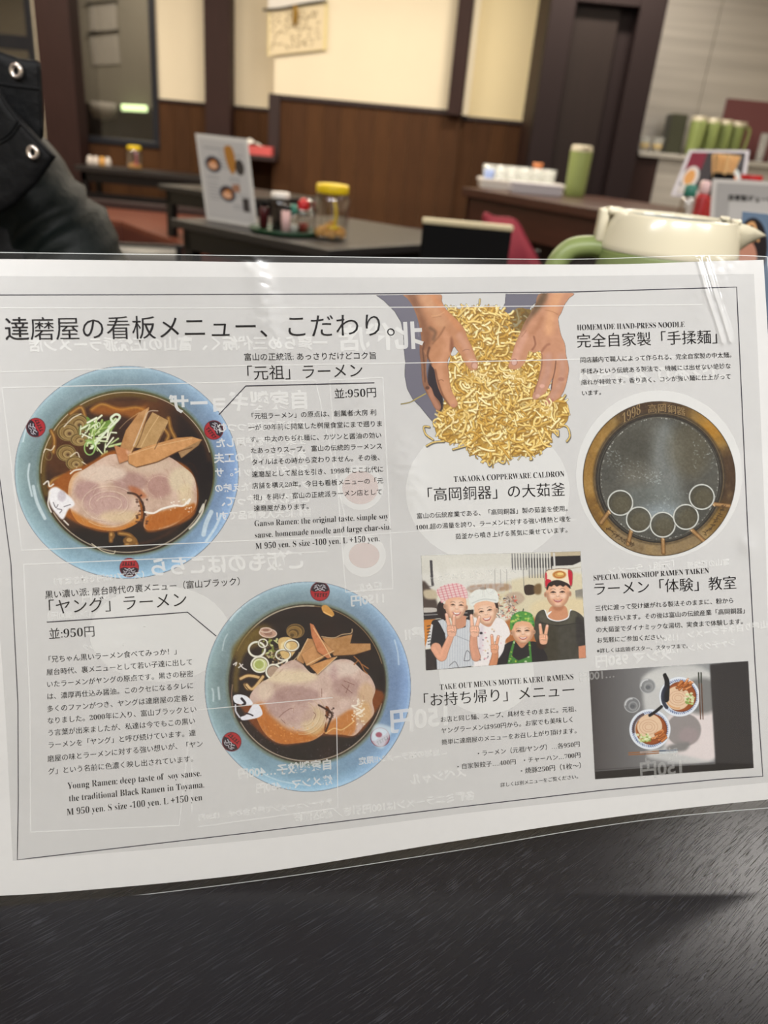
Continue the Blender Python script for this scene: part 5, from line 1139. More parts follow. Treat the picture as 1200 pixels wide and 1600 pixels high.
bm = bmesh.new(); lathe(bm, [(.02, 0), (.1, .02), (.13, .1), (.12, .16)], 24); o = obj('reflected_basin', bm, GREYP, smooth=True); o.location = P(163, 188, YA - .2); tag(o, 'pale round shape as if mirrored low in the dark glass', 'bowl')  # pale round part of the reflection, modelled as a solid shape

# ---------------------------------------------------------------- hanging scroll on the cream wall
YC = YM - .02
SCR = material('calligraphy_paper', (226, 212, 180), rough=.8); SCR2 = material('calligraphy_mount', (230, 216, 160), rough=.8)
scroll = thing('hanging_scroll', 'small hanging paper scroll of brush writing on the cream wall', 'scroll', tuple(P(420, 88, YC)))
SI = Matrix.Translation(-scroll.location)
def on_scroll(o): o.parent = scroll; o.matrix_parent_inverse = SI; return o
bm = bmesh.new(); slab(bm, [P(419, 16, YC), P(512, 4, YC), P(510, 78, YC), P(418, 88, YC)], .004); on_scroll(obj('mount', bm, SCR2))
bm = bmesh.new(); slab(bm, [P(421, 17, YC - .004), P(508, 6, YC - .004), P(505, 77, YC - .004), P(420, 87, YC - .004)], .003); on_scroll(obj('paper', bm, SCR))
bm = bmesh.new(); slab(bm, [P(420, -40, YC - .004), P(505, -50, YC - .004), P(508, 3, YC - .004), P(419, 14, YC - .004)], .004); on_scroll(obj('upper_sheet', bm, PAPERW))
bm = bmesh.new(); tube(bm, curve([P(411, 15.5, YC - .02), P(440, 13, YC - .02), P(470, 7, YC - .02), P(511, 1, YC - .02)]), .008, 10); on_scroll(obj('rod', bm, material('scroll_rod', (60, 58, 50), rough=.4)))
bm = bmesh.new(); tube(bm, [P(461, 8, YC - .03), P(462, 20, YC - .03), P(461, 34, YC - .03), P(460, 41, YC - .03)], [.012, .022, .018, .004], 12); on_scroll(obj('tassel', bm, material('ochre_tassel', (150, 116, 44), rough=.7, vary=.3, vscale=80)))
bm = bmesh.new(); r = Rnd(3)
for row in range(7):
    for k in range(8):
        if r.u(0, 1) < .2: continue
        cx, cy = 428 + k*9.6 + r.u(-2, 2), 26 + row*8.4 - k*1.2
        for q in range(3):
            a = (cx + r.u(-3, 3), cy + r.u(-3, 3)); b = (a[0] + r.u(-4, 4), a[1] + r.u(-3, 3)); tube(bm, [P(*a, YC - .0055), P(*b, YC - .0055)], .0035, 4)
w = on_scroll(obj('brush_writing', bm, material('faded_ink', (150, 136, 108), rough=.8))); w['kind'] = 'stuff'

# ---------------------------------------------------------------- dark doorway, steel kitchen wall
YD = 6.0
xa, xb, xc, xd = X_at(847, 100, YD), X_at(886, 100, YD), X_at(992, 60, YD), X_at(1025, 100, YD)
zh = Z_at(940, 6, YD)
D1 = bpy.data.objects.new('door_1', None); col.objects.link(D1); D1.location = (xa, YD, 0); struct(D1)
def on_door(nm, bm, mat): return obj(nm, bm, mat, D1)
on_door('jamb', box(0, xb-xa, 0, .16, 0, CEIL, .006), DOORF); on_door('jamb', box(xc-xa, xd-xa, 0, .16, 0, CEIL, .006), DOORF); on_door('header', box(xb-xa, xc-xa, 0, .16, zh, CEIL, .006), DOORF)
on_door('door_leaf', box(xb-xa, xc-xa-.11, .07, .11, 0, zh, .004), DARKDOOR); on_door('door_leaf', box(xc-xa-.13, xc-xa, .115, .15, 0, zh, .004), DOORF); on_door('handle', box(xc-xa-.2, xc-xa-.18, .06, .07, .8, 1.0, .003), CAP)
struct(obj('wall_kitchen_side', box(xa + .01, xd, YD + .17, YB, 0, CEIL), BROWNBEAM))
YK = 6.78
x1 = X_at(1115, 60, YK)
K = struct(obj('wall_kitchen', box(xd - .3, XR, YK, YK + .1, 0, CEIL), CREAM, origin=(xd, YK, 0)))
for a, b in ((xd - .25, x1), (x1, x1 + 1.0), (x1 + 1.0, x1 + 2.0)): obj('steel_panel', box(a + .002 - xd, b - .002 - xd, -.012, -.001, .9, CEIL, .002, seg=1), STEEL, K)
MARD = material('maroon_reflection', (112, 68, 70), rough=.35)
struct(obj('trim_11', box(X_at(1128, 190, YK - .03), X_at(1300, 190, YK - .03), YK - .03, YK - .013, 1.1, Z_at(1180, 158, YK), .002), MARD))  # board coloured to stand in for a soft maroon reflection in the steel
zc = 1.12; cx0 = X_at(992, 245, 6.3)
ct = thing('kitchen_counter', 'stainless steel kitchen pass counter below the steel wall', 'counter', (cx0, 6.25, 0))
obj('counter_top', box(0, XR - cx0 - .01, -.05, .43, zc - .035, zc, .004), STEELP, ct); obj('front_panel', box(.16, XR - cx0 - .01, 0, .4, 0, zc - .035, .003), STEEL, ct); obj('end_post', box(-.02, .16, -.02, .4, 0, zc - .035, .003), BROWNBEAM, ct)

# ---------------------------------------------------------------- green jugs
def make_jug(name, label, group=None, far=False):
    """origin at the base centre, handle towards -x, spout towards +x"""
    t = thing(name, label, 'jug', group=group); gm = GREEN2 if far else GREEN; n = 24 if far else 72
    bm = bmesh.new(); lathe(bm, [(.050, 0), (.053, .004), (.056, .05), (.0585, .14), (.0602, .226), (.0598, .229)], n); obj('body', bm, gm, t, True)
    bm = bmesh.new(); lathe(bm, [(.0604, .2285), (.0610, .231), (.0606, .2335), (.0580, .2460), (.0545, .2575), (.0530, .2600), (.0515, .2600), (.0505, .2560), (.0500, .2500)], n, cap=False); obj('lid_ring', bm, IVORY, t, True)
    bm = bmesh.new(); lathe(bm, [(.0505, .2565), (.0490, .2535), (.02, .2530), (.0005, .2530)], n, cap=False); obj('inner_lid', bm, LINER, t, True)
    # spout: a beak open above
    bm = bmesh.new(); L = []
    for s, zt_ in ((0, 0), (1, 1)):
        pass
    cs = []
    for k, (x, w, zt2, zb) in enumerate(((.0500, .020, .2600, .2330), (.0590, .0175, .2585, .2335), (.0680, .0125, .2560, .2420), (.0780, .006, .2520, .2490), (.0810, .002, .2505, .2500))):
        ring = []
        for a in np.linspace(0, math.pi, 11): ring.append(bm.verts.new((x, w*math.cos(a), zt2 - (zt2 - zb)*math.sin(a))))
        cs.append(ring)
    for a, b in zip(cs, cs[1:]):
        for k in range(10): bm.faces.new((a[k], a[k+1], b[k+1], b[k]))
    for k in range(10): pass
    for a, b in zip(cs, cs[1:]): bm.faces.new((a[0], b[0], b[-1], a[-1]))
    bm.faces.new(cs[-1]); obj('spout', bm, IVORY, t, True)
    # thumb tab at the back of the lid
    bm = bmesh.new(); add_box(bm, -.0600, -.0440, -.012, .012, .2555, .2625, .003); add_box(bm, -.0660, -.0570, -.010, .010, .232, .2610, .003); obj('thumb_tab', bm, IVORY, t, True)
    bm = bmesh.new(); tube(bm, curve([(-.054, 0, .226), (-.068, 0, .2275), (-.086, 0, .2225), (-.0965, 0, .205), (-.098, 0, .17), (-.094, 0, .12), (-.085, 0, .07), (-.07, 0, .05), (-.052, 0, .047)], 8), .0095, 16, (1.25, 1)); obj('handle', bm, gm, t, True)
    if not far:
        for y in (-.017, .017): obj('lid_catch', box(.044, .052, y-.004, y+.004, .2585, .2625, .0015), IVORY, t, True)
    return t
jug = make_jug('water_jug', 'green thermal water jug with ivory lid just behind the menu'); YJ = .735
jp = P(1058, 322, YJ); jug.location = (jp.x, jp.y, .72); jug.rotation_euler = (0, 0, math.radians(-4))
fj = make_jug('water_jug', 'lone green jug at the end of the brown counter beside glasses', far=True)
CZ = .836
q = Pz(884, 306, CZ); fj.location = (q.x + .045, q.y + .0, CZ); fj.rotation_euler = (0, 0, math.radians(-80))
labs = ['leftmost of the green jugs lined up on the steel counter', 'second from left of the green jugs on the steel counter', 'third from left of the green jugs on the steel counter', 'rightmost green jug in the row on the steel counter, handle showing']
for i, (px, dy) in enumerate(((1080, 0), (1108, .0), (1127, .0), (1146, .0))):
    j = copy_tree(fj); j['label'] = labs[i]; j['group'] = 'green jugs on the steel counter'
    j.location = (X_at(px, 238, 6.42) + .0, 6.36 + .16*(i == 0) - (0 if i == 0 else 0), zc); j.rotation_euler = (0, 0, math.radians(180 if i else 100)); j.scale = (1, 1, 1)
for i, ch in enumerate(sorted([o for o in bpy.data.objects if o.get('group') == 'green jugs on the steel counter'], key=lambda o: o.location.x)):
    ch.location.x = X_at(1079, 238, 6.4) + (0, .128, .240, .352)[i]; ch.location.y = (6.36, 6.42, 6.49, 6.56)[i]; ch.rotation_euler = (0, 0, math.radians((95, 88, 92, 175)[i]))

# amber glasses and steel box at the left end of the steel counter
def tumbler(name, label, mat, r0=.028, r1=.034, h=.075, group=None, fill=None):
    bm = bmesh.new(); lathe(bm, [(r0, 0), (r0*1.02, .004), (r1, h), (r1 - .002, h), (r0 - .002, .008), (.001, .007)], 20, cap=False); bm.faces.new([v for v in bm.verts][:20][::-1])
    if fill is None: return tag(obj(name, bm, mat, smooth=True), label, 'glass', group)
    t = thing(name, label, 'glass', group=group); obj('glass_wall', bm, mat, t, True); bm = bmesh.new(); lathe(bm, [(r0 - .003, .009), (r1 - .005, h*.55)], 20); obj('drink', bm, fill, t, True); return t
AMBER = material('amber_tea', (214, 176, 60), rough=.2)
for i, px in enumerate((1006, 1026)):
    o = tumbler('glass', ['left glass of amber tea at the end of the steel counter', 'right glass of amber tea at the end of the steel counter'][i], GLASS, fill=AMBER, r0=.032, r1=.04, h=.10); o.location = (X_at(px, 238, 6.3), 6.32, zc)
bm = box(-.06, .06, -.08, .08, 0, .27, .01); o = obj('storage_canister', bm, material('dark_green_grey_metal', (74, 76, 62), rough=.35, metal=.3)); o.location = (X_at(1046, 238, 6.5), 6.5, zc); tag(o, 'dark grey green canister left of the jugs on steel counter', 'canister')
for i, px in enumerate((1190, 1212)):
    o = tumbler('glass', ['pale tall glass right of the jug row on steel counter', 'pale tall glass at the right frame edge on steel counter'][i], GLASS, .028, .034, .2); o.location = (X_at(px, 240, 6.56), 6.58, zc)

# ---------------------------------------------------------------- brown serving counter
A, B = Pz(722, 292, CZ), Pz(950, 329, CZ); A.z = B.z = 0
dr = (B - A).normalized(); nr = Vector((-dr.y, dr.x, 0)); nr = nr if nr.y > 0 else -nr
ang = math.atan2(dr.y, dr.x); side = 1 if nr.dot(Vector((-math.sin(ang), math.cos(ang), 0))) > 0 else -1
sc_ = thing('serving_counter', 'long brown timber serving counter with glasses and green jug', 'counter', (A.x, A.y, 0), ang)
obj('counter_top', box(0, 3.4, 0, side*1.0, CZ - .045, CZ, .005), WOODC, sc_); obj('apron', box(.02, 3.38, side*.03, side*.07, CZ - .2, CZ - .045, .003), WOODC, sc_); obj('front_panel', box(.2, 3.36, side*.2, side*.24, 0, CZ - .045, .003), DKRED, sc_)
obj('end_panel', box(.02, .06, side*.03, side*.95, 0, CZ - .045, .003), WOODC, sc_)
bm = bmesh.new(); pr_ = [(.62, 1.86), (1.9, 1.86), (1.9, 2.6), (1.18, 2.95), (.98, 3.05)]
a_ = [bm.verts.new((x, y, CZ - .045)) for x, y in pr_]; b_ = [bm.verts.new((x, y, CZ - .0004)) for x, y in pr_]; bm.faces.new(a_[::-1]); bm.faces.new(b_)
for i in range(5): bm.faces.new((a_[i], a_[(i+1) % 5], b_[(i+1) % 5], b_[i]))
ret = obj('counter_return', bm, WOODC); ret.parent = sc_; ret.matrix_parent_inverse = (Matrix.Translation(sc_.location) @ Matrix.Rotation(ang, 4, 'Z')).inverted()
bm = bmesh.new(); pr_ = [(.72, 1.96), (1.86, 1.96), (1.86, 2.5), (1.1, 2.85), (1.0, 2.9)]
a_ = [bm.verts.new((x, y, 0)) for x, y in pr_]; b_ = [bm.verts.new((x, y, CZ - .045)) for x, y in pr_]; bm.faces.new(a_[::-1]); bm.faces.new(b_)
for i in range(5): bm.faces.new((a_[i], a_[(i+1) % 5], b_[(i+1) % 5], b_[i]))
ret = obj('return_cabinet', bm, DKRED); ret.parent = sc_; ret.matrix_parent_inverse = (Matrix.Translation(sc_.location) @ Matrix.Rotation(ang, 4, 'Z')).inverted()
def on_counter(u, v): return A + dr*u + nr*v
# tray with upturned glasses, stack of trays
q = on_counter(.0, .2); tr = thing('glass_tray', 'white tray of clear tumblers at the far end of the counter', 'tray', (0, 0, CZ), 0)
tc_ = Pz(783, 279, CZ + .01); tr.location = (.615, 4.89, CZ)
bm = bmesh.new(); add_box(bm, -.235, .235, -.125, .125, 0, .036, .004); obj('tray_base', bm, WHITEP, tr); bm = bmesh.new()
for a in ((-.24, .24, -.135, -.125), (-.24, .24, .125, .135), (-.245, -.235, -.13, .13), (.235, .245, -.13, .13)): add_box(bm, *a, .03, .05, .002)
obj('tray_rim', bm, WHITEP, tr)
g0 = None; r = Rnd(9); k = 0
for row in range(3):
    for c_ in range(6):
        if row == 0 and c_ == 0: continue
        x, y = -.19 + c_*.069, -.075 + row*.076
        if g0 is None: g0 = tumbler('tumbler', '', GLASS, .026, .033, .085); o = g0
        else: o = g0.copy(); col.objects.link(o)
        o.location = (tr.location.x + x, tr.location.y + y, CZ + .0365); o['category'] = 'glass'; o['group'] = 'clear tumblers on the counter tray'; o['label'] = 'clear tumbler standing on the white tray on brown counter'
o = tumbler('cup', 'small orange brown cup atop the tumblers on the tray', material('orange_brown_cup', (196, 120, 70), rough=.4), .025, .03, .03); o['category'] = 'cup'; o.location = (tr.location.x - .19 + 4*.069, tr.location.y + .001, CZ + .0365 + .0862)
o = tumbler('cup', 'pale blue cup at the left end of the glass tray', material('pale_blue_cup', (150, 170, 220), rough=.3), .026, .03, .06); o['category'] = 'cup'; o.location = (tr.location.x - .19 - .004, tr.location.y - .075 - .0, CZ + .0365)
tq = Pz(838, 305, CZ); 
for k in range(3):
    bm = bmesh.new(); add_box(bm, -.13, .13, -.09, .09, 0, .014, .006); add_box(bm, -.135, .135, -.095, .095, .012, .018, .002); o = obj('serving_tray', bm, material('grey_tray', (196, 194, 202), rough=.35)); o.location = (tq.x, tq.y + .09, CZ + .0185*k); tag(o, ['bottom', 'middle', 'top'][k] + ' grey tray of the small stack before the lone green jug', 'tray', 'stacked grey trays on the counter')

# ---------------------------------------------------------------- things on the right, on the brown counter
def put(o, px, py, z=CZ): q = Pz(px, py, z); o.location = (q.x, q.y, z); return o
YR = 2.45
def at_base(px, Y, z=CZ):
    # the point below image column px on the counter at distance Y
    lo, hi = 200, 900
    for _ in range(40):
        m_ = (lo + hi)/2
        if P(px, m_, Y).z > z: lo = m_
        else: hi = m_
    return P(px, lo, Y)
def bottle(name, label, prof, mat, capprof, capmat, band=None, n=24):
    t = thing(name, label, 'bottle'); bm = bmesh.new(); lathe(bm, prof, n); obj('bottle_body', bm, mat, t, True); bm = bmesh.new(); lathe(bm, capprof, n); obj('cap', bm, capmat, t, True)
    if band: bm = bmesh.new(); lathe(bm, band[0], n); obj('paper_label', bm, band[1], t, True)
    return t
# stands at x column 1107: chopsticks
hold = thing('chopstick_holder', 'black square holder filled with light bamboo chopsticks', 'holder', at_base(1104, YR))
hb = at_base(1104, YR); zt_h = Z_at(1104, 268, YR) - CZ; zs_h = Z_at(1104, 238, YR) - CZ
bm = bmesh.new(); add_box(bm, -.026, .026, -.026, .026, 0, zt_h, .003); obj('holder_box', bm, BLACKM, hold)
me_c = None; r = Rnd(2)
for k in range(46):
    x, y = r.u(-.021, .021), r.u(-.021, .021); b = (x*1.75, y*1.6)
    if me_c is None:
        bm = bmesh.new(); tube(bm, [(0, 0, 0), (0, 0, 1)], .0026, 5); me_c = bpy.data.meshes.new('chopstick'); bm.to_mesh(me_c); bm.free(); me_c.materials.append(BAMBOO)
    o = bpy.data.objects.new('chopstick', me_c); col.objects.link(o); o.parent = hold; o.location = (x, y, zt_h - .03); d = Vector((b[0]-x, b[1]-y, zs_h - zt_h + .03)); o.rotation_euler = d.to_track_quat('Z', 'Y').to_euler(); o.scale = (1, 1, d.length - r.u(0, .004))
# seasoning bottles in front of it
def seas(px, pytop, Y, label, capm, bodym, w=.018, h=None):
    b = at_base(px, Y); hh = Z_at(px, pytop, Y) - CZ
    o = bottle('seasoning_bottle', label, [(w, 0), (w*1.02, .004), (w, hh*.72), (w*.7, hh*.8)], bodym, [(w*.75, hh*.79), (w*.82, hh*.8), (w*.8, hh*.97), (w*.5, hh)], capm); o.location = b; return o
seas(1060, 286, 2.3, 'seasoning bottle with teal cap and clear tip', TEAL, CLEAR, .02); o = seas(1060, 277, 2.3, '', CLEAR, CLEAR, .006); [bpy.data.objects.remove(c) for c in list(o.children)]; bpy.data.objects.remove(o)
REDLAB = material('red_label', (176, 40, 44), rough=.4)
seas(1081, 280, 2.36, 'red seasoning bottle with pinkish white cap, left of the pair', material('pinkish_cap', (222, 190, 190), rough=.3), REDLAB, .018); seas(1100, 282, 2.26, 'red and white seasoning bottle with clear cap, right of the pair', WHITEP, REDLAB, .018)
RB = thing('red_lid_pot', 'small pot with flat red lid behind the grey sign', 'pot', at_base(1148, 2.5)); hz = Z_at(1148, 279, 2.5) - CZ; hz2 = Z_at(1148, 271, 2.5) - CZ
bm = bmesh.new(); lathe(bm, [(.024, 0), (.028, hz)], 28); obj('pot', bm, WHITEP, RB, True); bm = bmesh.new(); lathe(bm, [(.030, hz), (.031, hz + .002), (.030, hz2)], 28); obj('lid', bm, REDP, RB)
gb = bottle('glass_bottle', 'pale green slender bottle with yellow green top at right', *(lambda hh: ([(.017, 0), (.018, .01), (.018, hh*.55), (.015, hh*.7), (.008, hh*.82)], material('pale_green_glass', (150, 190, 160), rough=.15, coat=.4), [(.010, hh*.82), (.010, hh*.96), (.007, hh)], material('lime_cap', (190, 200, 90), rough=.4)))(Z_at(1184, 230, 2.55) - CZ)); gb.location = at_base(1184, 2.55)
gb = bottle('glass_bottle', 'second clear bottle half cut by the right frame edge', *(lambda hh: ([(.018, 0), (.018, hh*.6), (.008, hh*.82)], material('clear_grey_glass', (120, 130, 130), rough=.15, coat=.4), [(.010, hh*.82), (.010, hh)], WHITEP))(Z_at(1203, 255, 2.5) - CZ)); gb.location = at_base(1203, 2.5)
# flat printed cards
def card(name, label, quad, Yq, paintf, zbase=None, framew=0, frame_mat=None, cat='menu', gain=1.1, th=.003):
    """quad: four image points TL TR BR BL with distances; print laid over a real sheet"""
    q = [v if isinstance(v, Vector) else P(v[0], v[1], y) for v, y in zip(quad, Yq)]; base = (q[2] + q[3])/2
    t = thing(name, label, cat, tuple(base)); Ti = Matrix.Translation(-base)
    bm = bmesh.new(); slab(bm, q, th); o = obj('card', bm, frame_mat or PAPERW); o.parent = t; o.matrix_parent_inverse = Ti
    n = (q[1]-q[0]).cross(q[3]-q[0]).normalized()
    if n.dot(q[0] - Vector(CAM)) > 0: n = -n
    c = paintf(); Q = np.array([list(v) for v in q]); nn = np.array(n)*.0012
    def mp(X, Y):
        u = ((X - c.x0)/c.w)[..., None]; v = ((Y - c.y0)/c.h)[..., None]; f = framew; u = f + u*(1-2*f); v = f + v*(1-2*f)
        return (Q[0]*(1-u) + Q[1]*u)*(1-v) + (Q[3]*(1-u) + Q[2]*u)*v + nn
    o = put_canvas(c, 'printed_face', None, mapper=mp, gain=gain); o.parent = t; o.matrix_parent_inverse = Ti
    return t
def small_bowl(c, x, y, r_, dark=(70, 44, 34)):
    c.ell((x, y), r_, r_*1.0, (84, 92, 104)); c.ell((x, y), r_*.82, r_*.82, dark); c.ell((x - r_*.05, y + r_*.15), r_*.58, r_*.45, (206, 160, 130)); c.ell((x + r_*.1, y - r_*.3), r_*.3, r_*.2, (196, 132, 80))
def paint_stand():
    c = Canvas(0, 0, 84, 140, 1.2, base=(176, 176, 178)); r = Rnd(1)
    for (a, b, w, h) in ((8, 14, 50, 3), (34, 22, 22, 2), (34, 30, 20, 2), (34, 36, 22, 2), (34, 42, 20, 2), (34, 48, 22, 2), (8, 66, 22, 3), (8, 76, 20, 2), (8, 82, 20, 2), (8, 88, 22, 2), (8, 94, 20, 2), (8, 100, 21, 2), (8, 106, 20, 2), (60, 22, 16, 3), (48, 64, 20, 3), (48, 70, 20, 2), (62, 92, 16, 2), (50, 112, 18, 3), (50, 118, 18, 2)): c.poly([(a, b), (a+w, b), (a+w, b+h), (a, b+h)], (140, 140, 146), sm=False, al=.8)
    small_bowl(c, 22, 44, 15); small_bowl(c, 42, 94, 15); c.poly([(46, 12), (60, 10), (64, 40), (56, 58), (48, 40)], (160, 112, 52)); c.ell((70, 44), 8, 14, (60, 56, 54)); c.poly([(52, 76), (66, 74), (66, 88), (52, 90)], (150, 110, 90), sm=False); c.poly([(68, 98), (80, 97), (80, 122), (68, 122)], (60, 56, 56), sm=False); return c
s1 = card('menu_stand', 'acrylic menu stand on the middle black table', [(305, 208), (386, 217), Pz(402, 356, .7215), Pz(323, 343, .7215)], (Pz(323, 343, .7215).y + .05, Pz(402, 356, .7215).y + .05, 0, 0), paint_stand, framew=.05, frame_mat=material('clear_acrylic_edge', (206, 206, 206), rough=.2))
def paint_photo_card():
    c = Canvas(0, 0, 100, 60, 1.2, base=(62, 58, 60)); c.poly([(0, 0), (30, 0), (28, 24), (0, 26)], (120, 40, 56), sm=False); c.ell((14, 36), 14, 16, (206, 200, 196)); c.ell((13, 36), 9, 11, (206, 150, 90)); c.ell((78, 36), 20, 16, (200, 206, 206)); c.ell((80, 38), 12, 10, (222, 150, 110))
    for k in range(3): c.line([(60, 8 + k*5), (94, 7 + k*5)], 1.6, (160, 160, 166), al=.6)
    c.poly([(0, 48), (24, 48), (24, 60), (0, 60)], (196, 190, 186), sm=False); return c
ms = card('menu_stand', 'white framed menu stand with bowl photographs behind the chopsticks', [(1077, 234), (1171, 235), (1160, 312), (1048, 306)], (2.75, 2.72, 2.66, 2.7), paint_photo_card, framew=.055, frame_mat=material('white_frame', (214, 210, 216), rough=.3))
obj('prop', box(-.05, .05, .006, .012, CZ - ms.location.z, .02, .001), WHITEP, ms); obj('foot', box(-.06, .06, -.03, .03, CZ - ms.location.z, CZ - ms.location.z + .004, .001), WHITEP, ms)
def paint_sign():
    c = Canvas(0, 0, 140, 120, 1.0, base=(152, 150, 148)); c.poly([(22, 22), (140, 22), (140, 108), (22, 108)], (176, 174, 172), sm=False); return c
SQ = [(1114, 279), (1262, 287), at_base(1253, 1.93, CZ + .0005), at_base(1105, 1.93, CZ + .0005)]; SY = (1.95, 1.95, 1.93, 1.93)
sg = card('counter_sign', 'grey framed counter sign with black writing at the right', SQ, SY, paint_sign, framew=.045, frame_mat=material('sign_frame', (196, 192, 188), rough=.35), cat='sign')
Qs = np.array([list(s_ if isinstance(s_, Vector) else P(s_[0], s_[1], y)) for s_, y in zip(SQ, SY)])
def smap(X, Y):
    u = ((X - 1110)/148)[..., None]; v = ((Y - 279 - (X-1114)*.055)/124)[..., None]; return (Qs[0]*(1-u) + Qs[1]*u)*(1-v) + (Qs[3]*(1-u) + Qs[2]*u)*v + np.array([0, -.003, 0])
o = lettering('sign_lettering', [('自家製ギョーザ', 1135, 311, 1206, 315)], mat=BLACKM, mapper=smap, fat=.02); o.parent = sg; o.matrix_parent_inverse = Matrix.Translation(-sg.location)
def paint_pic():
    c = Canvas(0, 0, 60, 240, 1.0, base=(90, 108, 130)); c.ell((20, 40), 26, 34, (30, 24, 26)); c.ell((14, 52), 16, 20, (170, 120, 100)); c.ell((16, 26), 12, 8, (176, 120, 70)); c.line([(4, 20), (20, 12), (30, 30)], 4, (200, 150, 100)); small_bowl(c, 32, 122, 22); small_bowl(c, 30, 190, 22); return c
card('picture_card', 'small upright card with a bowl photograph right of the near jug', [(1160, 330), (1216, 336), at_base(1196, 1.03, .7205), at_base(1136, 1.05, .7205)], (1.07, 1.05, 0, 0), paint_pic, cat='menu')
sg_y = 1.94
# ---------------------------------------------------------------- tables
def make_table(name, label, cx, cy, rz, lx, ly, z, topm, leg=.045, th=.028, zb=0, ap=.07, inset=.03):
    t = thing(name, label, 'table', (cx, cy, zb), rz); h = z - zb
    obj('table_top', box(-lx/2, lx/2, -ly/2, ly/2, h - th, h, .004, seg=3), topm, t)
    for a, b in (((-lx/2+inset, lx/2-inset), (-ly/2+inset, -ly/2+inset+.02)), ((-lx/2+inset, lx/2-inset), (ly/2-inset-.02, ly/2-inset)), ((-lx/2+inset, -lx/2+inset+.02), (-ly/2+inset, ly/2-inset)), ((lx/2-inset-.02, lx/2-inset), (-ly/2+inset, ly/2-inset))): obj('apron', box(*a, *b, h - th - ap, h - th, .002), BLACKW, t)
    for sx_ in (-1, 1):
        for sy_ in (-1, 1):
            x, y = sx_*(lx/2 - inset - leg/2), sy_*(ly/2 - inset - leg/2); obj('leg', box(x - leg/2, x + leg/2, y - leg/2, y + leg/2, 0, h - th, .003), BLACKW, t)
    return t
def grain_material():
    m = bpy.data.materials.new('black_oak_grain'); m.use_nodes = True; nt = m.node_tree; b = nt.nodes['Principled BSDF']
    def N(t, **k):
        n = nt.nodes.new(t)
        for a, v in k.items(): n.inputs[a].default_value = v
        return n
    tc = N('ShaderNodeTexCoord'); mp = N('ShaderNodeMapping'); mp.inputs['Scale'].default_value = (1, 30, 1); nt.links.new(tc.outputs['Object'], mp.inputs[0])
    wn = N('ShaderNodeTexNoise', Scale=5.0, Detail=2.0); nt.links.new(tc.outputs['Object'], wn.inputs[0])
    va = nt.nodes.new('ShaderNodeVectorMath'); va.operation = 'MULTIPLY_ADD'; va.inputs[1].default_value = (.0, .55, 0); nt.links.new(wn.outputs['Color'], va.inputs[0]); nt.links.new(mp.outputs[0], va.inputs[2])
    n1 = N('ShaderNodeTexNoise', Scale=78.0, Detail=1.0, Roughness=.4); nt.links.new(va.outputs[0], n1.inputs[0])
    n3 = N('ShaderNodeTexNoise', Scale=11.0, Detail=3.0); nt.links.new(tc.outputs['Object'], n3.inputs[0])
    ad = nt.nodes.new('ShaderNodeMath'); ad.operation = 'MULTIPLY_ADD'; ad.inputs[1].default_value = .30; nt.links.new(n3.outputs[0], ad.inputs[0]); nt.links.new(n1.outputs[0], ad.inputs[2])
    r1 = nt.nodes.new('ShaderNodeValToRGB'); r1.color_ramp.elements[0].position = .725; r1.color_ramp.elements[1].position = .765; nt.links.new(ad.outputs[0], r1.inputs[0])
    mx = nt.nodes.new('ShaderNodeMixRGB'); mx.inputs[1].default_value = (.0075, .0072, .0085, 1); mx.inputs[2].default_value = (.018, .018, .021, 1); nt.links.new(r1.outputs[0], mx.inputs[0]); nt.links.new(mx.outputs[0], b.inputs['Base Color'])
    bp = N('ShaderNodeBump', Strength=1.0, Distance=.0008); nt.links.new(r1.outputs[0], bp.inputs['Height'])
    n2 = N('ShaderNodeTexNoise', Scale=1400.0, Detail=2.0); nt.links.new(tc.outputs['Object'], n2.inputs[0]); bp2 = N('ShaderNodeBump', Strength=.15, Distance=.0002); nt.links.new(n2.outputs[0], bp2.inputs['Height']); nt.links.new(bp.outputs[0], bp2.inputs['Normal']); nt.links.new(bp2.outputs[0], b.inputs['Normal'])
    b.inputs['Roughness'].default_value = .25; b.inputs['Specular IOR Level'].default_value = .45
    return m
GRAIN = grain_material()
make_table('dining_table', 'near black dining table with fine wood grain under the menu', .12, .44, math.radians(41), 1.5, .95, .72, GRAIN, leg=.06)
# middle table, turned the same way
TA, TB = Pz(297, 341, .72), Pz(489, 391, .72); TD = Pz(541, 337, .72)
e1 = (TB - TA); e2 = (TD - TA); rz2 = math.atan2(e2.y, e2.x); lx2, ly2 = e2.length, e1.length
cxy = TA + e1/2 + e2/2
make_table('dining_table', 'middle black table carrying menu stand, jar and condiments', cxy.x, cxy.y, rz2, lx2 + .02, ly2, .72, TOPGREY)
# raised seating platform at the left
PZ = .42; PA, PB = Pz(190, 346, PZ), Pz(312, 392, PZ)
x_r = PB.x + .5; bm = bmesh.new()
pv = [(XL, PA.y + (PA.x - XL)*.15), (PA.x, PA.y), (PB.x, PB.y), (PB.x + .35, YM - .6), (jog - .1, YM - .25), (XL, YB - .32)]
def prism(bm, pts, z0, z1):
    a = [bm.verts.new((x, y, z0)) for x, y in pts]; b = [bm.verts.new((x, y, z1)) for x, y in pts]; bm.faces.new(a[::-1]); bm.faces.new(b)
    for i in range(len(pts)): bm.faces.new((a[i], a[(i+1) % len(pts)], b[(i+1) % len(pts)], b[i]))
prism(bm, pv, 0, PZ - .03); plat = obj('floor_platform', bm, PLATD, origin=(PA.x, PA.y, 0)); struct(plat)
bm = bmesh.new(); prism(bm, pv, PZ - .03, PZ); struct(obj('platform_top', bm, PLATF, parent=plat, origin=None)).location = (-PA.x, -PA.y, 0)
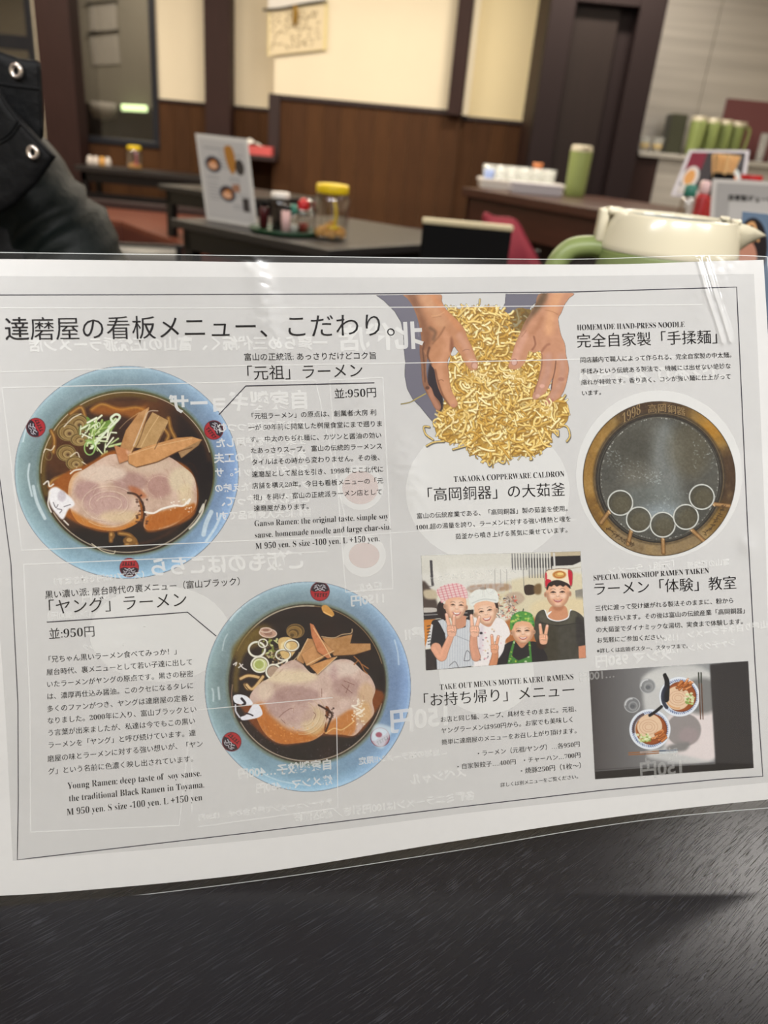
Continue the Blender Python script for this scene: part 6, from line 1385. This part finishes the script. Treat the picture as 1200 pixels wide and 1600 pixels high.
# long low bench table along the window
WT0, WT1 = P(126, 262, 6.3), P(318, 273, 6.3)
zt1 = (WT0.z + WT1.z)/2
t1 = make_table('low_table', 'long low black table below the dark window', (WT0.x + WT1.x)/2, 6.5, 0, WT1.x - WT0.x + .1, .38, zt1, TOPGREY, zb=PZ, th=.04)
obj('lower_rail', box(-.5, .5, -.18, -.15, .03, .07, .002), BLACKW, t1)
S0, S1, S2 = Pz(222, 281, .70), Pz(286, 299, .70), Pz(330, 280, .70)
cx3 = (S0.x + S2.x)/2 + .08; cy3 = (S1.y + S2.y)/2 + .1
make_table('low_table', 'smaller low black table on the platform left of the menu stand', S1.x + .22, S1.y + .42, math.radians(-32), .72, .6, .70, TOPGREY, zb=PZ)
# platform rails
bm = bmesh.new(); add_box(bm, XL + .3, .2, -.05, .05, 0, .05, .006, Matrix.Translation((0, 6.05, PZ))); struct(obj('trim_12', bm, CAP))

# jar of fried batter bits with yellow lid
def make_jar(name, label, strip=YELLOW, s=1):
    t = thing(name, label, 'jar'); 
    bm = bmesh.new(); lathe(bm, [(.050, 0), (.056, .006), (.057, .02), (.057, .115), (.054, .13), (.047, .14), (.047, .148)], 32, cap=False); bm.faces.new([v for v in bm.verts][:32][::-1]); obj('jar_wall', bm, CLEAR, t, True)
    bm = bmesh.new(); lathe(bm, [(.050, .138), (.052, .140), (.052, .160), (.049, .166), (.030, .168)], 32); obj('lid', bm, strip if strip is YELLOW else YELLOW, t, True)
    bm = bmesh.new(); r = Rnd(5)
    for k in range(110):
        a, q_ = r.u(0, 6.28), .046*math.sqrt(r.u(0, 1)); rr_ = r.u(.006, .011); mt = bmesh.ops.create_icosphere(bm, subdivisions=1, radius=rr_)
        bmesh.ops.translate(bm, verts=mt['verts'], vec=(q_*math.cos(a), q_*math.sin(a), .012 + r.u(0, .034)*(1.25 - q_/.05)))
    tag(obj('batter_bits', bm, BITS, t), kind='stuff')
    bm = bmesh.new(); tube(bm, curve([(.018, -.02, .03), (.022, -.02, .08), (.012, -.01, .125), (.014, 0, .142)]), .0045, 8, (2.0, .7)); lathe(bm, [(.008, 0), (.018, .004), (.02, .012)], 12, c=(.016, -.02, .03)); obj('spoon', bm, strip, t, True)
    return t
jar = make_jar('tenkasu_jar', 'clear jar of fried batter bits with yellow lid on middle table'); q = Pz(510, 373, .72); jar.location = (q.x + .012, q.y - .0, .72); jar.rotation_euler = (0, 0, -.2)
PINKM = material('pink_spoon', (206, 96, 130), rough=.4)
jf = make_jar('tenkasu_jar', 'small looking yellow-lidded jar with pink spoon on the window table', PINKM); q = P(211, 262, 6.45); jf.location = (q.x, 6.45, zt1)
# condiments on the green tray
q = Pz(444, 366, .72); ct_ = tag(obj('condiment_tray', (lambda b: (lathe(b, [(.09, 0), (.1, .003), (.107, .016), (.104, .016), (.097, .006), (.001, .005)], 40, sx=1.12, cap=False), b)[1])(bmesh.new()), TRAYG, smooth=True), 'oval dark green tray under the bottles on middle table', 'tray'); ct_.location = (q.x, q.y + .02, .7201)
ZT = .7265
def onm(o, px, Y): b = at_base(px, Y, ZT); o.location = (b.x, b.y, ZT); return o
Ym = q.y
onm(bottle('soy_sauce_bottle', 'dark soy sauce bottle with flat white cap beside the menu stand', [(.026, 0), (.027, .004), (.027, .08), (.022, .092), (.02, .098)], SOY, [(.030, .098), (.031, .1), (.031, .116), (.028, .118)], WHITEP), 437, Ym + .05)
onm(bottle('seasoning_bottle', 'thin red and white labelled shaker on the green tray', [(.014, 0), (.0145, .07)], material('pale_red_label', (206, 170, 170), rough=.4), [(.0145, .07), (.0145, .09)], SOY), 446, Ym - .03)
onm(bottle('seasoning_bottle', 'clear shaker of white salt with teal cap on the green tray', [(.018, 0), (.019, .05), (.013, .065)], CLEAR, [(.014, .062), (.016, .066), (.010, .088)], TEAL, ([(.0165, .002), (.017, .028)], WHITEP)), 458, Ym - .01)
onm(bottle('sauce_bottle', 'clear dispenser with tilted red nozzle cap on the green tray', [(.021, 0), (.022, .06), (.015, .075)], CLEAR, [(.016, .07), (.019, .075), (.017, .095), (.008, .106)], REDP, ([(.0195, .002), (.020, .03)], material('red_sauce', (150, 40, 30), rough=.3))), 473, Ym + .03)
onm(bottle('seasoning_bottle', 'small dark red bottle nearest the menu stand on tray', [(.015, 0), (.0155, .06), (.01, .07)], material('dark_red_glass', (70, 20, 26), rough=.2), [(.011, .068), (.012, .085)], BLACKM), 412, Ym + .06)
onm(bottle('seasoning_bottle', 'clear capped shaker tucked behind the jar on tray', [(.016, 0), (.0165, .07)], CLEAR, [(.0175, .07), (.0175, .095), (.012, .104)], clear('clear_cap', (.96, .96, .96), .2, .1)), 480, Ym + .05)
# little things on the window table
CND = material('white_ceramic', (214, 206, 200), rough=.3)
for i, px in enumerate((141, 150, 160, 169)):
    bm = bmesh.new(); lathe(bm, [(.025, 0), (.03, .02), (.028, .06), (.02, .075), (.012, .09)], 16); o = obj('condiment_pot', bm, [CND, CND, BITS, CND][i], smooth=True); o.scale = (.8, .8, .75); o.location = (P(px, 255, 6.5).x, 6.5, zt1); tag(o, ['leftmost white condiment pot', 'second white condiment pot', 'tan coloured condiment pot', 'rightmost white condiment pot'][i] + ' on the table below the window', 'pot', 'condiment pots below the window')
# tissue box on the ledge
tb = thing('tissue_box', 'pink and white tissue box with a tissue on the wall ledge', 'tissue box', (P(400, 237, YM - .12).x, YM - .12, zt))
PKB = material('pink_printed_carton', (206, 92, 92), rough=.5, vary=.12, vscale=14)
obj('carton', box(-.13, .13, -.06, .06, 0, .065, .003), PKB, tb); bm = bmesh.new(); gx = 9
vv = [[bm.verts.new((-.12 + .17*i/gx, -.035 + .07*j/5, .066 + .05*math.sin(math.pi*min(1, (i+.4)/gx))*(.6 + .4*math.cos(j*1.3 + i))*(.4 + .6*math.sin(math.pi*(j+.5)/6)))) for j in range(6)] for i in range(gx+1)]
for i in range(gx):
    for j in range(5): bm.faces.new((vv[i][j], vv[i+1][j], vv[i+1][j+1], vv[i][j+1]))
obj('tissue', bm, PAPERW, tb, True)

# ---------------------------------------------------------------- chairs
def make_chair(name, label, topm, bodym, w=.36, zs=.43, zb=.8, seatm=None, d=.38):
    t = thing(name, label, 'chair')
    obj('seat', box(-w/2, w/2, -d/2, d/2, zs - .05, zs, .012, seg=3), seatm or bodym, t, True)
    obj('backrest', box(-w/2, w/2, d/2 - .02, d/2 + .01, zs + .04, zb - .012, .006, seg=3), bodym, t); obj('top_rail', box(-w/2 - .002, w/2 + .002, d/2 - .025, d/2 + .014, zb - .014, zb, .004), topm, t)
    for sx_ in (-1, 1):
        obj('leg', box(sx_*(w/2 - .02) - .016, sx_*(w/2 - .02) + .016, -d/2 + .01, -d/2 + .042, 0, zs - .05, .003), BLACKW, t)
        obj('leg', box(sx_*(w/2 - .02) - .016, sx_*(w/2 - .02) + .016, d/2 - .02, d/2 + .008, 0, zs + .05, .003), BLACKW, t)
    return t
BEIGE = material('worn_beige_edge', (196, 184, 150), rough=.5)
ya = 2.15; pl, pr = P(661, 345, ya), P(801, 351, ya); w_ = (pr - pl).length
rzc = math.radians(12)
c1 = make_chair('dining_chair', 'black chair with beige top edge before the middle table', BEIGE, BLACKM, w=w_, zb=Z_at(730, 346, ya)); 
def place_back(c, pl, pr, d, flip=1):
    mid = (pl + pr)/2; dirv = (pr - pl); dirv.z = 0; dirv.normalize(); rz_ = math.atan2(dirv.y, dirv.x) + (math.pi if flip < 0 else 0); c.rotation_euler = (0, 0, rz_); off = Vector((-math.sin(rz_), math.cos(rz_), 0))*(d/2 - .005); c.location = (mid.x - off.x, mid.y - off.y, 0)
place_back(c1, P(661, 345, ya), P(801, 351, ya), .38, 1)
# maroon chair: slanting padded back
ym2 = 3.45
t = thing('dining_chair', 'maroon padded chair leaning behind the black chair', 'chair', (P(800, 370, ym2).x, ym2, 0)); Ti = Matrix.Translation(-t.location)
bm = bmesh.new(); out_ = smooth_pts([(756, 336), (762, 333), (775, 339), (800, 341), (812, 349), (825, 374), (846, 415), (862, 470), (800, 476), (745, 470), (750, 400), (754, 350)], True, 5)
fr_ = [bm.verts.new(P(a, b, ym2)) for a, b in out_]; bk_ = [bm.verts.new(P(a, b, ym2) + Vector((0, .05, 0))) for a, b in out_]; bm.faces.new(fr_); bm.faces.new(bk_[::-1])
for i in range(len(fr_)): bm.faces.new((fr_[i], bk_[i], bk_[(i+1) % len(fr_)], fr_[(i+1) % len(fr_)]))
bmesh.ops.recalc_face_normals(bm, faces=bm.faces); es = [e for e in bm.edges if len(e.link_faces) == 2 and e.calc_face_angle(0) > .8]; bmesh.ops.bevel(bm, geom=es, offset=.008, segments=3, affect='EDGES')
o = obj('backrest', bm, MAROON, smooth=True); o.parent = t; o.matrix_parent_inverse = Ti
obj('seat', box(-.2, .2, .05, .45, .40, .46, .015, seg=3), MAROON, t, True)
for x in (-.18, .18):
    for y in (.08, .42): obj('leg', box(x - .016, x + .016, y - .016, y + .016, 0, .40, .003), BLACKW, t)
for x in (-.12, .12): obj('back_post', box(x - .012, x + .012, .02, .04, .43, .66, .003), BLACKW, t)
# chair behind the person
yb = 2.45; c3 = make_chair('dining_chair', 'black chair with glossy white-grey top edge beside the sleeve', STEELP, BLACKM, w=.34, zb=Z_at(165, 331, yb)); c3.location = (P(184, 331, yb).x - .18, yb + .02, 0); c3.rotation_euler = (0, 0, math.pi + .15)
c4 = make_chair('dining_chair', 'low black stool chair with grey seat left of the middle table', BLACKW, BLACKM, w=.34, zs=.44, zb=.485, seatm=material('grey_seat_pad', (120, 120, 120), rough=.35)); q = Pz(228, 388, .44); c4.location = (q.x, q.y, 0); c4.rotation_euler = (0, 0, math.radians(200))

# ---------------------------------------------------------------- person in a dark puffer jacket at the left
NYL = material('dark_green_nylon', (11, 17, 16), rough=.55, spec=.18, nscale=22, nstr=.5, vary=.12, vscale=14)
NYLB = material('black_nylon', (5, 6, 8), rough=.6, spec=.22, nscale=40, nstr=.3)
SKINM = material('skin', (214, 168, 140), rough=.5); HAIRM = material('black_hair', (22, 18, 18), rough=.4); SNAP = material('snap_metal', (214, 204, 196), rough=.25, metal=.9); PANTS = material('dark_trousers', (30, 30, 36), rough=.8)
yp = .92
def skin_mesh(name, verts, edges, radii, mat, parent, lv=2, root=0):
    me = bpy.data.meshes.new(name); me.from_pydata([tuple(v) for v in verts], edges, []); o = bpy.data.objects.new(name, me); col.objects.link(o)
    m = o.modifiers.new('skin', 'SKIN'); m.use_smooth_shade = True
    for i, rd in enumerate(radii): me.skin_vertices[0].data[i].radius = rd if isinstance(rd, tuple) else (rd, rd)
    me.skin_vertices[0].data[root].use_root = True
    s = o.modifiers.new('sub', 'SUBSURF'); s.levels = s.render_levels = lv
    dg = bpy.context.evaluated_depsgraph_get(); me2 = bpy.data.meshes.new_from_object(o.evaluated_get(dg)); bpy.data.objects.remove(o)
    me2.materials.clear(); me2.materials.append(mat); o = bpy.data.objects.new(name, me2); col.objects.link(o); o.parent = parent
    for p in me2.polygons: p.use_smooth = True
    return o
sh = P(16, 290, yp); el = P(140, 466, yp - .03)
pcx = sh.x - .17; per = thing('person', 'person in a dark green-black padded jacket seated at the left', 'person', (pcx, yp + .04, 0))
def rel(v): return Vector(v) - per.location
V = [Vector((0, .06, .50)), Vector((0, .05, .66)), Vector((0, .03, .82)), Vector((0, .0, .93)), Vector((0, -.005, 1.01)), Vector((0, -.01, 1.07)),     # pelvis .. neck
     rel(sh), rel(sh).lerp(rel(el), .5), rel(el), rel(el) + Vector((.03, -.12, -.038)), rel(el) + Vector((-.02, -.25, -.05)),
     Vector((-.19, 0, .955)), Vector((-.25, -.03, .84)), Vector((-.27, -.08, .74)), Vector((-.2, -.2, .755)), Vector((-.1, -.3, .765))]
E_ = [(0, 1), (1, 2), (2, 3), (3, 4), (4, 5), (4, 6), (6, 7), (7, 8), (8, 9), (9, 10), (4, 11), (11, 12), (12, 13), (13, 14), (14, 15)]
RD = [(.17, .13), (.17, .13), (.17, .125), (.15, .11), (.10, .085), (.07, .07), .076, .075, .068, .055, .043, .085, .074, .062, .052, .043]
body = skin_mesh('jacket', V, E_, RD, NYL, per, 3)
# quilt channels: horizontal seams pressed into the cloth
ax_ = (V[8] - V[6]).normalized(); La = (V[8] - V[6]).length
for v in body.data.vertices:
    q_ = v.co - V[6]; t_ = q_.dot(ax_) + .25*q_.x
    if (q_ - ax_*q_.dot(ax_)).length < .11 and q_.x > -.08:
        for t0, amp in ((.055, .007), (.085, .010), (.105, -.004), (.15, .007)): v.co -= v.normal*amp*math.exp(-((t_ - t0 + .02*math.sin(q_.y*30))/.0075)**2)
for v in body.data.vertices:
    w = v.co.z; s = abs(math.sin(math.pi*(w + .25*v.co.x)/.085)); v.co += v.normal*(.006*(s**.5) - .004)
# trousers, thighs and lower legs under the table
skin_mesh('trousers', [(0, .06, .48), (-.1, 0, .5), (-.2, -.30, .5), (-.2, -.31, .12), (.1, 0, .5), (.02, -.32, .5), (.02, -.33, .12)], [(0, 1), (1, 2), (2, 3), (0, 4), (4, 5), (5, 6)], [(.15, .11), .085, .062, .045, .085, .062, .045], PANTS, per, 2)
for s in (-1, 1): skin_mesh('shoe', [(-.09 + s*.11, -.31, .045), (-.09 + s*.11, -.43, .04), (-.09 + s*.11, -.52, .035)], [(0, 1), (1, 2)], [(.042, .042), (.046, .036), (.036, .028)], BLACKM, per, 2)
# head, out of the photograph but part of the figure
bm = bmesh.new(); bmesh.ops.create_uvsphere(bm, u_segments=40, v_segments=28, radius=1)
hc = Vector((-.02, -.03, 1.24))
for v in bm.verts:
    x, y, z = v.co
    jaw = 1 - .28*max(0, -z)**1.4; fx = x*.074*jaw; fy = y*.092*(1 - .12*max(0, -z)); fz = z*.118
    if y < 0:
        fy -= .020*math.exp(-((x/.16)**2 + ((z + .12)/.22)**2)); fy += .010*sum(math.exp(-(((x - s*.42)/.17)**2 + ((z - .06)/.12)**2)) for s in (-1, 1)); fy -= .006*math.exp(-((x/.3)**2 + ((z + .45)/.08)**2)); fy -= .008*math.exp(-((x/.3)**2 + ((z + .82)/.15)**2))
    v.co = Vector((fx, fy, fz))
head = obj('head', bm, SKINM, per, True); head.location = hc
bm = bmesh.new(); bmesh.ops.create_uvsphere(bm, u_segments=40, v_segments=28, radius=1)
dl = [v for v in bm.verts if not (v.co.z > .35 or (v.co.y > -.05 and v.co.z > -.55) or (abs(v.co.x) > .8 and v.co.z > -.1 and v.co.y > -.3))]
bmesh.ops.delete(bm, geom=dl, context='VERTS')
for v in bm.verts: v.co = Vector((v.co.x*.083, v.co.y*.101 + .003, v.co.z*.127 + .004))
obj('hair', bm, HAIRM, head, True)
for s in (-1, 1):
    bm = bmesh.new(); bmesh.ops.create_uvsphere(bm, u_segments=16, v_segments=10, radius=.0115); bmesh.ops.translate(bm, verts=bm.verts, vec=(s*.030, -.070, .006)); obj('eye', bm, material('eye_white', (230, 226, 222), rough=.2), head, True)
    bm = bmesh.new(); bmesh.ops.create_uvsphere(bm, u_segments=16, v_segments=10, radius=.006); bmesh.ops.translate(bm, verts=bm.verts, vec=(s*.030, -.0775, .006)); obj('iris', bm, HAIRM, head, True)
    bm = bmesh.new(); bmesh.ops.create_uvsphere(bm, u_segments=14, v_segments=10, radius=1); bmesh.ops.scale(bm, verts=bm.verts, vec=(.008, .018, .03)); bmesh.ops.translate(bm, verts=bm.verts, vec=(s*.077, .004, -.004)); obj('ear', bm, SKINM, head, True)
bm = bmesh.new(); tube(bm, curve([(-.024, -.088, -.052), (-.01, -.094, -.049), (0, -.095, -.051), (.01, -.094, -.049), (.024, -.088, -.052)]), .0045, 8); obj('lips', bm, material('lips', (176, 96, 92), rough=.4), head, True)
bm = bmesh.new(); tube(bm, [rel(per.location + Vector((0, -.008, 1.04))), Vector((-.015, -.02, 1.16))], [.055, .052], 20); obj('neck', bm, SKINM, per, True)
# hands: palm and five curled fingers each
def hand(wr, dirv, s):
    dirv = Vector(dirv).normalized(); side_ = Vector((dirv.y, -dirv.x, 0))*s; vs = [wr, wr + dirv*.045, wr + dirv*.085]; ed = [(0, 1), (1, 2)]; rd = [(.022, .018), (.034, .016), (.036, .014)]
    for k, (o_, L) in enumerate(((-.027, .062), (-.009, .074), (.009, .070), (.026, .056))):
        b = wr + dirv*.088 + side_*o_; i = len(vs); vs += [b, b + dirv*L*.5 + Vector((0, 0, -.004)), b + dirv*L*.9 + Vector((0, 0, -.016))]; ed += [(2, i), (i, i+1), (i+1, i+2)]; rd += [.0095, .0085, .007]
    b = wr + dirv*.03 - side_*.034; i = len(vs); vs += [b, b + dirv*.03 - side_*.018, b + dirv*.055 - side_*.02]; ed += [(1, i), (i, i+1), (i+1, i+2)]; rd += [.012, .010, .008]
    skin_mesh('hand', vs, ed, rd, SKINM, per, 2)
hand(V[10] + Vector((-.01, -.03, -.003)), (-.25, -1, -.05), 1); hand(V[15] + Vector((.015, -.03, -.01)), (.3, -1, 0), -1)
# open stand collar: two quilted flaps with snaps
def flap(pts, Y, lean, th, mat, holes, seam):
    bm = bmesh.new(); out = smooth_pts(pts, True, 1)
    n = len(pts); c = np.array(pts).mean(0)
    rings_ = []
    for k, (f, up_) in enumerate(((1, 0), (.97, .5), (.9, .9), (.75, 1), (.5, 1), (.25, 1))):
        rings_.append([bm.verts.new(rel(P(c[0] + (x - c[0])*f, c[1] + (y - c[1])*f, Y + lean*(x)/100 - th*up_))) for x, y in out])
    bk = [bm.verts.new(rel(P(x, y, Y + lean*(x)/100 + th*.6))) for x, y in out]
    for a, b in zip(rings_, rings_[1:]):
        for i in range(n): bm.faces.new((a[i], a[(i+1) % n], b[(i+1) % n], b[i]))
    bm.faces.new(rings_[-1]); a = rings_[0]
    for i in range(n): bm.faces.new((a[i], bk[i], bk[(i+1) % n], a[(i+1) % n]))
    bm.faces.new(bk[::-1]); o = obj('collar_flap', bm, mat, per, True)
    for hx, hy, rr_ in holes:
        p0 = rel(P(hx, hy, Y + lean*hx/100 - th - .0012)); sb = bmesh.new(); prof = [(rr_, 0), (rr_*.95, .0022), (rr_*.75, .003), (rr_*.5, .0022), (rr_*.42, .0004)]; lathe(sb, prof, 28, cap=False)
        o2 = obj('snap_button', sb, SNAP, o, True); o2.location = p0; o2.rotation_euler = (math.radians(90), 0, math.radians(-12))
    for sm_ in seam:
        sb = bmesh.new(); tube(sb, [rel(P(a_, b_, Y + lean*a_/100 - th*1.02)) for a_, b_ in curve2(sm_)], .0012, 6); obj('seam', sb, mat, o, True)
    return o
def curve2(pts): return [tuple(p) for p in smooth_pts(pts, False, 5)]
PROUD = material('black_nylon_edge', (34, 38, 42), rough=.45)
def dense(pts): 
    p = np.array(pts, float); o_ = []
    for a, b in zip(p, np.roll(p, -1, 0)):
        k = max(1, int(np.hypot(*(b-a))/12)); o_ += [tuple(a + (b-a)*i/k) for i in range(k)]
    return o_
flap(dense([(-60, 60), (0, 80), (30, 91), (58, 94), (64, 100), (67, 150), (69, 212), (55, 235), (-60, 250)]), yp - .085, .0, .004, NYLB, [(26, 111, .0072)], [[(-20, 128), (20, 134), (64, 139)], [(60, 98), (63, 150), (66, 208)]])
flap(dense([(-60, 90), (0, 140), (14, 163), (45, 198), (88, 245), (60, 285), (25, 320), (0, 335), (-60, 360)]), yp - .115, .0, .005, NYLB, [(52, 238, .0068)], [[(0, 148), (30, 190), (84, 246)], [(0, 218), (14, 208), (30, 186)], [(-5, 226), (16, 214), (32, 192)]])
skin_mesh('jacket_front', [rel(P(-90, 330, yp - .02)), rel(P(-20, 340, yp - .03)), rel(P(40, 400, yp - .03)), rel(P(60, 500, yp - .02))], [(0, 1), (1, 2), (2, 3)], [(.08, .05), (.07, .055), (.055, .05), (.05, .05)], NYLB, per, 3)

# ceiling lamp housings
lm = None; LAMPM = material('lamp_diffuser', (250, 246, 236), emit=(255, 244, 226), es=2.2); HOUS = material('lamp_housing', (222, 220, 214), rough=.5)
for i, (x, y) in enumerate(LAMPS):
    if lm is None:
        lm = thing('ceiling_lamp_fitting', '', 'lamp'); obj('housing', box(-.6, .6, -.11, .11, 0, .04, .005), HOUS, lm); obj('diffuser', box(-.56, .56, -.08, .08, -.012, 0, .003), LAMPM, lm); o = lm
    else: o = copy_tree(lm)
    o.location = (x, y, CEIL - .041); o['category'] = 'lamp'; o['group'] = 'strip lamps on the ceiling'; o['label'] = 'white strip lamp fixed to the restaurant ceiling'
